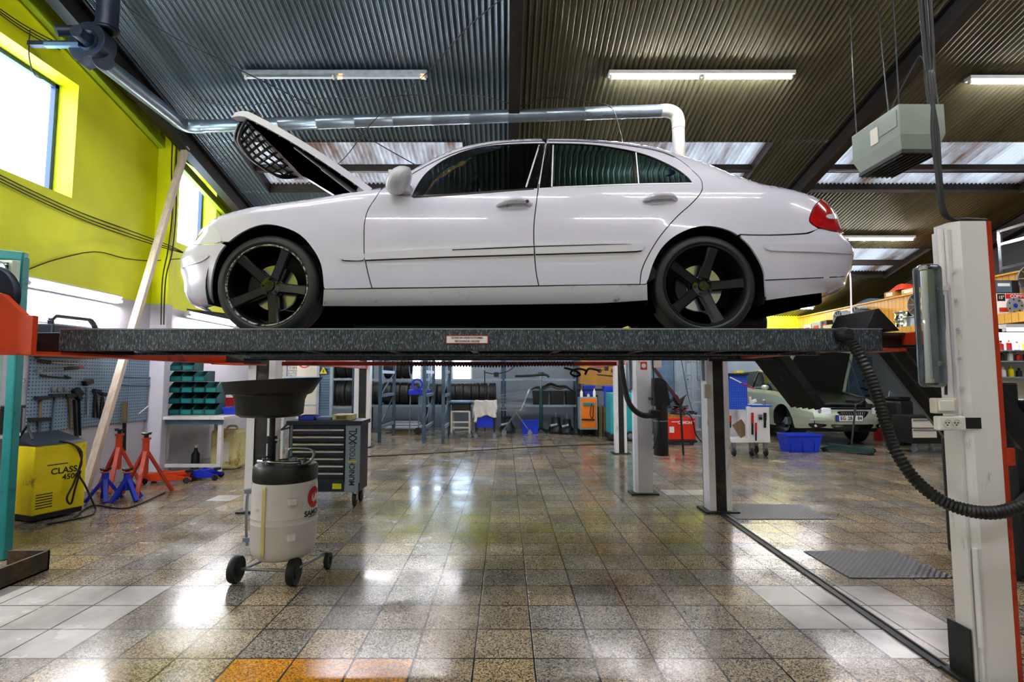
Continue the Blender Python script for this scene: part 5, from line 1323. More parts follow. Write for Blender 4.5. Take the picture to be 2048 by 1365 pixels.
text_obj('brand_lettering', 'XXL', .125, lambda x, y: V(xc - y + .005, ty - .007, P(705, 873, ty).z + x), 'ink_black', tr, bold=.003, sx=.72)
Bx(tr, 'yellow_bar', 'sticker_yellow', (xc - .05, ty - .0075, P(705, 925.5, ty).z), (xc + .05, ty - .005, P(705, 922, ty).z), 0)
for q, (x, y) in enumerate(((tx1 - .06, ty + .06), (tx1 - .06, ty + .29), (tx0 + .08, ty + .06), (tx0 + .08, ty + .29))):
    La(tr, 'castor_wheel', 'black_rubber', [(0, 0), (.05, 0), (.065, .006), (.065, .03), (.05, .036), (0, .036)], (x - .018, y, .065), 'X', 24); Bx(tr, 'castor_fork', 'steel', (x - .03, y - .03, .07), (x - .022, y + .03, tz0), 0); Bx(tr, 'castor_fork', 'steel', (x + .02, y - .03, .07), (x + .028, y + .03, tz0), 0)
Tu(tr, 'push_handle', 'dark_steel', [(tx0 - .02, ty + .05, tz1 + .02), (tx0 - .09, ty + .03, tz1 - .05), (tx0 - .09, ty + .30, tz1 - .05), (tx0 - .02, ty + .32, tz1 + .02)], .012)
# things on the trolley
zt2 = tz1 + .05
for (x0, x1, h, m_, nm, lab, cat) in ((600, 631, .05, 'blue_plastic', 'parts_tray', 'bright blue plastic tray at the left on the tool trolley', 'tray'), (636, 664, .035, 'cool_metal', 'parts_tray', 'flat blue-grey tray in the middle of the tool trolley', 'tray'), (668, 706, .062, 'jerry', 'carton_box', 'small cream printed box at the right on the tool trolley', 'box')):
    a_, b2 = P(x0, 835, ty + .1).x, P(x1, 835, ty + .1).x
    tt = thing(nm, lab, cat, ((a_ + b2) / 2, ty + .15, zt2 + .001)); Bx(tt, 'tray_body' if 'tray' in nm else 'box_body', m_, (a_, ty + .05, zt2 + .001), (b2, ty + .25, zt2 + h), .004)
    if 'tray' in nm: Bx(tt, 'tray_rim', m_, (a_ - .008, ty + .042, zt2 + h - .006), (b2 + .008, ty + .258, zt2 + h), .002)
    else: Bx(tt, 'printed_label', 'old_wood', (a_ + .04, ty + .047, zt2 + .012), (b2 - .06, ty + .051, zt2 + h - .012), 0)
# ================================================================== LEFT SIDE
XW = XL + .005
def onwall(px, py, d=0.0): return PX(px, py, XL + d)
# ---- exhaust fan and round steel duct
A = V(-4.50, 6.9, 4.93); B_ = V(2.40, 6.9, 5.17)
du = thing('ventilation_duct', 'round galvanised duct along the left wall and across the bay behind the car', 'duct', A)
mk('duct_steel', '7E8C98', 0.3, 0.75, var=0.15)
mk('duct_white', 'B5B3AE', 0.45, 0.2, var=0.15)
mb = MB(); mb.tube([(-4.50, 5.45, 4.93), (-4.50, 6.7, 4.93)], .088, 20); mb.build('wall_duct', 'duct_steel', du, smooth=60)
mb = MB(); mb.tube(spline([(-4.50, 6.7, 4.93), (-4.50, 6.8, 4.93), (-4.46, 6.9, 4.932), (-4.35, 6.94, 4.936), (-4.25, 6.94, 4.94)], 4), .090, 20); mb.build('elbow', 'duct_steel', du, smooth=60)
mb = MB(); p, q = V(-4.25, 6.94, 4.94), V(2.18, 6.94, 5.165)
pts = []; rad = []
for i in range(13):
    a = p.lerp(q, i / 12); pts += [a - V(.012, 0, 0), a, a + V(.012, 0, 0)]; rad += [.088, .093, .088]
mb.tube(pts, .088, 20, radii=rad); mb.build('cross_duct', 'duct_steel', du, smooth=60)
mb = MB(); mb.tube(spline([(2.18, 6.94, 5.165), (2.30, 6.94, 5.165), (2.40, 6.94, 5.11), (2.43, 6.94, 5.0), (2.43, 6.94, 4.9)], 4), .090, 20); mb.build('elbow', 'duct_white', du, smooth=60)
Cy(du, 'drop_duct', 'duct_white', (2.43, 6.94, 4.9), (2.43, 6.94, 3.55), .085, n=20)
Cy(du, 'joint_band', 'duct_white', (2.43, 6.94, 4.33), (2.43, 6.94, 4.29), .089, n=20)
for x in (-3.2, -1.4, .4, 1.8):
    z = 5.165 - (2.18 - x) / 6.43 * .225; Tu(du, 'hanger_wire', 'dark_steel', [(x, 6.94, z + .085), (x, 6.94, roofz(6.94))], .004, 6)
fan = thing('extractor_fan', 'dark navy snail-shaped extractor fan high on the left yellow wall', 'fan', P(185, 95, 5.3))
fc = P(190, 92, 5.35)
sc = []
for i in range(33):
    a = -PI / 2 - 2 * PI * i / 32 * .92; r = .17 + .09 * i / 32; sc.append((r * math.cos(a), r * math.sin(a)))
mb = MB(); mb.prism(sc, lambda a, b_, t: fc + V(-a * .9, t, b_ * 1.0), -.09, .09); mb.build('scroll_housing', 'fan_navy', fan, bevel=.01)
La(fan, 'inlet_ring', 'fan_navy', [(.07, 0), (.10, -.03), (.11, 0)], fc + V(0, -.09, 0), 'Y', 30)
Cy(fan, 'motor', 'fan_navy', fc + V(0, -.09, -.0), fc + V(0, -.25, -.0), .065)
Cy(fan, 'motor', 'fan_navy', P(112, 62, 5.2), P(150, 62, 5.3), .055); 
Bm(fan, 'wall_bracket', 'cool_metal', fc + V(-.45, -.1, -.06), fc + V(-.08, -.1, -.06), .05, .04); Bm(fan, 'wall_bracket', 'fan_navy', fc + V(-.72, 0, .02), fc + V(-.08, 0, .02), .06, .05)
up = P(213, 62, 5.35)
Cy(fan, 'outlet_pipe', 'fan_navy', V(up.x, 5.35, up.z), V(up.x, 5.35, roofz(5.35)), .105, n=24); La(fan, 'outlet_collar', 'fan_navy', [(.105, 0), (.118, 0), (.118, .03), (.105, .03)], (up.x, 5.35, up.z + .02), n=24)
Cy(fan, 'duct_stub', 'fan_navy', fc + V(.10, .0, -.16), V(-4.50, 5.46, 4.93), .10, .09)
# ---- sagging wires in the roof space
def wire(pts, r, lab, grp=None, sp=6, nm='ceiling_cable'): return tagm(Tu(None, nm, 'rope_black', pts, r, 6, sp=sp), lab, 'cable', grp)
wire([PR(255, 15, .05), PR(330, 65, .10), PR(440, 120, .14), PR(560, 180, .14), PR(660, 230, .2), P(760, 290, 7.2), P(840, 335, 7.4)], .007, 'thin black cable running down to the right from the top left roof corner')
wire([PR(1000, 0, .06), PR(930, 60, .08), PR(855, 145, .12), P(800, 192, 6.7), P(740, 250, 6.8), P(680, 325, 7.0), P(600, 375, 7.2)], .006, 'thin black cable running from the roof centre down to the left behind the bonnet')
wire([PR(380, 198, .04), PR(470, 212, .04), P(620, 198, 6.7), P(760, 195, 6.7), P(830, 190, 6.75), P(960, 192, 6.7), P(1040, 215, 6.8)], .005, 'thin wavy cable lying above the cross duct')
wire([P(1040, 215, 6.8), P(1100, 195, 6.75), P(1180, 205, 6.7), P(1222, 215, 6.6), P(1240, 262, 6.2), P(1246, 292, 5.9)], .007, 'pale cable looping over the duct above the car roof')
for k, (dy_, lab) in enumerate(((0, 'upper'), (7, 'middle'), (13, 'lower'))):
    pts = [onwall(-40, 330 + dy_, .03), onwall(60, 380 + dy_, .03), onwall(160, 425 + dy_, .03), onwall(250, 458 + dy_, .03), onwall(335, 490 + dy_ * .6, .10 + .15), P(372, 508, 7.4)]
    wire(pts, .007, lab + ' of the three black cables running below the left windows', nm='wall_cable')
wire([onwall(50, 542, .03), onwall(110, 520, .03), onwall(190, 504, .03), onwall(250, 517, .03), onwall(300, 522, .03), onwall(345, 519, .27), P(385, 516, 7.45)], .007, 'single sagging black cable above the left wall lamp', nm='wall_cable')
for k, (dx_, lab) in enumerate(((0, 'left'), (9, 'right'))):
    wire([PX(346 + dx_, 262, -4.98), PX(343 + dx_, 340, -4.98), PX(345 + dx_ * .8, 420, -4.98), PX(336 + dx_, 500, -4.98), PX(325 + dx_ * .7, 560, -4.98), PX(322 + dx_ * .6, 650, -4.98)], .009, lab + ' of the two black cables hanging down the wall pillar', nm='wall_cable')
for k in range(3):
    wire([onwall(0, 18 + k * 5, .03), onwall(40, 45 + k * 6, .03), onwall(80, 68 + k * 6, .03), onwall(120, 88 + k * 6, .05)], .006, 'thin cable of the bunch running to the dark extractor fan', 'cables to the fan', nm='wall_cable')
wire([onwall(60, 60, .04), onwall(58, 110, .04), onwall(70, 150, .04), onwall(100, 160, .04)], .006, 'loose curl of cable hanging left of the extractor fan', nm='wall_cable')
wire([onwall(195, 140, .04), onwall(235, 175, .04), onwall(262, 200, .04), onwall(300, 222, .04), onwall(335, 248, .04)], .006, 'thin cable sagging on the yellow wall under the round duct', nm='wall_cable')
# ---- leaning timber
p = V(-5.02, 6.2, 0.0); q = V(-4.92, 7.62, 4.95)
pl = MB(); d = (q - p); pl.beam(p + V(0, 0, .05), q, .065, .09, up=(1, 0, 0)); o = pl.build('timber_plank', 'wood_plank', None, bevel=.004); tagm(o, 'long pale timber plank leaning against the left wall up to the duct', 'plank')
# ---- pegboard and hand tools
m, nt, b = nt_new('pegboard'); N_ = nt.nodes.new; L_ = nt.links.new
tc = N_('ShaderNodeTexCoord'); sp_ = N_('ShaderNodeSeparateXYZ'); L_(tc.outputs['Object'], sp_.inputs[0])
def mth(op, a, b_=None):
    n = N_('ShaderNodeMath'); n.operation = op
    for q_, val in enumerate((a, b_)):
        if val is None: continue
        if isinstance(val, (int, float)): n.inputs[q_].default_value = val
        else: L_(val, n.inputs[q_])
    return n.outputs[0]
hy = mth('LESS_THAN', mth('FRACT', mth('MULTIPLY', sp_.outputs[1], 25.0)), .45); hz_ = mth('LESS_THAN', mth('FRACT', mth('MULTIPLY', sp_.outputs[2], 25.0)), .28)
mx = N_('ShaderNodeMix'); mx.data_type = 'RGBA'; L_(mth('MULTIPLY', hy, hz_), mx.inputs[0]); mx.inputs[6].default_value = hexc('7E97AC'); mx.inputs[7].default_value = (.01, .012, .02, 1)
L_(mx.outputs[2], b.inputs['Base Color']); b.inputs['Roughness'].default_value = .4; b.inputs['Metallic'].default_value = .2; M['pegboard'] = m
y0_, y1_ = onwall(50, 800).y, onwall(322, 800).y
zp0, zp1 = .80, 1.97
nP = 3
for k in range(nP):
    ya, yb = y0_ + (y1_ - y0_) * k / nP, y0_ + (y1_ - y0_) * (k + 1) / nP
    mb = MB(); mb.box((XL + .02, ya + .002, zp0), (XL + .035, yb - .002, zp1)); o = mb.build('pegboard_panel', 'pegboard', None)
    tagm(o, 'perforated grey-blue tool panel on the left wall, ' + ['nearest the teal frame', 'behind the leaning plank', 'next to the wall pillar'][k], 'tool panel', 'perforated tool panels')
PD = .05
def W_(px, py, d=PD): return PX(px, py, XL + d)
def tool(name, label, cat, parts, group=None):
    c = W_(*parts[0][2][0]); t = thing(name, label, cat, c, 0, group)
    for (pn, m_, pts, r, kind) in parts:
        P3 = [W_(*q) for q in pts]
        if kind == 'bar': mb = MB(); [mb.beam(P3[i], P3[i + 1], r * 1.2, r * 2, up=(1, 0, 0)) for i in range(len(P3) - 1)]; mb.build(pn, m_, t, bevel=.002)
        else: Tu(t, pn, m_, P3, r, 8)
    return t
tool('pry_bar', 'long dark pry bar hanging level, topmost tool on the pegboard', 'pry bar', [('bar', 'dark_steel', [(76, 714), (82, 712), (120, 714), (190, 716), (206, 712)], .014, 't'), ('bar_head', 'dark_steel', [(72, 716), (82, 710)], .022, 'bar')])
tool('torque_wrench', 'chrome torque wrench with a dark handle below the long pry bar', 'wrench', [('shaft', 'chrome', [(98, 724), (155, 728)], .011, 't'), ('grip', 'ink_black', [(76, 722), (100, 725)], .02, 't')])
tool('breaker_bar', 'chrome bar with black grip and red end under the torque wrench', 'wrench', [('shaft', 'chrome', [(78, 741), (130, 738)], .010, 't'), ('grip', 'ink_black', [(128, 738), (156, 736)], .018, 't'), ('red_tip', 'ink_red', [(156, 736), (166, 735)], .016, 't'), ('head', 'steel', [(72, 742), (82, 740)], .025, 'bar')])
tool('spanner', 'small grey spanner hanging level under the red-tipped bar', 'spanner', [('shaft', 'dark_steel', [(86, 753), (132, 756)], .009, 't'), ('jaw', 'dark_steel', [(82, 751), (90, 753)], .018, 'bar'), ('jaw', 'dark_steel', [(130, 753), (140, 757)], .018, 'bar')])
def hammer(px, py, py2, lab, hm='dark_steel', sm='old_wood', hw=14, lean=0):
    tool('hammer', lab, 'hammer', [('head', hm, [(px - hw, py), (px + hw, py - 1)], .035, 'bar'), ('shaft', sm, [(px, py), (px + lean, py2)], .014, 't')])
hammer(82, 797, 870, 'leftmost black-headed hammer on the pegboard', lean=-3, hw=12)
hammer(112, 792, 890, 'sledge hammer with a pale shaft, beside the leftmost hammer', sm='cool_metal', hw=13, lean=-12)
hammer(138, 792, 856, 'dark hammer hanging right of the pale-shafted sledge hammer', lean=4, hw=10)
hammer(77, 840, 868, 'short hammer hanging low above the yellow charger', hw=20, sm='cool_metal', lean=3)
tool('pipe_wrench', 'big dark pipe wrench hanging in the middle of the pegboard, left one', 'wrench', [('handle', 'ink_black', [(149, 800), (153, 878)], .02, 'bar'), ('jaw', 'dark_steel', [(146, 780), (158, 800)], .04, 'bar')])
tool('pipe_wrench', 'dark pipe wrench hanging immediately left of the chrome adjustable wrench', 'wrench', [('handle', 'dark_steel', [(158, 790), (160, 872)], .014, 'bar'), ('jaw', 'dark_steel', [(152, 778), (162, 790)], .035, 'bar')])
tool('adjustable_wrench', 'chrome adjustable wrench with black head near the leaning plank', 'wrench', [('handle', 'chrome', [(174, 775), (174, 830)], .012, 'bar'), ('head', 'ink_black', [(166, 768), (180, 762)], .05, 'bar')])
tool('pliers', 'black pliers hanging directly left of the leaning plank', 'pliers', [('handle', 'ink_black', [(190, 790), (188, 836)], .013, 't'), ('handle', 'ink_black', [(192, 790), (196, 836)], .013, 't'), ('jaw', 'dark_steel', [(186, 782), (198, 784)], .04, 'bar')])
tool('pliers', 'black pliers whose jaws touch the left edge of the leaning plank', 'pliers', [('handle', 'ink_black', [(204, 795), (201, 838)], .012, 't'), ('handle', 'ink_black', [(206, 795), (209, 838)], .012, 't'), ('jaw', 'dark_steel', [(201, 788), (211, 790)], .035, 'bar')])
tool('steel_rod', 'upper of two long thin rods right of the leaning plank', 'rod', [('rod', 'cool_metal', [(243, 753), (322, 757)], .010, 't'), ('rod_tip', 'dark_steel', [(316, 756), (323, 757)], .014, 't')])
tool('steel_rod', 'lower of two long thin rods right of the leaning plank', 'rod', [('rod', 'cool_metal', [(240, 769), (322, 773)], .010, 't'), ('rod_tip', 'dark_steel', [(316, 772), (324, 773)], .018, 't')])
tool('hand_saw', 'narrow dark-brown saw hanging vertically right of the leaning plank', 'saw', [('grip', 'old_wood', [(249, 805), (248, 846)], .035, 'bar'), ('blade', 'dark_steel', [(249, 846), (248, 903)], .020, 'bar')])
tool('metal_ruler', 'short white rod stuck diagonally on the pegboard', 'rod', [('rod', 'paper_white', [(276, 829), (296, 813)], .007, 't'), ('rod_tip', 'steel', [(274, 830), (277, 828)], .01, 't')])
for px, lab in ((104, 'left'), (117, 'middle'), (130, 'right')): tagm(La(None, 'hook', 'steel', [(0, 0), (.03, 0), (.03, .02), (0, .02)], W_(px, 779, .03), 'X', 12), lab + ' of three small chrome hooks above the sledge hammer', 'hook')
# socket on conduit left of the pegboard
a, b_ = W_(36, 770, .005), W_(49, 754, .05); so2 = thing('wall_socket', 'white wall socket on a conduit left of the pegboard', 'socket', a)
Bx(so2, 'housing', 'ivory', (XL + .0, a.y, a.z), (XL + .05, b_.y, b_.z), .005); Cy(so2, 'conduit', 'ivory', (XL + .03, b_.y - .04, b_.z), (XL + .03, b_.y - .04, 2.30), .016)
La(so2, 'outlet_ring', 'drum_grey', [(.018, 0), (.022, .005), (.026, 0)], (XL + .05, (a.y + b_.y) / 2, (a.z + b_.z) / 2), 'X', 20)
# ---- carry handle seen above the runway
hd = thing('plastic_case', 'case with a dark plastic carry handle standing on the shelf behind the runway', 'case', W_(145, 700, .3))
hp_ = [PX(104, 662, -4.95), PX(101, 640, -4.95), PX(110, 632, -4.95), PX(180, 640, -4.95), PX(188, 650, -4.95), PX(192, 662, -4.95)]
mb = MB(); [mb.beam(hp_[i], hp_[i + 1], .035, .05, up=(1, 0, 0)) for i in range(5)]; mb.build('carry_handle', 'cart_navy', hd, bevel=.006)
Bx(hd, 'case_body', 'cart_navy', (-5.18, hp_[0].y - .05, 1.72), (-4.90, hp_[-1].y + .05, hp_[-1].z + .02), .02)
sh = thing('wall_shelf', 'narrow steel wall shelf with a rail above the pegboard', 'shelf', (XL, 6.0, 1.70)); Bx(sh, 'shelf_board', 'galv', (XL, y0_, 1.69), (-4.88, 6.35, 1.715), .003)
Tu(sh, 'rail', 'galv', [W_(45, 640, .08), W_(150, 652, .08), W_(200, 657, .08)], .008)
for py in (50, 150, 195): c = W_(py, 655, .08); Cy(sh, 'rail_post', 'galv', (c.x, c.y, 1.71), (c.x, c.y, c.z), .007)

# ---- teal machine frame at the left edge
tf = thing('tyre_machine', 'machine with a teal tubular frame, pale green panel and dark grille at the left edge', 'machine', (-4.1, 4.1, 0))
tfx = -3.98
c0 = P(8, 1108, 4.08); c1 = P(44, 515, 4.18)
mb = MB(); mb.beam((c0.x, 4.08, 0), (c1.x, 4.18, c1.z), .075, .075); mb.build('frame_upright', 'teal_paint', tf, bevel=.012)
mb = MB(); mb.beam((c1.x + .035, 4.18, c1.z), (c1.x - .9, 3.95, c1.z + .06), .075, .075); mb.build('frame_top', 'teal_paint', tf, bevel=.012)
mb = MB(); mb.box((c1.x - .85, 4.10, .02), (c1.x - .05, 4.14, 1.72)); mb.build('side_panel', 'pale_green', tf, bevel=.004)
g0, g1 = P(-80, 600, 4.1), P(37, 528, 4.1)
Bx(tf, 'grille_frame', 'pale_green', (g0.x, 4.05, g0.z - .08), (g1.x, 4.12, g1.z + .02), .004)
Bx(tf, 'grille_back', 'ink_black', (g0.x + .02, 4.04, g0.z - .04), (g1.x - .03, 4.055, g1.z - .005), 0)
for k in range(8):
    z = g0.z - .02 + (g1.z - g0.z) * k / 7; Bx(tf, 'grille_slat', 'galv', (g0.x + .02, 4.02, z - .006), (g1.x - .02, 4.04, z + .004), 0)
La(tf, 'round_gauge', 'steel', [(.0, -.03), (.08, -.03), (.095, -.015), (.095, .0), (.085, .0)], P(-8, 545, 4.03), 'Y', 28)
for k, zq in enumerate((P(5, 845, 4.08).z, P(5, 880, 4.08).z)): Bx(tf, 'notice_plate', 'ivory', (c1.x - .25, 4.085, zq - .05), (c1.x - .09, 4.10, zq + .05), .002)
# ---- drum with black items
dm = thing('waste_drum', 'tall grey drum with a white rim beside the teal frame', 'drum', (-4.64, 4.50, 0))
La(dm, 'drum_body', 'drum_grey', [(0, .0), (.26, 0), (.275, .03), (.275, .30), (.280, .31), (.275, .32), (.275, .60), (.28, .61), (.275, .62), (.285, .88)], (-4.64, 4.50, 0), n=40)
La(dm, 'drum_rim', 'white_paint', [(.285, .88), (.30, .885), (.30, .905), (.27, .905), (.26, .88), (0, .87)], (-4.64, 4.50, 0), n=40)
kn = thing('tool_box', 'black box standing on the grey drum', 'box', (-4.60, 4.65, .908)); Bx(kn, 'box_body', 'black_plastic', (-4.68, 4.56, .907), (-4.46, 4.76, 1.13), .01); Bx(kn, 'box_lid', 'ink_black', (-4.69, 4.55, 1.13), (-4.45, 4.77, 1.16), .006)
# ---- yellow charger
yc = thing('battery_charger', 'yellow wheeled battery charger with a dark control top and black lettering', 'battery charger', PZ(112, 1035), 0)
cc = V(-4.74, 5.34, 0); rzc = math.radians(70)
R3 = Matrix.Rotation(rzc, 3, 'Z')
def L3(x, y, z): return cc + R3 @ V(x, y, z)
def lb(par, nm, m_, a, b_, bev=.004):
    mb = MB(); mb.box(a, b_); mb.v = [L3(*p) for p in mb.v]; return mb.build(nm, m_, par, bevel=bev)
hx, hy2, hz0, hz1 = .23, .25, .07, .74
lb(yc, 'cabinet', 'yellow_paint', (-hx, -hy2, hz0), (hx, hy2, hz1), .012)
mb = MB(); mb.prism([(-hy2 - .01, hz1), (hy2, hz1), (hy2, hz1 + .10), (-hy2 + .05, hz1 + .02)], lambda a, b_, t: L3(t, a, b_), -hx - .005, hx + .005); mb.build('control_top', 'cart_navy', yc, bevel=.006)
lb(yc, 'base_skirt', 'ink_black', (-hx + .01, -hy2 + .01, .02), (hx - .01, hy2 - .01, hz0), .003)
mb = MB(); mb.tube([L3(-hx + .03, .1, hz1 + .05), L3(-hx + .03, -.05, hz1 + .20), L3(-hx + .03, -.14, hz1 + .06)], .012); mb.build('lever_handle', 'ink_black', yc, smooth=60)
for k in range(6): lb(yc, 'vent_slot', 'ink_black', (-.20, -hy2 - .003, .13 + k * .026), (-.06, -hy2 + .001, .139 + k * .026), 0)
text_obj('lettering', 'CLASS', .085, lambda x, y: L3(.03 + x, -hy2 - .002, .47 + y + x * .0), 'ink_black', yc, bold=.002)
text_obj('lettering', '4500', .075, lambda x, y: L3(.09 + x, -hy2 - .002, .40 + y), 'ink_black', yc, bold=.002)
text_obj('lettering', 'i - stemi', .05, lambda x, y: L3(-.02 + x, -hy2 - .002, .54 + y), 'ink_black', yc) if False else lb(yc, 'lettering', 'ink_black', (-.12, -hy2 - .002, .535), (.06, -hy2, .545), 0)
for s_ in (-1, 1):
    mb = MB(); mb.cyl(L3(s_ * hx, hy2 - .04, .08), L3(s_ * (hx + .04), hy2 - .04, .08), .08, n=24); mb.build('wheel', 'black_rubber', yc, smooth=40)
mb = MB(); mb.tube(spline([L3(.0, -hy2 + .05, hz1 + .03), L3(.10, -hy2 - .03, hz1 - .03), L3(.16, -hy2 - .04, .55), L3(.14, -hy2 - .04, .42), L3(.19, -hy2 - .06, .30), L3(.26, -hy2 - .08, .12), L3(.27, -hy2 - .12, .02), L3(.10, -hy2 - .25, .012), L3(-.2, -hy2 - .2, .012)], 6), .009, 8); mb.build('charging_cable', 'rope_black', yc, smooth=60)
mb = MB(); mb.tube(spline([L3(.03, -hy2 + .05, hz1 + .03), L3(.15, -hy2 - .05, hz1 - .1), L3(.10, -hy2 - .05, .35), L3(.04, -hy2 - .05, .2), L3(.08, -hy2 - .05, .13), L3(.11, -hy2 - .05, .28), L3(.15, -hy2 - .05, .45)], 6), .009, 8); mb.build('charging_cable', 'rope_black', yc, smooth=60)
# floor cable from the charger to the stands
wire([PZ(150, 1035, .01), PZ(185, 1012, .01), PZ(240, 1018, .01), PZ(270, 1012, .01), PZ(310, 995, .01), PZ(330, 985, .01)], .008, 'black cable lying on the floor in front of the blue stands', nm='floor_cable')
# ---- axle stands
def stand(loc, H, spread, colr, lab, cat='axle stand', top='dark_steel', nleg=3, colh=.45, rot=.4, crown=None):
    t = thing('axle_stand', lab, cat, loc, 0)
    x, y = loc[0], loc[1]
    Cy(t, 'column', colr, (x, y, H * .35), (x, y, H * .92), .036, n=18)
    Cy(t, 'ratchet_post', top, (x, y, H * .9), (x, y, H * .99), .024, n=14)
    mb = MB(); mb.prism([(-.05, .02), (-.035, -.01), (.035, -.01), (.05, .02), (.02, .006), (-.02, .006)], lambda a, b_, q: V(x + a, y + q, H * .99 + b_), -.03, .03); mb.build('saddle', top, t)
    for k in range(nleg):
        a = rot + k * 2 * PI / nleg; mb = MB(); mb.beam((x, y, H * .75), (x + spread * math.cos(a), y + spread * math.sin(a), .012), .045, .035); mb.build('leg', colr, t, bevel=.004)
    mb = MB(); mb.cyl((x, y, H * .90), (x, y, H * .93), .05, n=18); mb.build('collar', crown or colr, t, smooth=40)
    return t
stand(P(232, 985, 6.45) * 1, .80, .26, 'red_paint', 'tall red axle stand with a round dark head behind the blue stands') if False else None
pA, pB = PZ(233, 982), PZ(287, 992)
stand((pA.x, pA.y, 0), .76, .27, 'red_paint', 'tall red axle stand behind the two blue ones', rot=.9)
stand((pB.x, pB.y, 0), .74, .30, 'red_paint', 'tall red axle stand right of the blue stands', rot=-1.2)
pC, pD = PZ(208, 1003), PZ(252, 1003)
stand((pC.x, pC.y, 0), .36, .17, 'blue_paint', 'low blue axle stand with an orange collar, the left one beside the charger', rot=-2.4, crown='orange_paint', nleg=4)
stand((pD.x, pD.y, 0), .36, .17, 'blue_paint', 'low blue axle stand with an orange collar, the right one', rot=-1.9, crown='orange_paint', nleg=4)
# ---- trolley jacks on the floor
def jack(loc, rz, L, colr, lab, hl=None):
    t = thing('trolley_jack', lab, 'trolley jack', (loc[0], loc[1], 0), rz); 
    R = Matrix.Rotation(rz, 3, 'Z'); o = V(loc[0], loc[1], 0); T_ = lambda x, y, z: o + R @ V(x, y, z)
    for s_ in (-1, 1):
        mb = MB(); mb.prism([(-L / 2, .04), (-L / 2, .10), (-L * .2, .15), (L * .3, .09), (L / 2, .07), (L / 2, .035)], lambda a, b_, q: T_(a, s_ * .10 + q, b_), -.008, .008); mb.build('side_plate', colr, t, bevel=.003)
    mb = MB(); mb.beam(T_(-L * .2, 0, .10), T_(L * .36, 0, .13), .07, .05); mb.build('lift_arm', colr, t, bevel=.005)
    mb = MB(); mb.cyl(T_(L * .38, 0, .13), T_(L * .38, 0, .155), .05, n=18); mb.build('saddle', 'dark_steel', t, smooth=40)
    for sx_ in (-1, 1):
        for s_ in (-1, 1):
            mb = MB(); mb.cyl(T_(sx_ * L * .42, s_ * .112, .04), T_(sx_ * L * .42, s_ * .14, .04), .04, n=18); mb.build('wheel', 'dark_steel', t, smooth=40)
    mb = MB(); mb.box((0, 0, 0), (1, 1, 1)); mb.v = [T_(-L * .48 + p.x * L * .3, -.07 + .14 * p.y, .06 + .07 * p.z) for p in mb.v]; mb.build('pump_block', colr, t, bevel=.006)
    if hl: mb = MB(); mb.cyl(T_(-L * .45, 0, .10), T_(*hl), .013, n=10); mb.build('pump_handle', hl and 'rope_black', t, smooth=40)
    return t
pJ = PZ(345, 968); jack((pJ.x - .1, pJ.y + .1), .15, .62, 'orange_paint', 'red trolley jack lying on the floor in front of the workbench')
pK = PZ(398, 962); jack((pK.x + .05, pK.y + .1), .2, .34, 'blue_paint', 'small blue trolley jack right of the red one')
# ---- white workbench with stacking bins
tp = thing('workbench', 'white workbench against the left wall carrying the teal stacking bins', 'workbench', (-4.7, 8.2, 0))
bx0, bx1, by0, by1, bz = XL + .02, P(437, 838, 7.45).x, 7.66, 9.25, .80
Bx(tp, 'tabletop', 'white_paint', (bx0, by0 - .15, bz), (bx1 + .05, by1, bz + .045), .005)
for (x, y) in ((bx1 - .05, by0 - .05), (bx1 - .05, by1 - .1), (bx0 + .1, by0 + .15), (bx0 + .1, by1 - .1)): Bx(tp, 'leg', 'white_paint', (x - .03, y - .03, 0), (x + .03, y + .03, bz), .004)
Bx(tp, 'foot_rail', 'white_paint', (bx0 + .1, by0 - .07, .10), (bx1 - .05, by0 - .03, .15), .003); Bx(tp, 'apron', 'cool_metal', (bx0 + .05, by0 - .10, bz - .07), (bx1, by0 - .08, bz), .002)
bw, bh, bd = .175, .165, .26
rows = [(4, 0), (4, 0), (4, 0), (3, 0), (2, 0)]
for r, (n, _) in enumerate(rows):
    for k in range(n):
        x0 = -5.15 + k * (bw + .01) + (.0 if r < 3 else .0); y = 7.85; z = bz + .047 + r * (bh + .004)
        t = thing('storage_bin', 'teal open-fronted stacking bin, %s in the %s row on the workbench' % (['first from the wall', 'second from the wall', 'third from the wall', 'fourth from the wall'][k], ['bottom', 'second', 'middle', 'fourth', 'top'][r]), 'storage bin', (x0 + bw / 2, y, z), 0, 'teal stacking bins on the workbench')
        mb = MB(); W2_ = .006
        prof = [(0, 0), (bd, 0), (bd, bh), (.10, bh), (.0, bh * .5)]
        for xx in (x0, x0 + bw - W2_): mb.prism(prof, lambda a, b_, q: V(q, y + a, z + b_), xx, xx + W2_)
        mb.box((x0, y, z), (x0 + bw, y + bd, z + W2_)); mb.box((x0, y + bd - W2_, z), (x0 + bw, y + bd, z + bh)); mb.box((x0, y, z), (x0 + bw, y + W2_, z + bh * .5)); mb.build('bin_shell', 'teal_bin', t, weld=False)
        Bx(t, 'label_lip', 'teal_paint', (x0 + .02, y - .006, z + .01), (x0 + bw - .02, y, z + bh * .4), 0)
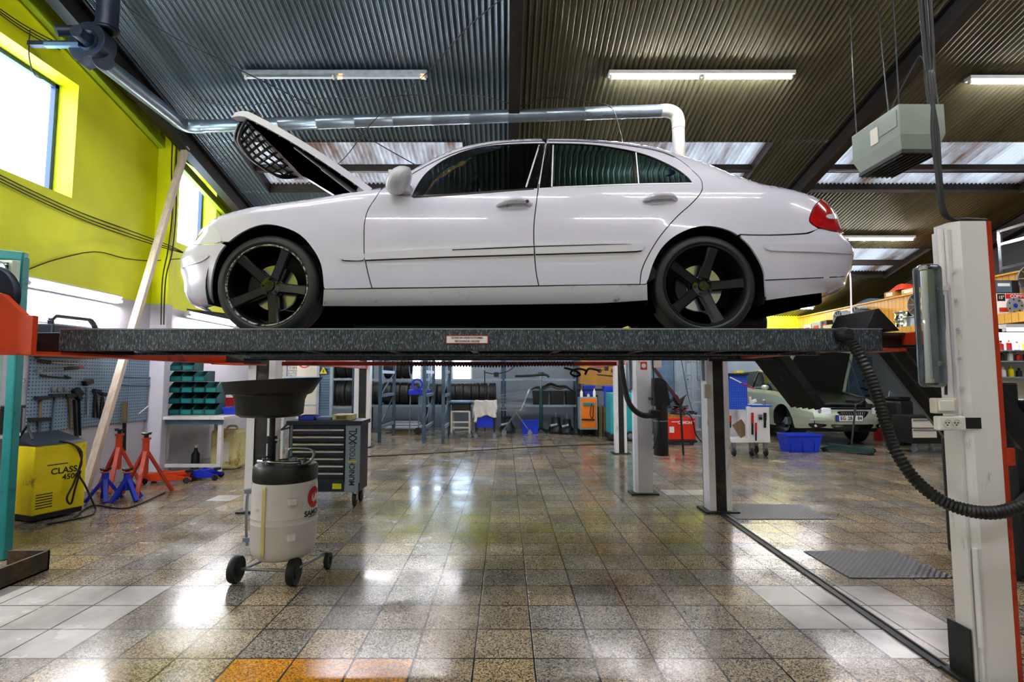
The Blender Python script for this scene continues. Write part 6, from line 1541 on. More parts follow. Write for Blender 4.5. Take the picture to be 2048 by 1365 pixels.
def tub(lab, name, m_, x0, x1, y0, y1, z0, z1, cat='tub', taper=.02):
    t = thing(name, lab, cat, ((x0 + x1) / 2, (y0 + y1) / 2, z0)); mb = MB()
    f = taper
    vs = [(x0 + f, y0 + f, z0), (x1 - f, y0 + f, z0), (x1 - f, y1 - f, z0), (x0 + f, y1 - f, z0), (x0, y0, z1), (x1, y0, z1), (x1, y1, z1), (x0, y1, z1), (x0 + .012, y0 + .012, z1), (x1 - .012, y0 + .012, z1), (x1 - .012, y1 - .012, z1), (x0 + .012, y1 - .012, z1), (x0 + f + .012, y0 + f + .012, z0 + .01), (x1 - f - .012, y0 + f + .012, z0 + .01), (x1 - f - .012, y1 - f - .012, z0 + .01), (x0 + f + .012, y1 - f - .012, z0 + .01)]
    fs = [(3, 2, 1, 0)] + [(i, (i + 1) % 4, (i + 1) % 4 + 4, i + 4) for i in range(4)] + [(i + 4, (i + 1) % 4 + 4, (i + 1) % 4 + 8, i + 8) for i in range(4)] + [(i + 8, (i + 1) % 4 + 8, (i + 1) % 4 + 12, i + 12) for i in range(4)] + [(12, 13, 14, 15)]
    mb.add(vs, fs); mb.build('tub_body', m_, t, bevel=.003)
    for (a, b_) in (((x0 - .01, y0 - .01, z1 - .03), (x1 + .01, y0, z1)), ((x1, y0, z1 - .03), (x1 + .01, y1, z1))): Bx(t, 'rim', m_, a, b_, 0)
    return t
zb = bz + .047
tub('small blue tub on the right end of the workbench', 'blue_tub', 'blue_plastic', -4.38, -4.16, 7.95, 8.25, zb, zb + .11)
rx = thing('red_case', 'red plastic case behind the blue tub on the workbench', 'case', (-4.5, 8.5, zb)); Bx(rx, 'case_body', 'ink_red', (-4.60, 8.4, zb), (-4.28, 8.7, zb + .24), .01); Bx(rx, 'case_lid', 'ink_red', (-4.61, 8.39, zb + .20), (-4.27, 8.71, zb + .25), .008)
bt = thing('plastic_tub', 'blue crumpled plastic tub on the topmost teal bins', 'tub', (-4.85, 8.1, 0)); a = bz + .047 + 5 * (bh + .004); Bx(bt, 'tub_body', 'blue_plastic', (-5.02, 7.9, a), (-4.86, 8.1, a + .10), .012); Bx(bt, 'rim', 'blue_plastic', (-5.025, 7.89, a + .09), (-4.855, 8.11, a + .105), .003)
# canister
cn = thing('jerry_can', 'tall yellowed white plastic canister standing under the workbench', 'canister', PZ(444, 945))
c = PZ(444, 940); cnx, cny = c.x, c.y + .15
Bx(cn, 'can_body', 'jerry', (cnx - .21, cny - .15, .0), (cnx + .21, cny + .17, .60), .05)
Cy(cn, 'cap', 'ink_black', (cnx - .12, cny - .05, .59), (cnx - .12, cny - .05, .65), .035); mb = MB(); mb.tube(spline([(cnx - .02, cny, .59), (cnx, cny, .65), (cnx + .12, cny, .65), (cnx + .14, cny, .59)], 4), .018, 8); mb.build('carry_handle', 'jerry', cn, smooth=60)
Bx(cn, 'side_label', 'ivory', (cnx - .03, cny - .153, .12), (cnx + .10, cny - .150, .42), 0)
ex_ = thing('fire_extinguisher', 'small dark bottle standing on the floor under the workbench', 'bottle', (-4.85, 8.1, 0)); La(ex_, 'bottle_body', 'dark_steel', [(0, 0), (.06, 0), (.06, .22), (.025, .28), (.025, .32), (0, .32)], (-4.85, 8.1, 0)); Cy(ex_, 'cap', 'ivory', (-4.85, 8.1, .32), (-4.85, 8.1, .36), .03)
ex_['label'] = 'small dark steel bottle standing on the floor under the workbench'; ex_.name = 'steel_bottle'
# ---- rusty steel channel on the floor at the left edge
mb = MB(); a, b_ = PZ(98, 1140), PZ(-60, 1225); ln = V(a.x, a.y, 0); l2_ = V(a.x - .02, 2.6, 0)
mb.box((a.x - .30, 2.7, 0), (a.x, a.y, .012)); mb.box((a.x - .02, 2.7, .0), (a.x, a.y, .14)); mb.box((a.x - .30, a.y - .015, 0), (a.x, a.y, .14))
mk('rust_steel', '3A3126', 0.55, 0.3, var=0.3, dirt='6B4A18', dirt_amt=0.35)
o = mb.build('steel_channel', 'rust_steel', None, weld=False); tagm(o, 'rusty brown steel channel lying on the floor at the left edge', 'steel channel')
# ================================================================== BACK OF THE HALL
def tyre_at(c, R, w, lab, grp, axis='X', rim=False):
    mb = MB(); c = Vector(c)
    mb.lathe([(R * .62, 0), (R * .66, -.0), (R * .93, .0), (R * .985, w * .08), (R, w * .2), (R, w * .3), (R * .975, w * .32), (R * .975, w * .36), (R, w * .38), (R, w * .48), (R * .975, w * .49), (R * .975, w * .53), (R, w * .54), (R, w * .62), (R * .975, w * .64), (R * .975, w * .68), (R, w * .7), (R, w * .8), (R * .985, w * .92), (R * .93, w), (R * .66, w), (R * .62, w)], c, axis, 36)
    o = mb.build('tyre', 'tyre', None, smooth=35); tagm(o, lab, 'tyre', grp); return o
tyre0 = {}
YS = 13.7
sh = thing('tyre_rack', 'long blue-grey steel rack along the back wall holding the used tyres', 'rack', (0, 14, 0))
xa, xb, xc_ = P(733, 800, YS).x, P(1000, 800, YS).x, P(1157, 800, YS).x
zl0, zl1 = P(800, 810, YS).z, P(800, 758, YS).z
for (y, nm) in ((YS - .05, 'shelf_beam'), (YS + .5, 'shelf_beam')):
    for z in (zl0, zl1): Bx(sh, nm, 'rack_light', (xa, y, z - .06), (xc_, y + .04, z), .002)
for x in (xa + .02, P(848, 800, YS).x, P(1007, 800, YS).x, xc_ - .04):
    for y in (YS - .05, YS + .5): Bx(sh, 'upright', 'rack_blue', (x - .03, y - .02, 0), (x + .03, y + .04, 2.3), .002)
Bx(sh, 'lower_deck', 'rack_blue', (xa, YS, zl0 - .05), (xc_, YS + .5, zl0 - .035), 0)
G = 'tyres lying on edge in the back rack'
for k, px in enumerate((752, 774, 791, 808.5, 827)): tyre_at((P(px, 785, YS).x - .11, YS + .18, zl0 + .30), .30, .22, 'black tyre on edge on the lower deck, left bay of the back rack', 'tyres in the left bay of the back rack')
for k, px in enumerate((866, 883, 903, 919, 935, 951, 967, 984)): tyre_at((P(px, 785, YS).x - .10, YS + .18, zl0 + .29), .29, .20, 'black tyre on edge on the lower deck, right bay of the back rack', 'tyres in the right bay of the back rack')
for k, px in enumerate((776, 793, 811)): tyre_at((P(px, 785, YS).x - .11, YS + .18, zl1 + .30), .30, .22, 'black tyre on the upper deck of the back rack, partly hidden by the runway', 'tyres on the upper deck of the back rack')
# empty rack end frames standing in front
def rack_frame(px, Yf, Yr, lab, h=2.2):
    a = P(px, 870, Yf).x; t = thing('rack_frame', lab, 'rack frame', (a, Yf, 0))
    for y in (Yf, Yr): Bx(t, 'upright', 'rack_blue', (a - .035, y - .03, 0), (a + .035, y + .03, h), .003)
    for z in (.32, 1.02, 1.55): Bm(t, 'depth_rail', 'rack_light', (a, Yf, z), (a, Yr, z), .04, .07)
    for (z0, z1) in ((.35, 1.0), (1.0, .35 + 1.2)): Bm(t, 'brace', 'rack_blue', (a, Yf, z0), (a, Yr, z1), .02, .03)
    return t
f1 = rack_frame(759, 11.3, 12.7, 'blue-grey rack end frame standing left of the trolleys'); f2 = rack_frame(848, 11.2, 12.6, 'blue-grey rack end frame in the middle, left of the white trolley frame'); f3 = rack_frame(886, 11.2, 12.4, 'blue-grey rack end frame touching the white trolley frame')
for (p0, p1, z, par) in ((848, 886, .22, f2), (722, 759, .25, f1)):
    Bm(par, 'cross_bar', 'rack_blue', (P(p0, 870, 11.2).x, 11.2, z - .0), (P(p1, 870, 11.2).x, 11.2, z), .03, .03)
# left rack with tyres, behind the drawer trolley
YL = 12.0
lr = thing('tyre_rack', 'short rack with black tyres seen between the drawer trolley and the white post', 'rack', (P(690, 850, YL).x, YL, 0))
xa, xb = P(655, 800, YL).x, P(714, 800, YL).x
for z in (P(690, 757, YL).z, P(690, 812, YL).z): Bx(lr, 'shelf_beam', 'rack_light', (xa, YL - .3, z - .05), (xb, YL - .26, z), .002); Bx(lr, 'shelf_beam', 'rack_light', (xa, YL + .26, z - .05), (xb, YL + .3, z), .002)
for x in (xa, xb):
    for y in (YL - .28, YL + .28): Bx(lr, 'upright', 'rack_blue', (x - .03, y - .03, 0), (x + .03, y + .03, 2.2), .002)
for r, z in enumerate((P(690, 757, YL).z, P(690, 812, YL).z)):
    for k in range(3): tyre_at((xa + .06 + k * .215, YL, z + .31), .31, .20, 'black tyre on the %s shelf of the short rack behind the drawer trolley' % ['upper', 'lower'][r], 'tyres on the %s shelf of the short rack' % ['upper', 'lower'][r])
# wire cage, perforated column and signs
YG = 9.9
cg = thing('wire_cage', 'white wire-mesh cage panel left of the grey column', 'cage', (P(600, 850, YG).x, YG, 0))
x0, x1 = P(572, 800, YG).x, P(633, 800, YG).x
mb = MB()
for k in range(16): x = x0 + (x1 - x0) * k / 15; mb.box((x - .004, YG, .9), (x + .004, YG + .008, 2.1))
for k in range(24): z = .9 + 1.2 * k / 23; mb.box((x0, YG, z - .004), (x1, YG + .008, z + .004))
mb.build('mesh_infill', 'ivory', cg, weld=False)
for (a, b_) in (((x0 - .03, YG - .02, 0), (x0, YG + .02, 2.15)), ((x1, YG - .02, 0), (x1 + .03, YG + .02, 2.15)), ((x0, YG - .02, .87), (x1, YG + .02, .90)), ((x0, YG - .02, 1.40), (x1, YG + .02, 1.44))): Bx(cg, 'cage_frame', 'rack_light', a, b_, .002)
o = Bx(None, 'partition_panel', 'old_wood', (x0, YG + .5, 0), (x1, YG + .53, 2.1), .002); o.data.materials[0] = M['ivory']; tagm(o, 'beige partition board behind the wire cage', 'partition')
cl = thing('cage_column', 'grey-blue perforated steel column with a yellow warning triangle', 'column', (P(648, 850, 9.4).x, 9.4, 0))
a0, a1 = P(633, 800, 9.4).x, P(665, 800, 9.4).x
for x in (a0, a1 - .05): Bx(cl, 'column_rail', 'rack_light', (x, 9.38, 0), (x + .05, 9.44, 2.1), .002)
Bx(cl, 'column_web', 'cool_metal', (a0 + .04, 9.42, 0), (a1 - .04, 9.43, 2.1), 0)
for k in range(26): z = .85 + k * .048; Bx(cl, 'rung', 'rack_blue', (a0 + .05, 9.405, z), (a1 - .05, 9.42, z + .012), 0)
def tri(par, c, s_, nm, m_, dy):
    mb = MB(); mb.prism([(-s_, -s_ * .8), (s_, -s_ * .8), (0, s_)], lambda a, b_, t: c + V(a, t + dy, b_), -.002, .0); return mb.build(nm, m_, par)
c = P(647, 742, 9.37); tri(cl, c, .085, 'triangle_border', 'ink_black', 0); tri(cl, c, .070, 'triangle_field', 'sticker_yellow', -.003)
mb = MB(); mb.prism([(.005, .045), (-.022, -.01), (-.002, -.006), (-.012, -.045), (.02, .008), (.002, .004)], lambda a, b_, t: c + V(a, t, b_ - .008), -.009, -.006); mb.build('lightning_symbol', 'ink_black', cl)
ns = thing('no_entry_sign', 'round sign with a red ring and diagonal bar on the wire cage', 'sign', P(609, 722, YG - .03)); c = P(609, 723, YG - .03)
La(ns, 'sign_plate', 'paper_white', [(0, 0), (.13, 0), (.13, .005), (0, .005)], c, 'Y', 32); La(ns, 'red_ring', 'ink_red', [(.105, -.003), (.132, -.003), (.132, .0), (.105, 0)], c, 'Y', 32)
Bm(ns, 'red_bar', 'ink_red', c + V(-.08, -.002, .08), c + V(.08, -.002, -.08), .025, .004, up=(0, 1, 0)); Bx(ns, 'hand_symbol', 'ink_black', c + V(-.03, -.003, -.05), c + V(.03, -.001, .04), 0)
# small rungs & blue machine
hd_ = thing('hand_truck', 'blue hand truck with white legs leaning at the back rack', 'hand truck', (P(835, 860, 12.9).x, 12.9, 0))
xh = P(832, 850, 12.9).x
for dx in (-.16, .06): Tu(hd_, 'side_rail', 'galv', [(xh + dx, 12.9, .02), (xh + dx, 12.95, 1.0)], .015)
Bx(hd_, 'blue_carrier', 'blue_plastic', (xh - .2, 12.85, .98), (xh + .34, 13.05, 1.12), .02); La(hd_, 'blue_wheel', 'blue_plastic', [(.10, -.02), (.15, -.02), (.15, .02), (.10, .02), (.10, -.02)], (xh + .03, 12.84, 1.25), 'Y', 24)
La(hd_, 'wheel', 'black_rubber', [(0, -.02), (.09, -.02), (.09, .02), (0, .02)], (xh + .06, 12.84, .09), 'Y', 20)
for k in range(5):
    o = Bx(None, 'pale_board', 'white_paint' if k % 2 else 'rack_light', (P(770 + k * 3, 850, 13.1).x, 13.05 + .02 * k, .12 + k * .035), (P(842 - k * 2, 850, 13.1).x, 13.5, .15 + k * .035), .003); tagm(o, 'pale board in the low pile under the left bay of the back rack', 'board', 'pale boards piled under the back rack')
o = Bx(None, 'timber_bearer', 'old_wood', (P(780, 850, 13.1).x, 13.1, 0), (P(835, 850, 13.1).x, 13.45, .12), .004); tagm(o, 'dark timber bearer under the pile of pale boards', 'timber')
# frames on castors
def castor(t, x, y, r=.05): La(t, 'castor_wheel', 'galv', [(0, -.015), (r, -.015), (r, .015), (0, .015)], (x, y, r), 'Y', 18); Bx(t, 'castor_fork', 'steel', (x - .01, y - .02, r), (x + .01, y + .02, r * 2 + .03), 0)
YT = 12.2
wf = thing('open_trolley', 'white tubular trolley frame with a blue-grey top, on castors', 'trolley', (P(920, 870, YT).x, YT, 0))
x0, x1 = P(903, 850, YT).x, P(939, 850, YT).x; zt_ = P(920, 803, YT).z
for x in (x0, x1):
    for y in (YT, YT + .5): Bx(wf, 'leg', 'ivory', (x - .02, y - .02, .1), (x + .02, y + .02, zt_ - .24), .003); castor(wf, x, y)
for z in (.22, .35, zt_ - .26): Bx(wf, 'cross_rail', 'ivory', (x0, YT - .02, z), (x1, YT + .02, z + .035), .002)
Bx(wf, 'top_tray', 'cool_metal', (x0 - .12, YT - .1, zt_ - .04), (x1 + .08, YT + .6, zt_), .004); Bx(wf, 'drawer_box', 'ink_black', (x0, YT, zt_ - .24), (x1, YT + .5, zt_ - .04), .004)
ct_ = thing('utility_cart', 'dark utility cart on castors under the white cloth', 'cart', (P(968, 870, YT).x, YT, 0))
x0, x1 = P(949, 850, YT).x, P(991, 850, YT).x; zc_ = P(968, 804, YT).z
for x in (x0 + .03, x1 - .03):
    for y in (YT, YT + .45): Bx(ct_, 'leg', 'dark_steel', (x - .015, y - .015, .1), (x + .015, y + .015, zc_), .002); castor(ct_, x, y)
Bx(ct_, 'top_deck', 'dark_steel', (x0, YT - .02, zc_ - .03), (x1, YT + .47, zc_), .003); Bx(ct_, 'lower_box', 'blue_paint', (x0 + .03, YT + .0, .24), (x1 - .05, YT + .4, .50), .006); ct_.children
def clothf(u, v):
    # u across, v from front bottom, over the top, to back
    x = x0 - .02 + (x1 - x0 + .05) * u; ff = .02 * math.sin(u * 23) * (1 - min(1, v * 2))
    if v < .4: return V(x + .02 * math.sin(v * 20 + u * 3), YT - .04 - ff, zc_ - (.36 + .12 * (u < .12) + .03 * math.sin(u * 9)) * (1 - v / .4) + .012)
    if v < .8: return V(x, YT - .04 + .52 * (v - .4) / .4, zc_ + .012 + .01 * math.sin(u * 15))
    return V(x, YT + .49, zc_ + .012 - .3 * (v - .8) / .2)
mb = MB(); mb.grid(clothf, 30, 30); mb.grid(lambda u, v: V(x0 - .025 - .02 * math.sin(u * 9), YT - .04 + .5 * u, zc_ + .012 - .40 * v), 10, 6)
o = mb.build('white_cloth', 'cloth', None, smooth=70, solid=.006); tagm(o, 'white cloth draped over the dark utility cart', 'cloth')
# shopping cart
sc_ = thing('shopping_cart', 'wire shopping cart with chrome frame beside the cloth-covered cart', 'shopping cart', (P(1030, 868, 12.7).x, 12.7, 0))
YQ = 12.7; pA_, pB_ = P(996, 818, YQ), P(1052, 790, YQ)
xa, xb = P(996, 800, YQ).x, P(1050, 800, YQ).x; za, zb__, zbt = P(996, 792, YQ).z, P(1050, 783, YQ).z, P(1020, 822, YQ).z
mb = MB()
for k in range(15):
    t = k / 14; x = xa + (xb - xa) * t; zt__ = za + (zb__ - za) * t
    for y in (YQ, YQ + .42): mb.box((x - .003, y, zbt), (x + .003, y + .006, zt__))
for k in range(6):
    t = k / 5
    for y in (YQ, YQ + .42): mb.beam((xa, y, zbt + (za - zbt) * t), (xb, y, zbt + (zb__ - zbt) * t), .006, .006)
for k in range(9): y = YQ + .42 * k / 8; mb.beam((xa, y, zbt), (xb, y, zbt), .005, .005); mb.box((xa - .003, y, zbt), (xa + .003, y + .005, za))
mb.build('wire_basket', 'steel', sc_, weld=False)
for y in (YQ, YQ + .42): Tu(sc_, 'frame_tube', 'chrome', [(xb + .12, y, zb__ + .05), (xb - .08, y, zbt + .02), (xb - .22, y, zbt - .05), (xb + .10, y, .12)], .012); castor(sc_, xb + .12, y, .06); castor(sc_, xa + .15, y, .06); Tu(sc_, 'lower_tube', 'steel', [(xb - .22, y, zbt - .05), (xa + .15, y, .12)], .01)
Tu(sc_, 'push_handle', 'steel', [(xb + .12, YQ - .02, zb__ + .06), (xb + .12, YQ + .44, zb__ + .06)], .016)
# transmission jack
tj = thing('transmission_jack', 'tall green transmission jack with a chrome ram, in front of the black crates', 'jack', (P(1082, 855, 13.35).x, 13.35, 0)); x = P(1082, 800, 13.35).x
Cy(tj, 'cylinder', 'jack_green', (x, 13.35, .12), (x, 13.35, P(1082, 777, 13.35).z), .05); Cy(tj, 'ram', 'chrome', (x, 13.35, 1.1), (x, 13.35, P(1082, 752, 13.35).z), .025); Cy(tj, 'head', 'jack_green', (x, 13.35, P(1082, 750, 13.35).z), (x, 13.35, P(1082, 745, 13.35).z), .08)
for k in range(4): Bm(tj, 'leg', 'jack_green', (x, 13.35, .12), (x + .22 * math.cos(k * PI / 2 + .7), 13.35 + .22 * math.sin(k * PI / 2 + .7), .03), .05, .05)
ba = thing('bumper_bar', 'black plastic bumper strip lying across the head of the green jack', 'bumper', P(1060, 752, 13.4)); Tu(ba, 'bumper_strip', 'black_plastic', [P(1030, 753, 13.35), P(1060, 752, 13.35), P(1090, 750, 13.35), P(1098, 755, 13.35)], .03, sp=4)
# crates and lumps on the right bay
zd = zl0 + .002
for k, (p0, p1, lab) in enumerate(((1066, 1098, 'left'), (1101, 1129, 'middle'), (1132, 1154, 'right'))):
    tub('black plastic crate on the lower deck of the back rack, %s of three' % lab, 'crate', 'black_plastic', P(p0, 800, YS).x, P(p1, 800, YS).x, YS, YS + .4, zd, zd + .36, 'crate')
eg = thing('car_bumper', 'black car bumper laid over the black crates', 'bumper', P(1110, 780, YS)); mb = MB()
mb.grid(lambda u, v: V(P(1063 + 85 * u, 780, YS).x, YS + .05 + .34 * v, zd + .39 + .16 * math.sin(PI * u) * math.sin(PI * (v * .8 + .1)) + .03 * math.sin(u * 17)), 18, 6); mb.build('bumper_shell', 'black_plastic', eg, smooth=70, solid=.02)
tub('blue plastic crate on the floor below the shopping cart handle', 'blue_crate', 'blue_plastic', P(1043, 850, 12.9).x, P(1078, 850, 12.9).x, 13.0, 13.3, 0, .34, 'crate')
def gearbox(px, Y, lab, s=1.0):
    x = P(px, 860, Y).x; t = thing('gearbox', lab, 'gearbox', (x, Y, 0))
    La(t, 'bell_housing', 'dark_steel', [(0, 0), (.20 * s, 0), (.18 * s, .1 * s), (.12 * s, .2 * s), (.11 * s, .36 * s), (0, .38 * s)], (x, Y, .05)); Cy(t, 'input_shaft', 'steel', (x, Y, .4 * s), (x, Y, .55 * s), .02); Bx(t, 'sump', 'dark_steel', (x - .16 * s, Y - .14, .0), (x + .2 * s, Y + .1, .10), .01); Cy(t, 'starter_motor', 'galv', (x - .16 * s, Y - .16, .2), (x + .02, Y - .16, .24), .04)
    return t
gearbox(1112, 13.2, 'dark gearbox on the floor under the right bay of the back rack, left one'); gearbox(1134, 13.0, 'dark gearbox on the floor next to the orange cart, right one', .9); gearbox(1015, 13.4, 'dark engine part on the floor under the shopping cart')
ti = thing('inspection_lamp', 'thin stand lamp hanging over the row of tyres', 'lamp', P(968, 760, 13.45)); Tu(ti, 'stem', 'dark_steel', [P(969, 738, 13.45), P(970, 800, 13.45)], .014); Bx(ti, 'lamp_head', 'steel', P(964, 741, 13.4), P(970, 735, 13.455), .004); Tu(ti, 'lamp_cable', 'rope_black', [P(969, 745, 13.45), P(990, 748, 13.45), P(1015, 743, 13.45), P(1032, 730, 13.45)], .012, sp=5)
Cy(ti, 'foot', 'dark_steel', P(970, 800, 13.45), V(P(970, 800, 13.45).x, 13.45, .02), .014)
o = Bx(None, 'wall_box', 'ink_black', P(988, 753, YB - .05), P(997, 745, YB), .003); tagm(o, 'small dark junction box on the blue-grey back wall', 'box')
for px in (1007, 1157): o = Bx(None, 'wall_column', 'rack_blue', (P(px, 800, 14.5).x - .07, 14.4, 0), (P(px, 800, 14.5).x + .07, 14.5, roofz(14.5) - .08), .004); o['kind'] = 'structure'; o.name = 'trim_%d' % (20 + (px > 1100))
# orange cart
oc = thing('orange_cabinet', 'narrow orange tool cabinet in a grey frame with hooks and cables', 'cabinet', (P(1178, 868, 12.4).x, 12.4, 0))
YO = 12.4; x0, x1 = P(1160, 830, YO).x, P(1195, 830, YO).x; z0, z1 = P(1178, 860, YO).z, P(1178, 795, YO).z
Bx(oc, 'cabinet_frame', 'grey_paint', (x0, YO, z0), (x1, YO + .4, z1), .006); Bx(oc, 'orange_door', 'orange_paint', (x0 + .03, YO - .006, z0 + .04), (x1 - .03, YO, z1 - .03), .002)
oc.children
M['orange_bright'] = mat('orange_bright', 'F07A10', .45, var=.06); [c for c in COL.objects if c.name.startswith('orange_door')][-1].data.materials[0] = M['orange_bright']
for x in (x0 + .03, x1 - .03):
    for y in (YO + .04, YO + .36): Bx(oc, 'leg', 'dark_steel', (x - .02, y - .02, .0), (x + .02, y + .02, z0), .002)
Bx(oc, 'hook_strip', 'teal_paint', (x0 + .08, YO - .03, z1 - .20), (x1 - .08, YO - .006, z1 - .13), .003)
Tu(oc, 'hanging_cable', 'rope_black', [(x0 + .28, YO - .03, z1 - .15), (x0 + .24, YO - .03, z1 - .4), (x0 + .3, YO - .03, z1 - .5), (x0 + .32, YO - .03, z1 - .2)], .01, sp=4); Bm(oc, 'tool_holder', 'dark_steel', (x0 + .04, YO - .03, z0 + .25), (x1 - .08, YO - .03, z0 + .24), .03, .03)
for px, h, lab, m_ in ((1164, .17, 'white spray bottle at the left on the orange cabinet', 'paper_white'), (1190, .20, 'white spray bottle at the right on the orange cabinet', 'paper_white'), (1178, .08, 'small white tin in the middle of the orange cabinet', 'ivory')):
    x = P(px, 790, YO).x; t = thing('spray_bottle' if h > .1 else 'small_tin', lab, 'bottle' if h > .1 else 'tin', (x, YO + .1, z1)); La(t, 'bottle_body', m_, [(0, 0), (.035, 0), (.035, h * .7), (.015, h * .85), (.015, h), (0, h)], (x, YO + .1, z1 + .001), n=16); Cy(t, 'cap', 'ink_red', (x, YO + .1, z1 + h), (x, YO + .1, z1 + h + .03), .016)
# tan carton with scooter drawing
cb = thing('scooter_carton', 'large tan carton printed with two wheels drawing, partly behind the white post', 'carton', P(1195, 750, 13.0))
YC2 = 13.0; q = [P(1160, 768, YC2), P(1234, 776, YC2), P(1234, 716, YC2), P(1163, 716, YC2)]
mb = MB(); n = len(q); mb.add(q + [p_ + V(0, .35, 0) for p_ in q], [(0, 1, 2, 3), (7, 6, 5, 4), (0, 4, 5, 1), (1, 5, 6, 2), (2, 6, 7, 3), (3, 7, 4, 0)]); mb.build('carton_body', 'cardboard', cb, bevel=.004)
Bx(cb, 'carton_shelf', 'dark_steel', (q[0].x - .02, YC2 - .0, q[1].z - .08), (q[1].x, YC2 + .4, q[1].z - .03), .003)
for px in (1199, 1226): c = P(px, 742, YC2 - .004); La(cb, 'printed_wheel', 'ink_black', [(.025, 0), (.03, -.002), (.05, -.002), (.055, 0)], c, 'Y', 20)
Bm(cb, 'printed_frame', 'ink_black', P(1199, 742, YC2 - .004), P(1213, 738, YC2 - .004), .003, .012); Bm(cb, 'printed_line', 'ink_black', P(1194, 750, YC2 - .004), P(1228, 753, YC2 - .004), .003, .03); Bx(cb, 'printed_seat', 'ink_black', P(1209, 742, YC2 - .005), P(1217, 734, YC2 - .003), 0)
# shelf pole carrying the carton
for px in (1170, 1226): Bx(cb, 'carton_leg', 'dark_steel', (P(px, 800, YC2).x - .015, YC2 + .17, 0), (P(px, 800, YC2).x + .015, YC2 + .2, q[1].z - .07), 0)
st = thing('blue_stool', 'blue plastic stool beside the orange cabinet', 'stool', (P(1218, 830, 12.5).x, 12.5, .0)); x0, x1 = P(1208, 800, 12.5).x, P(1229, 800, 12.5).x
zs0, zs1 = P(1218, 815, 12.5).z, P(1218, 772, 12.5).z
Bx(st, 'seat', 'blue_plastic', (x0 + .01, 12.5, zs1 - .15), (x1 - .01, 12.8, zs1), .02)
for x in (x0, x1 - .03): Bx(st, 'leg', 'blue_plastic', (x, 12.5, zs0), (x + .03, 12.53, zs1 - .1), .004)
tub('blue crumpled tub behind the spray bottles of the orange cabinet', 'blue_tub', 'blue_plastic', P(1168, 780, 13.0).x, P(1190, 780, 13.0).x, 13.0, 13.3, P(1178, 790, 13).z, P(1178, 772, 13).z)
sb = thing('side_cupboard', 'dark cupboard behind the orange cabinet carrying the blue tub', 'cupboard', (P(1180, 860, 13.2).x, 13.2, 0)); Bx(sb, 'cupboard_body', 'ink_black', (P(1160, 860, 13).x, 12.95, 0), (P(1196, 860, 13).x, 13.5, P(1178, 790, 13).z - .005), .004); Bx(sb, 'cupboard_door', 'dark_steel', (P(1163, 860, 13).x, 12.94, .1), (P(1194, 860, 13).x, 12.95, .9), .002)
for k in range(3):
    x = P(1198 + k * 9, 850, 12.45).x; h = P(1200, 814, 12.45).z
    o = Bx(None, 'wooden_board', 'old_wood', (x, 12.45, 0), (x + .085, 12.85, h if k < 3 else h), .003); tagm(o, ['left', 'middle', 'right'][k] + ' of three upright wooden boards carrying the blue stool', 'board')
tc_ = thing('floor_cleaner', 'teal wheeled machine half hidden behind the white posts', 'machine', (P(1252, 868, 11.6).x, 11.6, 0)); YM = 11.6
x0, x1 = P(1222, 850, YM).x, P(1270, 850, YM).x
mk('teal_light', '1FA5B0', .4, var=.08)
Bx(tc_, 'machine_body', 'teal_light', (x0, YM, .14), (x1, YM + .6, P(1250, 786, YM).z), .03); Bx(tc_, 'dark_base', 'ink_black', (x0 - .05, YM - .05, .03), (x1 + .04, YM + .6, .16), .02)
La(tc_, 'wheel', 'black_rubber', [(.06, -.03), (.085, -.04), (.11, -.03), (.11, .02)], (P(1259, 858, YM).x, YM - .05, .115), 'Y', 24); La(tc_, 'wheel_cover', 'galv', [(0, -.035), (.03, -.04), (.06, -.03)], (P(1259, 858, YM).x, YM - .05, .115), 'Y', 24)
Bx(tc_, 'top_lid', 'teal_light', (x0 + .02, YM - .01, P(1250, 800, YM).z), (x1 - .02, YM + .0, P(1250, 788, YM).z), .003)
# cable on the floor
wire([PZ(715, 914, .008), PZ(790, 911, .008), PZ(880, 906, .008), PZ(960, 901, .008), PZ(1060, 895, .008), PZ(1150, 891, .008), PZ(1240, 888, .008)], .010, 'thin black cable lying across the tiled floor in front of the racks', nm='floor_cable')
# ================================================================== RIGHT SIDE
# waste cylinder and hose at the white post
wc = thing('waste_cylinder', 'tall black cylinder with hose hung on the white post behind the lift', 'cylinder', P(1322, 912, 6.15)); cx0 = P(1322, 880, 6.15).x
zc0, zc1 = P(1322, 911, 6.15).z, P(1322, 812, 6.15).z
La(wc, 'cylinder_body', 'black_plastic', [(0, 0), (.083, 0), (.085, .01), (.085, zc1 - zc0), (.07, zc1 - zc0 + .03), (0, zc1 - zc0 + .03)], (cx0, 6.15, zc0), n=32); La(wc, 'steel_band', 'steel', [(.086, 0), (.088, .0), (.088, .012), (.086, .012)], (cx0, 6.15, P(1322, 843, 6.15).z), n=32)
mb = MB(); mb.prism([(P(1305, 812, 6.15).x, zc1), (P(1338, 812, 6.15).x, zc1), (P(1335, 790, 6.15).x, P(1335, 790, 6.15).z), (P(1330, 764, 6.15).x, P(1330, 764, 6.15).z), (P(1322, 756, 6.15).x, P(1322, 756, 6.15).z), (P(1306, 756, 6.15).x, P(1306, 756, 6.15).z)], lambda a, b_, t: V(a, t, b_), 6.08, 6.22); mb.build('upper_hopper', 'black_plastic', wc, bevel=.01)
Tu(wc, 'suction_hose', 'black_rubber', [P(1240, 700, 6.05), P(1243, 735, 6.05), P(1249, 775, 6.05), P(1259, 808, 6.02), P(1275, 826, 6.0), P(1292, 832, 6.0), P(1310, 829, 6.05)], .032, 12, sp=6)
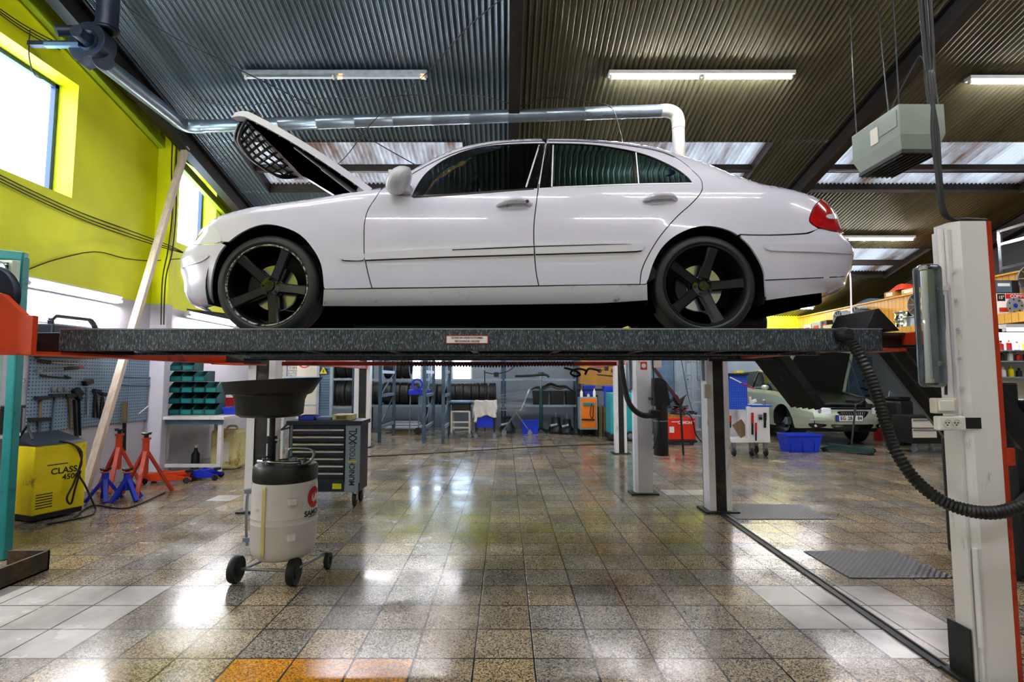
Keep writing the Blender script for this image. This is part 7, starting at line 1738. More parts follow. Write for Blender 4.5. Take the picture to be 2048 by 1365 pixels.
Tu(wc, 'thin_tube', 'black_rubber', [P(1305, 720, 6.06), P(1309, 780, 6.06), P(1314, 822, 6.06), P(1318, 850, 6.04), P(1312, 885, 6.04), P(1306, 898, 6.06)], .008, sp=5); Bx(wc, 'wall_bracket', 'dark_steel', (D1 - .04, 6.14, P(1310, 800, 6.3).z), (cx0, 6.30, P(1310, 795, 6.3).z), 0); Bx(wc, 'hose_coupling', 'black_rubber', P(1302, 838, 6.0), P(1317, 820, 6.1), .01)
o = Bx(None, 'junction_box', 'ivory', P(1309, 736, 6.42), P(1319, 718, 6.5), .004); tagm(o, 'small ivory junction box beside the top of the white post', 'box')
# grey lockers
YK = 13.6
for k, (p0, p1, m_, lab) in enumerate(((1300, 1349, 'cool_metal', 'blue-grey steel locker behind the black cylinder'), (1350, 1396, 'rack_light', 'pale grey steel locker behind the red welding machine'))):
    x0, x1 = P(p0, 800, YK).x, P(p1, 800, YK).x; t = thing('steel_locker', lab, 'locker', (x0, YK, 0)); Bx(t, 'locker_body', m_, (x0, YK, .02), (x1, YK + .5, 2.0), .004); Bx(t, 'door', m_, (x0 + .03, YK - .015, .08), (x1 - .03, YK, 1.96), .004); Bx(t, 'door_handle', 'dark_steel', (x1 - .35, YK - .03, 1.36), (x1 - .25, YK - .015, 1.385), .003)
sv = thing('steel_shelving', 'grey steel shelving between the lockers and the lift post', 'shelving', (P(1400, 850, 12.4).x, 12.4, 0)); x0, x1 = P(1385, 800, 12.4).x, P(1420, 800, 12.4).x
for x in (x0, x1):
    for y in (12.4, 12.8): Bx(sv, 'upright', 'grey_paint', (x - .015, y - .015, 0), (x + .015, y + .015, 1.95), 0)
for k in range(6): Bx(sv, 'shelf', 'grey_paint', (x0, 12.4, .15 + k * .33), (x1, 12.8, .17 + k * .33), 0)
# red welder
YW_ = 10.9; wd_ = thing('welding_machine', 'red welding machine with white lettering, cardboard and cables on top', 'welding machine', (P(1365, 885, YW_).x, YW_, 0))
x0, x1 = P(1336, 860, YW_).x, P(1392, 860, YW_).x; z0, z1 = .10, P(1365, 836, YW_).z
mk('weld_red', 'D8280C', .4, var=.06)
Bx(wd_, 'casing', 'weld_red', (x0, YW_, z0), (x1, YW_ + .6, z1), .02); Bx(wd_, 'base', 'ink_black', (x0 - .02, YW_ - .02, .05), (x1 + .02, YW_ + .6, z0), .01)
for x in (x0 + .06, x1 - .10): La(wd_, 'wheel', 'black_rubber', [(0, -.02), (.05, -.02), (.05, .02), (0, .02)], (x, YW_ - .01, .05), 'Y', 20)
text_obj('brand_lettering', 'CEMONT', .085, lambda x, y: V((x0 + x1) / 2 + .09 + x, YW_ - .003, P(1365, 846, YW_).z + y), 'paper_white', wd_, bold=.003)
Bx(wd_, 'white_stripe', 'paper_white', (x0 + .08, YW_ - .003, P(1365, 845, YW_).z), (x0 + .24, YW_, P(1365, 843.5, YW_).z), 0); Bx(wd_, 'rating_plate', 'paper_white', (x0 + .03, YW_ - .003, P(1345, 866, YW_).z), (x0 + .13, YW_, P(1345, 854, YW_).z), 0)
o = Bx(None, 'cardboard_piece', 'cardboard', P(1341, 837, YW_ + .02), V(P(1371, 830, YW_).x, YW_ + .4, P(1371, 830, YW_).z), .004); tagm(o, 'piece of brown cardboard on top of the red welding machine', 'cardboard')
zt_ = P(1371, 830, YW_).z + .01
for k in range(4):
    pts = [V(P(1345 + 12 * i, 826, YW_).x, YW_ + .05 + .1 * math.sin(i * 2 + k) , zt_ + .03 + .03 * math.sin(i * 1.7 + k * 2)) for i in range(5)]; wire(pts, .014, 'black welding cable heaped on top of the red welding machine', 'welding cables on the red machine', nm='welding_cable')
wire([P(1375, 826, YW_), P(1385, 840, YW_ - .05), P(1392, 870, YW_ - .05), V(P(1405, 880, YW_).x, YW_ - .1, .02)], .014, 'black cable dropping from the red machine to the floor on its right', nm='welding_cable')
mats_ = [('black_plastic', 1340, 1376, 812, 821, 'flat black car part lying on the red welding machine, bottom of the heap'), ('magenta', 1352, 1376, 816, 826, 'dark pink rag on the heap on the welding machine'), ('black_plastic', 1342, 1372, 790, 822, 'black moulded car part on top of the heap')]
for m_, p0, p1, y0, y1, lab in mats_:
    a = P(p0, y1, YW_ + .15); b_ = P(p1, y0, YW_ + .15); t = MB()
    t.grid(lambda u, v: V(a.x + (b_.x - a.x) * u, YW_ + .10 + .35 * v, a.z + (b_.z - a.z) * (.3 + .7 * abs(math.sin(PI * (u * 1.4 + .1))) * (1 - .4 * v))), 14, 6); o = t.build('car_part' if m_ != 'magenta' else 'rag', m_, None, smooth=70, solid=.02); tagm(o, lab, 'car part' if m_ != 'magenta' else 'rag')
lv = thing('dark_red_bar', 'long dark red bar leaning between the black cylinder and the welding machine', 'bar', P(1358, 805, 9.5)); Bm(lv, 'bar', 'dark_maroon', P(1306, 735, 9.5), P(1360, 806, 9.5), .06, .05); Bm(lv, 'bar_stem', 'dark_steel', P(1360, 806, 9.5), V(P(1366, 880, 9.5).x, 9.5, .0), .03, .03)
wire([P(1362, 716, 11.5), P(1370, 760, 11.5), P(1378, 800, 11.5), P(1386, 826, 11.3)], .008, 'thin black cable hanging in front of the pale grey locker')
# white tool cart with blue board
YV = 9.3; tc2 = thing('tool_cart', 'white tool cart with a blue perforated board, pliers and wrenches hanging on it', 'tool cart', (P(1500, 900, YV).x, YV, 0))
x0, xm, x1 = P(1464, 860, YV).x, P(1495, 860, YV).x, P(1540, 860, YV).x; zb0, zb1 = P(1500, 886, YV).z, P(1500, 814, YV).z
Bx(tc2, 'cabinet', 'white_paint', (xm, YV, zb0), (x1, YV + .45, zb1), .008); Bx(tc2, 'back_panel', 'white_paint', (x0, YV + .40, zb0), (xm, YV + .43, P(1480, 800, YV).z), .003); Bx(tc2, 'lower_shelf', 'white_paint', (x0, YV, zb0), (xm, YV + .43, zb0 + .07), .004)
m, nt, b = nt_new('blue_board'); N_ = nt.nodes.new; L_ = nt.links.new; tc = N_('ShaderNodeTexCoord'); sp_ = N_('ShaderNodeSeparateXYZ'); L_(tc.outputs['Object'], sp_.inputs[0])
hx_ = mth('LESS_THAN', mth('FRACT', mth('MULTIPLY', sp_.outputs[0], 33.0)), .35) ; hz2 = mth('LESS_THAN', mth('FRACT', mth('MULTIPLY', sp_.outputs[2], 33.0)), .35)
mx = N_('ShaderNodeMix'); mx.data_type = 'RGBA'; L_(mth('MULTIPLY', hx_, hz2), mx.inputs[0]); mx.inputs[6].default_value = hexc('0C45C8'); mx.inputs[7].default_value = hexc('7FA8F0'); L_(mx.outputs[2], b.inputs['Base Color']); b.inputs['Roughness'].default_value = .35; M['blue_board'] = m
Bx(tc2, 'perforated_board', 'blue_board', (P(1458, 800, YV).x, YV + .05, P(1480, 820, YV).z), (P(1498, 800, YV).x, YV + .08, P(1480, 750, YV).z), .003); Bx(tc2, 'board_top', 'cart_navy', (P(1458, 800, YV).x, YV + .0, P(1480, 751, YV).z), (P(1500, 800, YV).x, YV + .2, P(1480, 747, YV).z), .003)
Bx(tc2, 'blue_top_tray', 'blue_board', (P(1502, 800, YV).x, YV - .01, zb1), (P(1543, 800, YV).x, YV + .44, zb1 + .03), .004)
for (x, y) in ((xm + .08, YV + .05), (x1 - .07, YV + .05), (x0 + .04, YV + .05), (x1 - .07, YV + .4)):
    La(tc2, 'castor_wheel', 'black_rubber', [(0, 0), (.06, 0), (.075, .008), (.075, .035), (.06, .043), (0, .043)], (x - .02, y, .076), 'X', 22); Bx(tc2, 'castor_fork', 'steel', (x - .03, y - .025, .08), (x + .035, y + .025, zb0), 0)
hp = thing('floor_mat', 'dark brown board leaning inside the white tool cart', 'board', P(1480, 885, YV)); mb = MB(); c = P(1482, 858, YV + .1); mb.cb(c, (.20, .02, .28), rot=Matrix.Rotation(math.radians(-32), 3, 'Y')); mb.build('board', 'old_wood', hp)
def hang(px, py, py2, m_, lab, nm, cat, w=.03, dx=0, Y=YV - .02):
    t = thing(nm, lab, cat, P(px, py, Y)); Bm(t, 'grip', m_, P(px, py, Y), P(px + dx, (py + py2) / 2, Y), .015, w, up=(1, 0, 0)); Bm(t, 'jaw', 'dark_steel', P(px + dx, (py + py2) / 2, Y), P(px + dx * .5, py2, Y), .012, w * .8, up=(1, 0, 0)); return t
hang(1505, 826, 870, 'ink_red', 'red-handled pliers hanging on the white cart, left ones', 'pliers', 'pliers', .04); hang(1512, 846, 882, 'ink_red', 'red-handled pliers hanging on the white cart, right ones', 'pliers', 'pliers', .03)
hang(1530, 826, 856, 'ink_black', 'black gear puller hanging at the right edge of the white cart', 'gear_puller', 'tool', .05); hang(1521, 830, 840, 'steel', 'steel clamp hanging in the middle of the white cart', 'clamp', 'clamp', .07); hang(1461, 832, 856, 'ink_red', 'red hook tool hanging below the blue board', 'hook_tool', 'tool', .03)
for k, (a, b_, lab) in enumerate((((1460, 755), (1482, 766), 'upper'), ((1482, 766), (1508, 778), 'lower'))): o = Tu(None, 'screwdriver', 'ink_red' if k else 'paper_white', [P(a[0], a[1], YV - .04), P(b_[0], b_[1], YV - .04)], .012); tagm(o, lab + ' long screwdriver stuck slanting in the blue board', 'screwdriver')
bx_ = thing('yellow_carton', 'small yellow and white carton on the blue board', 'carton', P(1477, 747, YV + .1)); Bx(bx_, 'carton_body', 'sticker_yellow', P(1473, 747, YV + .05), P(1482, 742, YV + .15), .003); Bx(bx_, 'carton_label', 'paper_white', P(1474, 746, YV + .045), P(1478, 743, YV + .05), 0)
sn = thing('spray_gun', 'white spray gun lying on the blue tray of the cart', 'spray gun', P(1505, 810, YV + .1)); Bm(sn, 'gun_body', 'paper_white', P(1500, 806, YV + .1), P(1512, 801, YV + .1), .05, .05); Bm(sn, 'gun_grip', 'paper_white', P(1502, 812, YV + .1), P(1500, 794, YV + .1), .03, .04); cp_ = thing('spray_can', 'small metal can on the blue tray of the cart', 'can', P(1533, 810, YV + .1)); Cy(cp_, 'can_body', 'steel', V(P(1533, 800, YV).x, YV + .1, zb1 + .03), V(P(1533, 800, YV).x, YV + .1, zb1 + .11), .03); Cy(cp_, 'can_lid', 'paper_white', V(P(1533, 800, YV).x, YV + .1, zb1 + .11), V(P(1533, 800, YV).x, YV + .1, zb1 + .13), .024)

# ---- pale green hatchback, nose to the camera
GX, GY, GZ = 7.04, 10.62, .13
mk('car_green', 'B7C4AF', 0.25, 0.35, var=0.02, coat=1.0)
hb_ = thing('hatchback_car', 'pale green hatchback with open bonnet, its front left wheel removed', 'car', (GX, GY + 2, 0))
W2 = .885
def gsec(t):   # t along the car: 0 nose .. 1 tail ; returns half width, bottom z, belt z, top z, top half width
    y = t * 4.25
    k = min(1, y / .75); wv = W2 * (1 - .22 * (1 - k) ** 2.2); kb = max(0, (y - 3.7) / .55); wv *= (1 - .10 * kb ** 2)
    belt = lerp_tab([(0, .70), (.12, .74), (.35, .82), (.9, .92), (1.3, .98), (3.6, 1.06), (4.25, 1.0)], y)
    return y, wv, .20 + .06 * (1 - k) ** 2, belt
def gpt(t, s_):  # s_ from 0 (bottom) to 1 (belt)
    y, wv, zb__, belt = gsec(t); z = zb__ + (belt - zb__) * s_
    prof = lerp_tab([(0, .93), (.15, .97), (.45, 1.0), (.7, .99), (.9, .95), (1.0, .88)], s_)
    return y, wv * prof, z
def archcut(y, z, side_=-1):
    for wy in (.86, 3.42):
        if math.hypot(y - wy, z - .32) < .385: return True
    return False
for sg in (-1, 1):
    mb = MB(); NU, NV = 150, 36; vs = []; fs = []
    for i in range(NU + 1):
        for j in range(NV + 1):
            y, w, z = gpt(i / NU, j / NV)
            for wy in (.86, 3.42):    # snap near the arch to its circle
                d = math.hypot(y - wy, z - .32)
                if .01 < d < .40: y, z = wy + (y - wy) * .385 / d, .32 + (z - .32) * .385 / d
            vs.append(V(GX + sg * w, GY + y, GZ + z))
    def inside(i, j):
        y, w, z = gpt(i / NU, j / NV); return any(math.hypot(y - wy, z - .32) < .40 for wy in (.86, 3.42))
    for i in range(NU):
        for j in range(NV):
            if all(inside(a, c_) for a, c_ in ((i, j), (i + 1, j), (i + 1, j + 1), (i, j + 1))): continue
            k = i * (NV + 1) + j; fs.append((k, k + NV + 1, k + NV + 2, k + 1))
    mb.add(vs, fs); mb.build('side_panel', 'car_green', hb_, smooth=60)
# front face (bumper), spanning across, bulged in plan
def gfront(u, v):
    x = (2 * u - 1); s_ = v * .86; y, w, z = gpt(0, s_)
    bul = .20 * (1 - abs(x) ** 2.6) + .03 * math.sin(PI * min(1, v * 1.2))
    return V(GX + x * w, GY - bul, GZ + z)
mb = MB(); mb.grid(gfront, 30, 16); mb.build('front_bumper', 'car_green', hb_, smooth=60)
def onfront(x, z, off=.008):      # x metres from the centre, z above the car's floor line
    u = (x / W2 / .80 + 1) / 2; y, w0_, zb__, belt = gsec(0); v = (z - zb__) / (belt - zb__) / .86
    # solve for u because the width varies with height
    s_ = v * .86; yy, w, zz = gpt(0, max(0, min(1, s_))); u = (x / w + 1) / 2
    p = gfront(max(0, min(1, u)), max(0, min(1, v))); return V(GX + x, p.y - off, GZ + z)
def fpoly(nm, m_, pts, off=.008, n=3):
    pl_ = [(p.x, p.y) for p in spline([(a, b_, 0) for a, b_ in pts], n, True)]
    cx_ = sum(p[0] for p in pl_) / len(pl_); cz_ = sum(p[1] for p in pl_) / len(pl_); mb = MB()
    vs = [onfront(cx_, cz_, off)]; N = len(pl_)
    for r in (.5, 1.0): vs += [onfront(cx_ + (a - cx_) * r, cz_ + (b_ - cz_) * r, off) for a, b_ in pl_]
    vs += [onfront(a, b_, -.01) for a, b_ in pl_]
    fs = [(0, 1 + i, 1 + (i + 1) % N) for i in range(N)] + [(1 + i, 1 + N + i, 1 + N + (i + 1) % N, 1 + (i + 1) % N) for i in range(N)] + [(1 + N + i, 1 + 2 * N + i, 1 + 2 * N + (i + 1) % N, 1 + N + (i + 1) % N) for i in range(N)]
    mb.add(vs, fs); return mb.build(nm, m_, hb_, smooth=60)
fpoly('upper_grille', 'gloss_black', [(-.30, .60), (-.10, .61), (.12, .61), (.32, .60), (.26, .52), (.16, .46), (0, .445), (-.16, .46), (-.26, .52)], .012)
for k in range(11): x = -.24 + .048 * k; Bm(hb_, 'grille_bar', 'steel', onfront(x, .59, .016), onfront(x * .72, .475, .016), .006, .006)
fpoly('lower_intake', 'gloss_black', [(-.42, .34), (-.2, .345), (.2, .345), (.42, .34), (.38, .26), (.2, .225), (-.2, .225), (-.38, .26)], .010)
for sg in (-1, 1):
    fpoly('fog_recess', 'gloss_black', [(sg * .80, .35), (sg * .60, .345), (sg * .50, .33), (sg * .56, .27), (sg * .66, .25), (sg * .76, .28)], .010)
    La(hb_, 'fog_lamp', 'lamp_lens', [(0, -.012), (.028, -.012), (.034, 0)], onfront(sg * .66, .305, .01), 'Y', 18)
    fpoly('headlamp', 'lamp_lens', [(sg * .50, .60), (sg * .64, .645), (sg * .80, .68), (sg * .84, .62), (sg * .78, .545), (sg * .62, .53), (sg * .52, .55)], .010) if False else None
# headlamps sit on the corner between front and side
def corner(sg, a, z, off=.01):   # a: -1 (towards centre) .. +1 (back along the side)
    if a < 0: x = (W2 * .80) * (1 + a * .55); p = onfront(sg * x, z, off); return p
    y, w, zz = gpt(a * .42 / 4.25 / 1.0, .8); return V(GX + sg * (w * .97 + off * .6), GY + y, GZ + z + .08 * a)
for sg in (-1, 1):
    mb = MB(); mb.grid(lambda u, v: corner(sg, -.75 + 1.5 * u, (.545 + .03 * u) + (.075 + .05 * math.sin(PI * min(1, .35 + .5 * u))) * v), 14, 6); h = mb.build('headlamp', 'lamp_lens', hb_, smooth=60)
    c = corner(sg, -.30, .60, .02); La(hb_, 'lamp_reflector', 'chrome', [(0, .0), (.03, -.004), (.045, .0)], c, 'Y', 18)
Bm(hb_, 'bumper_strip', 'car_green', onfront(-.80, .43, .012), onfront(-.42, .43, .012), .008, .03); Bm(hb_, 'bumper_strip', 'car_green', onfront(.42, .43, .012), onfront(.80, .43, .012), .008, .03)
# number plate (the gap is where the jack handle stands in front of it)
pc = P(1699.5, 837.5, 10.38); Bx(hb_, 'plate_holder', 'ink_black', pc - V(.272, -.002, .066), pc + V(.272, .02, .066), .002); Bx(hb_, 'number_plate', 'paper_white', pc - V(.26, .003, .056), pc + V(.26, .0, .056), .001); Bx(hb_, 'plate_band', 'blue_plastic', pc - V(.26, .0045, .056), pc + V(-.215, -.002, .056), 0)
pf = lambda x, y: pc + V(x, -.006, y)
text_obj('plate_lettering', 'EG', .105, lambda x, y: pf(-.135 + x, y), 'ink_black', hb_, bold=.0028, sx=.85); text_obj('plate_lettering', '28', .105, lambda x, y: pf(.005 + x, y), 'ink_black', hb_, bold=.0028, sx=.85); text_obj('plate_lettering', '84', .105, lambda x, y: pf(.20 + x, y), 'ink_black', hb_, bold=.0028, sx=.85)
# wings tops, engine bay, bonnet, cabin
Bx(hb_, 'engine_bay', 'black_plastic', (GX - .70, GY + .10, GZ + .40), (GX + .70, GY + 1.0, GZ + .64), .02)
Bx(hb_, 'engine_cover', 'dark_steel', (GX - .28, GY + .2, GZ + .66), (GX + .3, GY + .75, GZ + .76), .03)
Bx(hb_, 'battery', 'ink_black', (GX + .38, GY + .3, GZ + .66), (GX + .62, GY + .6, GZ + .80), .01); Bx(hb_, 'coolant_tank', 'ivory', (GX - .58, GY + .4, GZ + .66), (GX - .42, GY + .6, GZ + .79), .02)
Tu(hb_, 'intake_hose', 'black_rubber', [(GX - .5, GY + .15, GZ + .7), (GX - .2, GY + .12, GZ + .74), (GX + .1, GY + .15, GZ + .72), (GX + .45, GY + .2, GZ + .72)], .035, sp=4); Tu(hb_, 'slam_panel', 'dark_steel', [(GX - .66, GY + .10, GZ + .65), (GX, GY + .02, GZ + .66), (GX + .66, GY + .10, GZ + .65)], .02, sp=5)
for sg in (-1, 1):
    mb = MB(); mb.grid(lambda u, v: (lambda q: V(GX + sg * (q[1] - .13 * v), GY + q[0], GZ + q[2] + .02 * math.sin(PI * v * .5)))(gpt(.02 + .26 * u, 1.0)), 16, 4); mb.build('wing_top', 'car_green', hb_, smooth=60)
# raised bonnet, hinged at the windscreen
bh0 = V(GX, GY + 1.12, GZ + .97); 
def gh(u, v, d=0.0):
    L = 1.02 * u; a = math.radians(62); w = .74 - .10 * u ** 3
    yb = -L * math.cos(a) + .05 * math.sin(PI * u); z = L * math.sin(a) + .06 * (1 - v * v) * u
    return V(bh0.x + v * w, bh0.y + yb + d * math.sin(a), bh0.z + z + d * math.cos(a) * 1)
mb = MB(); mb.grid(lambda u, v: gh(u, 2 * v - 1, .03), 12, 12); mb.grid(lambda u, v: gh(u, -1, .03 * v), 12, 1); mb.grid(lambda u, v: gh(u, 1, .03 * v), 12, 1); mb.grid(lambda u, v: gh(1, 2 * u - 1, .03 * v), 12, 1); mb.grid(lambda u, v: gh(u, -1 + .09 * v, 0), 12, 1); mb.grid(lambda u, v: gh(u, 1 - .09 * v, 0), 12, 1); mb.grid(lambda u, v: gh(.94 + .06 * u, 2 * v - 1, 0), 1, 12); gb = mb.build('bonnet', 'car_green', hb_, smooth=60)
mb = MB(); mb.grid(lambda u, v: gh(.03 + .90 * u, (2 * v - 1) * .90, -.006), 10, 10); mb.build('bonnet_liner', 'ink_black', gb, smooth=60)
Tu(hb_, 'bonnet_prop', 'dark_steel', [gh(.8, .9, -.02), (GX + .62, GY + .3, GZ + .7)], .008)
# cabin
cab = [(1.12, .97, .74), (1.95, 1.42, .60), (2.35, 1.475, .60), (3.3, 1.44, .60), (4.0, 1.05, .70)]
mb = MB()
def roofp(u, v):
    y = 1.95 + (3.35 - 1.95) * u; z = lerp_tab([(a, c_) for a, c_, _ in cab], y); x = (2 * v - 1); return V(GX + x * .60, GY + y, GZ + z + .03 * (1 - x * x))
mb.grid(roofp, 8, 8); mb.build('roof', 'car_green', hb_, smooth=60)
mb = MB(); mb.grid(lambda u, v: V(GX + (2 * v - 1) * (.76 - .16 * u), GY + 1.10 + .87 * u, GZ + .97 + .46 * u + .02 * (1 - (2 * v - 1) ** 2)), 8, 8); mb.build('windscreen', 'tint', hb_, smooth=60)
mb = MB(); mb.grid(lambda u, v: V(GX + (2 * v - 1) * (.60 + .14 * u), GY + 3.33 + .8 * u, GZ + 1.44 - .42 * u), 8, 8); mb.build('rear_screen', 'tint', hb_, smooth=60)
for sg in (-1, 1):
    def sidewin(u, v):
        y = 1.15 + 2.95 * u; zt__ = lerp_tab([(1.12, .99), (1.95, 1.41), (2.35, 1.46), (3.3, 1.43), (4.1, 1.03)], y); q = gpt(y / 4.25, 1.0); return V(GX + sg * (q[1] + (.60 - q[1]) * v * min(1, (zt__ - q[2]) / .35)), GY + y, GZ + q[2] + (max(.0, zt__ - q[2])) * v)
    mb = MB(); mb.grid(sidewin, 30, 6); mb.build('side_window', 'tint', hb_, smooth=60)
    Tu(hb_, 'roof_rail', 'car_green', [sidewin(u / 12, 1.0) for u in range(13)], .028, 8); Tu(hb_, 'door_pillar', 'gloss_black', [sidewin(.42, 0), sidewin(.42, 1)], .03, 6)
    y, w, z = gpt(1.55 / 4.25, 1.0); mc = V(GX + sg * (w + .10), GY + 1.55, GZ + z + .07)
    mb = MB(); mb.grid(lambda u, v: mc + V(.10 * math.cos(2 * PI * v) * math.sin(PI * u), -.05 * math.cos(PI * u), .065 * math.sin(2 * PI * v) * math.sin(PI * u)), 8, 16); mb.build('wing_mirror', 'car_green', hb_, smooth=70)
for x in (-.36, .36): Bx(hb_, 'front_seat', 'seat_black', (GX + x - .24, GY + 2.1, GZ + .45), (GX + x + .24, GY + 2.35, GZ + 1.15), .05)
Bx(hb_, 'floor_pan', 'ink_black', (GX - .66, GY + .05, GZ + .17), (GX + .66, GY + 4.0, GZ + .40), .01)
Bx(hb_, 'tailgate', 'car_green', (GX - .72, GY + 4.1, GZ + .3), (GX + .72, GY + 4.2, GZ + 1.0), .03)
for (sg, wy) in ((1, .86), (-1, 3.42), (1, 3.42)):
    zc = .315 if wy > 2 else .315; La(hb_, 'wheel', 'tyre', [(.0, .05), (.19, .05), (.20, 0), (.29, .0), (.315, .03), (.315, .17), (.29, .2), (.2, .2)], (GX + sg * .86 - (.2 if sg > 0 else 0), GY + wy, zc), 'X', 32)
for sg in (-1, 1):
    for wy in (.86, 3.42): La(hb_, 'wheel_well', 'black_rubber', [(.0, .0), (.375, .0), (.375, .34)] if sg < 0 else [(.0, .34), (.375, .34), (.375, .0)], (GX + sg * .52 - (.34 if sg < 0 else 0) + (0 if sg < 0 else 0), GY + wy, GZ + .32), 'X', 24) if False else None
mb = MB(); mb.lathe([(.375, .0), (.375, .33)], (GX - .86, GY + .86, GZ + .32), 'X', 24, -.2, PI + .2); mb.lathe([(0, .33), (.375, .33)], (GX - .86, GY + .86, GZ + .32), 'X', 24); mb.build('wheel_well', 'black_rubber', hb_)
La(hb_, 'brake_disc', 'disc_metal', [(.03, 0), (.13, 0), (.13, .02), (.03, .02)], (GX - .80, GY + .86, GZ + .24), 'X', 28); Cy(hb_, 'wheel_hub', 'dark_steel', (GX - .84, GY + .86, GZ + .24), (GX - .6, GY + .86, GZ + .24), .06)
Bx(hb_, 'brake_caliper', 'galv', (GX - .86, GY + .70, GZ + .26), (GX - .74, GY + .80, GZ + .42), .02); Tu(hb_, 'suspension_strut', 'dark_steel', [(GX - .68, GY + .86, GZ + .26), (GX - .60, GY + .9, GZ + .66)], .045)
# crate and jack in front of it
c = PZ(1612, 905); t = tub('large bright blue plastic crate on the floor under the hatchback bumper', 'blue_crate', 'blue_plastic', P(1576, 900, 9.75).x, P(1646, 900, 9.75).x, 9.75, 10.15, 0, .34, 'crate', taper=.05)
for dx in (.08, .30, .52): Bx(t, 'side_rib', 'blue_plastic', (P(1576, 900, 9.75).x + dx, 9.765, .03), (P(1576, 900, 9.75).x + dx + .02, 9.80, .30), 0)
pj = PZ(1688, 908); jk = jack((6.45, 9.75), math.radians(135), .85, 'jack_green', 'dark green trolley jack under the nose of the pale green hatchback')
ph = P(1703, 892, 9.45); pt = P(1711, 812, 9.60)
Tu(jk, 'long_handle', 'rope_black', [ph, pt], .018); Tu(jk, 'handle_grip', 'rope_black', [pt + V(-.02, 0, 0), P(1722, 806, 9.6), P(1729, 800, 9.6), P(1727, 795, 9.6), P(1712, 795, 9.6)], .014, sp=4)
# right of the hatchback
o = Bx(None, 'blue_tool_wall', 'cool_metal', (P(1700, 800, 14.2).x, 14.2, .6), (P(1760, 800, 14.2).x, 14.25, 2.0), .003); o.name = 'pegboard_panel'; tagm(o, 'blue-grey tool panel behind the right side of the hatchback', 'tool panel')
for k, (px, py) in enumerate(((1722, 775), (1730, 778), (1724, 800), (1733, 790), (1727, 760))): o = Bx(None, 'wall_clip', 'dark_steel', P(px, py + 4, 14.15), P(px + 4, py, 14.2), .002); tagm(o, 'small dark clip on the blue-grey tool panel behind the hatchback', 'clip', 'clips on the far tool panel')
o = Bx(None, 'red_block', 'ink_red', V(P(1753, 863, 11.6).x, 11.6, 0), V(P(1763, 835, 11.6).x, 11.7, P(1763, 835, 11.6).z), .004); tagm(o, 'upright red block right of the hatchback', 'block')
bl_ = thing('folding_ladder', 'pale folded board leaning right of the ribbed hose', 'board', PZ(1795, 878)); mb = MB(); mb.beam(P(1776, 872, 11.7), P(1792, 790, 12.1), .35, .03, up=(0, 1, 0)); mb.build('board', 'rack_light', bl_)
bl_['label'] = 'pale grey board leaning between the hose and the black cabinet'; bl_.name = 'leaning_board'
# silver drawer unit on castors
YD = 9.7; du2 = thing('drawer_trolley', 'black drawer trolley with two silver drawers beside the near right post', 'drawer trolley', (P(1855, 900, YD).x, YD, 0)); x0, x1 = P(1824, 880, YD).x, P(1905, 880, YD).x; zt_, zb_ = P(1850, 833, YD).z, P(1850, 888, YD).z
Bx(du2, 'cabinet', 'ink_black', (x0, YD + .01, zb_), (x1, YD + .5, zt_), .006)
for k in range(2):
    za = P(1850, 838 + 20 * k, YD).z; zb3 = P(1850, 856 + 20 * k, YD).z; xd1 = P(1873, 880, YD).x
    d = Bx(du2, 'drawer', 'ivory', (x0 + .02, YD - .015, zb3), (xd1, YD + .01, za), .003); Bx(d, 'drawer_bar', 'chrome', (x0 + .02, YD - .035, za - .035), (xd1, YD - .015, za - .008), .003)
for x in (x0 + .06, (x0 + x1) / 2, x1 - .08): La(du2, 'castor_wheel', 'galv', [(0, 0), (.06, 0), (.06, .03), (0, .03)], (x, YD + .05, .062), 'X', 20); Bx(du2, 'castor_fork', 'steel', (x - .01, YD + .02, .06), (x + .04, YD + .08, zb_), 0)
bs = thing('engine_hoist_leg', 'black machine standing behind the silver drawers', 'machine', (P(1812, 870, 10.6).x, 10.6, 0)); Bx(bs, 'machine_body', 'ink_black', (P(1800, 870, 10.6).x, 10.6, .02), (P(1832, 870, 10.6).x, 11.1, .95), .06); Bx(bs, 'machine_top', 'dark_steel', (P(1800, 870, 10.6).x, 10.62, .95), (P(1828, 870, 10.6).x, 11.0, 1.02), .02); bs.name = 'black_machine'
# ---- mezzanine with pine parapet
XM = 8.65
mb = MB(); mb.box((XM, 7.2, 2.46), (XM + .04, YB, 3.18)); o = mb.build('trim_30', 'pine_boards', None) if False else None
m, nt, b = nt_new('pine_boards'); N_ = nt.nodes.new; L_ = nt.links.new; tc = N_('ShaderNodeTexCoord'); sp_ = N_('ShaderNodeSeparateXYZ'); L_(tc.outputs['Object'], sp_.inputs[0])
gy = mth('LESS_THAN', mth('FRACT', mth('MULTIPLY', sp_.outputs[1], 9.0)), .07); nz_ = N_('ShaderNodeTexNoise'); mp = N_('ShaderNodeMapping'); mp.inputs['Scale'].default_value = (4, 9, .6); L_(tc.outputs['Object'], mp.inputs[0]); L_(mp.outputs[0], nz_.inputs[0]); nz_.inputs['Scale'].default_value = 1.5
cr = N_('ShaderNodeValToRGB'); cr.color_ramp.elements[0].color = hexc('C98A22'); cr.color_ramp.elements[1].color = hexc('E9B95A'); L_(nz_.outputs['Fac'], cr.inputs[0]); mx = N_('ShaderNodeMix'); mx.data_type = 'RGBA'; L_(gy, mx.inputs[0]); L_(cr.outputs[0], mx.inputs[6]); mx.inputs[7].default_value = hexc('7A4E10'); L_(mx.outputs[2], b.inputs['Base Color']); b.inputs['Roughness'].default_value = .45; M['pine_boards'] = m
Y0M = 7.0
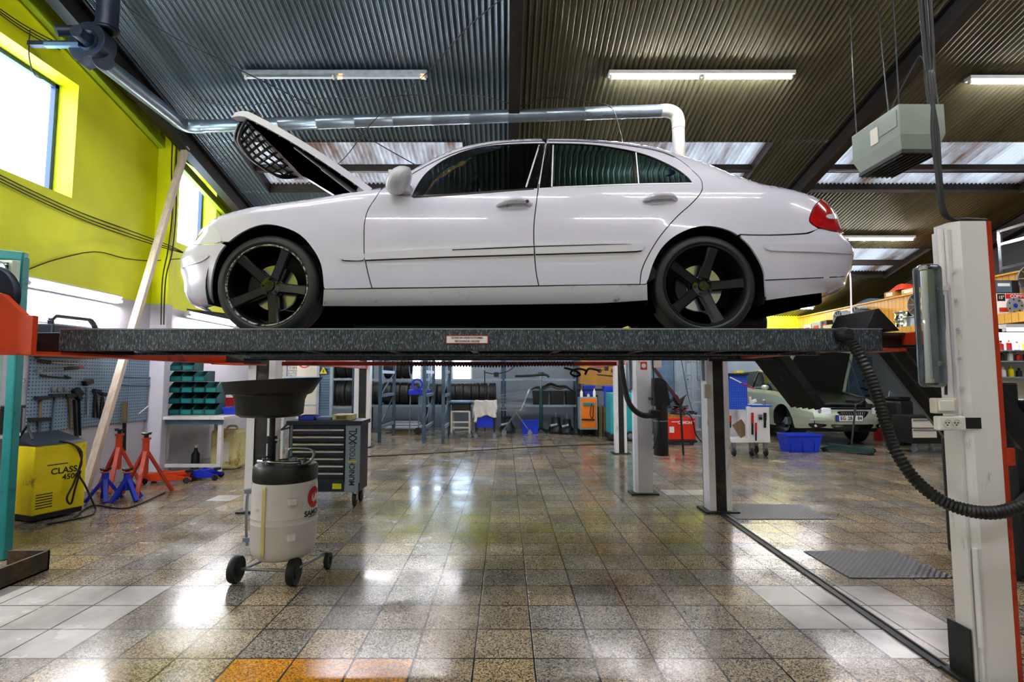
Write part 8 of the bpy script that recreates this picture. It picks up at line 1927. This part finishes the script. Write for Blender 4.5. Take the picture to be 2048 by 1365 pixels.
for nm, a, b_ in (('trim_31', (XM, Y0M, 2.44), (XM + .04, YB, 3.18)), ('trim_32', (7.98, Y0M, 2.28), (8.02, YB, 2.42))):
    mb = MB(); mb.box(a, b_); struct(nm, mb, 'pine_boards')
mb = MB(); mb.box((7.98, Y0M, 2.42), (XR, YB, 2.44)); struct('trim_33', mb, 'pine')
mb = MB(); mb.box((8.0, Y0M + .3, 0), (8.12, Y0M + .42, 2.28)); struct('trim_34', mb, 'white_paint')
mb = MB(); mb.box((8.6, Y0M, 3.18), (8.72, YB, 3.21)); struct('trim_35', mb, 'pine')
ZS = 2.441
def atX(px, X): return PX(px, 640, X).y
def sbox(px0, px1, h, m_, lab, nm='carton', X=8.3, z=ZS, dep=.3, cat='carton', lid=None, base=0.0):
    y1, y0 = atX(px0, X), atX(px1, X); t = thing(nm, lab, cat, (X + dep / 2, (y0 + y1) / 2, z)); Bx(t, 'carton_body', m_, (X, y0, z + base), (X + dep, y1, z + h), .004)
    Bx(t, 'printed_panel', lid or 'ivory', (X - .003, y0 + (y1 - y0) * .2, z + base + (h - base) * .2), (X, y1 - (y1 - y0) * .2, z + base + (h - base) * .8), 0); return t
sbox(1606, 1621, .42, 'ivory', 'white carton with a red print, leftmost on the pine ledge', lid='ink_red', X=8.2); sbox(1623, 1640, .44, 'rack_light', 'grey and red carton, second from the left on the pine ledge', lid='ink_red', X=8.2); sbox(1641, 1653, .46, 'ink_black', 'black carton between the grey one and the rims', lid='ink_red', X=8.25); sbox(1645, 1662, .30, 'jerry', 'plain cream carton in front of the black one on the ledge', X=8.08, dep=.15)
def alloy(c, R, w, lab, m_='galv', axis='X', spokes=10, flat=False, grp=None):
    t = thing('wheel_rim', lab, 'wheel rim', c, 0, grp); c = Vector(c); ax_ = 'Z' if flat else 'X'
    mb = MB(); mb.lathe([(R * .93, 0), (R, 0), (R, .012), (R * .93, .02), (R * .86, w * .5), (R * .93, w - .02), (R, w - .012), (R, w), (R * .93, w), (R * .80, w * .5), (R * .93, 0)], c, ax_, 36); mb.build('rim', m_, t, smooth=40)
    for k in range(spokes):
        a = 2 * PI * k / spokes + .1; mb = MB()
        f = (lambda r, o_: c + (V(r * math.cos(a), r * math.sin(a), o_) if flat else V(o_, r * math.cos(a), r * math.sin(a))))
        mb.beam(f(.04, .03 if not flat else w - .03), f(R * .93, .02 if not flat else w - .02), .016, R * .11, up=(1, 0, 0) if not flat else (0, 0, 1)); mb.build('spoke', m_, t)
    mb = MB(); mb.cyl(c + (V(0, 0, w - .05) if flat else V(.01, 0, 0)), c + (V(0, 0, w - .01) if flat else V(.06, 0, 0)), .05, n=18); mb.build('hub_cap', m_, t, smooth=40)
    return t
yA = atX(1680, 8.2); alloy((8.15, yA, ZS + .43), .20, .19, 'dark multi-spoke rim standing on another rim, left of the white pole', 'grey_paint')
alloy((8.2, yA, ZS), .215, .19, 'flat-lying rim carrying the dark multi-spoke rim', 'galv', flat=True, spokes=6)
yB_ = atX(1702, 8.3); alloy((8.40, yB_, ZS + .47), .22, .19, 'multi-spoke rim right behind the white pole on the ledge', 'grey_paint')
bxx = thing('carton', 'closed brown carton under the multi-spoke rim on the ledge', 'carton', (8.45, yB_, ZS)); Bx(bxx, 'carton_body', 'cardboard', (8.3, yB_ - .25, ZS), (8.62, yB_ + .2, ZS + .24), .004)
Bx(bxx, 'tape_strip', 'jerry', (8.299, yB_ - .05, ZS), (8.3, yB_ - .0, ZS + .24), 0)
tyre_at((8.30, atX(1727, 8.4) - .0, ZS + .30), .30, .2, 'black tyre standing on the ledge right of the dark rims', None)
yD_ = atX(1832, 8.2); alloy((8.22, yD_, ZS + .44), .235, .2, 'large bright silver many-spoked rim against the pine boards', 'steel', spokes=9)
alloy((8.3, yD_ + .10, ZS), .235, .2, 'silver rim lying flat under the large bright rim', 'steel', flat=True, spokes=7)
alloy((8.3, atX(1800, 8.2), ZS), .20, .17, 'chrome rim lying flat, lower one of the pair left of the bright rim', 'chrome', flat=True, spokes=5); alloy((8.3, atX(1800, 8.2), ZS + .175), .20, .17, 'chrome rim lying flat, upper one of the pair left of the bright rim', 'chrome', flat=True, spokes=5)
# on the parapet
zp = 3.212
pb = sbox(1771, 1792, .13, 'cardboard', 'low brown carton on top of the pine parapet', X=8.6, z=zp, dep=.5); 
def heap(px0, px1, X, z, h, m_, lab, nm, cat):
    y1, y0 = atX(px0, X), atX(px1, X); mb = MB(); mb.grid(lambda u, v: V(X + .45 * v, y0 + (y1 - y0) * u, z + h * math.sin(PI * u) ** .6 * math.sin(PI * v) ** .6 * (1 + .25 * noise.noise(V(u * 5, v * 5, 1)))), 16, 10); o = mb.build(nm, m_, None, smooth=70); tagm(o, lab, cat)
heap(1778, 1806, 8.62, zp + .13, .16, 'brown_bag' if 'brown_bag' in M else 'red_paint', 'reddish-brown bag on the low carton on the parapet', 'cloth_bag', 'bag'); heap(1708, 1745, 8.62, zp, .12, 'cool_metal', 'dark blue plastic sheet lying on the parapet', 'plastic_sheet', 'sheet')
sbox(1806, 1832, .10, 'jerry', 'flat pale carton on the parapet above the bright rim', X=8.6, z=zp, dep=.4)
XP = 8.10; yP = atX(1702, XP); tp2 = thing('tall_pole', 'thin white pole standing on the pine ledge behind the hose socket', 'pole', (XP, yP, ZS))
Tu(tp2, 'pole', 'white_paint', [(XP, yP, ZS), P(1701, 560, yP), P(1697, 541, yP)], .018, sp=3); Tu(tp2, 'pole_cord', 'rope_black', [P(1697, 543, yP), P(1712, 552, yP), P(1735, 561, yP)], .010, sp=4)
# ledge items right of the near right post
YR = atX(2020, 8.3)
YF_ = 8.30; x0, x1 = P(1996, 620, YF_).x, P(2072, 620, YF_).x; zc0, zc1 = ZS, P(2010, 587, YF_).z
cv = thing('cover_carton', 'carton printed with a grey wheel cover picture, right of the near right post', 'carton', (x0, YF_, ZS))
Bx(cv, 'carton_body', 'paper_white', (x0, YF_, zc0), (x1, YF_ + .35, zc1), .004); Bx(cv, 'red_band', 'ink_red', (x0 + .14, YF_ - .002, zc1 - .09), (x1, YF_, zc1 - .01), 0); Bx(cv, 'dark_corner', 'ink_black', (x0, YF_ - .002, zc1 - .13), (x0 + .13, YF_, zc1 - .01), 0)
cc_ = V(P(2030, 612, YF_).x, YF_ - .003, P(2030, 612, YF_).z)
La(cv, 'printed_wheel_cover', 'rack_light', [(.0, -.004), (.04, -.004), (.045, -.008), (.07, -.004), (.13, -.002), (.145, .0)], cc_, 'Y', 30); La(cv, 'cover_centre', 'blue_paint', [(0, -.010), (.035, -.010)], cc_, 'Y', 20)
for k in range(7): a = k * 2 * PI / 7; La(cv, 'cover_slot', 'ink_black', [(0, -.006), (.015, -.006)], cc_ + V(.105 * math.cos(a), 0, .105 * math.sin(a)), 'Y', 12)
Bx(cv, 'printed_car', 'red_paint', (x0 + .02, YF_ - .004, zc0 + .05), (x0 + .17, YF_ - .002, zc0 + .12), .0)
text_obj('printed_lettering', '15"', .07, lambda x, y: V(x0 + .065 + x, YF_ - .004, zc1 - .07 + y), 'paper_white', cv, bold=.001); text_obj('printed_lettering', 'COMFORT', .075, lambda x, y: V(x0 + .39 + x, YF_ - .004, zc1 - .05 + y), 'paper_white', cv, bold=.001)
bt2 = thing('carton', 'carton with a blue and white car picture standing on the wheel-cover carton', 'carton', (x0, YF_, zc1)); Bx(bt2, 'carton_body', 'ink_black', (x0 + .01, YF_ + .02, zc1 + .001), (x0 + .40, YF_ + .3, zc1 + .22), .004); Bx(bt2, 'printed_panel', 'cool_metal', (x0 + .01, YF_ + .017, zc1 + .02), (x0 + .27, YF_ + .02, zc1 + .21), 0); Bx(bt2, 'printed_car', 'paper_white', (x0 + .04, YF_ + .014, zc1 + .12), (x0 + .24, YF_ + .017, zc1 + .17), 0)
alloy((8.45, 8.12, zc1 + .223), .22, .18, 'silver rim standing on cartons at the right edge of the photo', 'steel', spokes=9)
# aluminium rack frame above the parapet
rk = thing('aluminium_rack', 'bright aluminium rack frame standing on the loft at the right edge', 'rack', (8.8, 8.6, 2.45)); XX = 8.8
q0, q1 = PX(1996, 460, XX), PX(1999, 538, XX); y_a, y_b = q0.y, q0.y - 1.2
for y in (y_a, y_b): Bx(rk, 'upright', 'chrome', (XX, y - .03, 2.45), (XX + .04, y + .03, q0.z), .003)
for z in (q0.z - .03, (q0.z + q1.z) / 2 + .08, q1.z): Bx(rk, 'cross_rail', 'chrome', (XX, y_b, z - .025), (XX + .03, y_a, z + .025), .003)
for k, z in enumerate((.35, .75)): Bx(rk, 'stored_board', 'pine', (XX + .2, y_b + .5, 2.45), (XX + .25, y_b + .6, q0.z), .003) if k == 0 else None
# bright shelf with bottles below the loft
bsx = thing('display_shelf', 'white wall shelf with small bottles under the loft at the right edge', 'shelf', (6.9, 7.0, 1.0)); YY = 6.9
x0, x1 = P(1992, 700, YY).x, P(2110, 700, YY).x
Bx(bsx, 'side_board', 'white_paint', (x0 - .08, YY, 0), (x0, YY + .3, P(2000, 660, YY).z), .003); Bx(bsx, 'back_board', 'ivory', (x0, YY + .28, .9), (x1, YY + .3, P(2000, 662, YY).z), 0)
zsh = [P(2010, 754, YY).z, P(2010, 722, YY).z, P(2010, 700, YY).z]
for z in zsh: Bx(bsx, 'shelf_board', 'rack_light', (x0, YY, z - .02), (x1, YY + .28, z), .002)
colr = ['ink_red', 'paper_white', 'yellow_paint', 'ink_black', 'paper_white', 'ink_red']
for r, z in enumerate(zsh):
    for k in range(6):
        x = x0 + .06 + k * .11; h = .10 + .03 * ((k * 7 + r * 3) % 3) / 2; t = thing('small_bottle', 'small coloured bottle on the white shelf under the loft', 'bottle', (x, YY + .1, z), 0, 'bottles on the shelf under the loft'); La(t, 'bottle_body', colr[(k + r * 2) % 6], [(0, 0), (.032, 0), (.032, h * .75), (.012, h * .88), (.012, h), (0, h)], (x, YY + .1, z + .001), n=12); Cy(t, 'cap', colr[(k + r) % 6], (x, YY + .1, z + h), (x, YY + .1, z + h + .02), .014, n=8)
tube_lamp((x0 + .2, YY + .1, P(2010, 664, YY).z + .05), (x0 + 1.3, YY + .1, P(2010, 664, YY).z + .05), label='lit strip lamp over the white bottle shelf under the loft', name='shelf_lamp')
# black tyre machine at the right edge
tm = thing('tyre_changer', 'black workshop machine standing behind the near right post at the right edge', 'machine', (3.9, 3.6, 0)); x0 = P(2013, 900, 3.62).x
Bx(tm, 'machine_body', 'black_plastic', (x0 + .02, 3.6, .02), (x0 + .7, 4.2, .95), .03); Bx(tm, 'column', 'black_plastic', (x0 - .02, 3.7, .95), (x0 + .2, 3.9, 1.38), .02); Bx(tm, 'control_panel', 'dark_steel', (x0 + .2, 3.6, .95), (x0 + .6, 3.9, 1.25), .02); Bm(tm, 'foot_pedal', 'dark_steel', (x0 + .1, 3.6, .10), (x0 + .1, 3.4, .06), .08, .03); Cy(tm, 'pressure_hose', 'black_rubber', (x0 - .02, 3.58, .5), (x0 + .3, 3.55, .85), .03); Bx(tm, 'red_bracket', 'red_paint', (x0 - .02, 3.59, .80), (x0 + .03, 3.61, .92), .003)
# ---- unit heater hung from the roof
ht = thing('unit_heater', 'grey-green unit heater hanging on chains from the roof at the right', 'heater', P(1800, 260, 4.8))
hy0 = 4.6; pz = P(1797, 208, hy0); hx0, hx1 = pz.x, P(1888, 208, hy0).x; hy1 = 5.25; zt_ = pz.z; zm = P(1797, 268, hy0).z; zb_ = P(1797, 296, hy0).z
cxm, cym = (hx0 + hx1) / 2, (hy0 + hy1) / 2; ins = .06
mb = MB(); vs = [(hx0, hy0, zt_), (hx1, hy0, zt_), (hx1, hy1, zt_), (hx0, hy1, zt_), (hx0, hy0, zm), (hx1, hy0, zm), (hx1, hy1, zm), (hx0, hy1, zm), (hx0 + .03, hy0 + .03, zb_), (hx1 - ins, hy0 + .03, zb_), (hx1 - ins, hy1 - ins, zb_), (hx0 + .03, hy1 - ins, zb_)]
mb.add(vs, [(0, 1, 2, 3)] + [(i, (i + 1) % 4, (i + 1) % 4 + 4, i + 4) for i in range(4)] + [(i + 4, (i + 1) % 4 + 4, (i + 1) % 4 + 8, i + 8) for i in range(4)] + [(11, 10, 9, 8)]); mb.build('heater_casing', 'heater_green', ht, bevel=.005)
Bx(ht, 'outlet_frame', 'ink_black', (hx0 + .02, hy0 + .02, zb_ - .04), (hx1 - ins + .01, hy1 - ins + .01, zb_), .003)
for k in range(7): x = hx0 + .04 + (hx1 - ins - hx0 - .06) * k / 6; Bx(ht, 'outlet_louvre', 'dark_steel', (x, hy0 + .04, zb_ - .055), (x + .012, hy1 - ins, zb_ - .035), 0)
Bx(ht, 'access_panel', 'heater_green', (hx0 - .006, hy0 + .03, zt_ - .20), (hx0, hy0 + .26, zt_ - .04), .002); Bx(ht, 'rating_label', 'ivory', (hx0 - .008, hy0 + .27, zt_ - .24), (hx0 - .002, hy0 + .37, zt_ - .08), 0)
for (x, y) in ((hx0 + .03, hy0 + .03), (hx1 - .03, hy0 + .03), (hx0 + .03, hy1 - .03), (hx1 - .03, hy1 - .03)): Tu(ht, 'hanger_chain', 'dark_steel', [(x, y, zt_), (x + (.04 if x < cxm else -.04), y + .05, roofz(y + .05) - .0)], .006, 6)
wire([V(hx1 - .06, hy0 + .1, zt_), P(1850, 160, 4.75), P(1846, 116, 4.9), P(1828, 128, 5.0), V(hx0 + .1, hy0 + .3, zt_)], .007, 'black supply cable looping above the hanging heater')
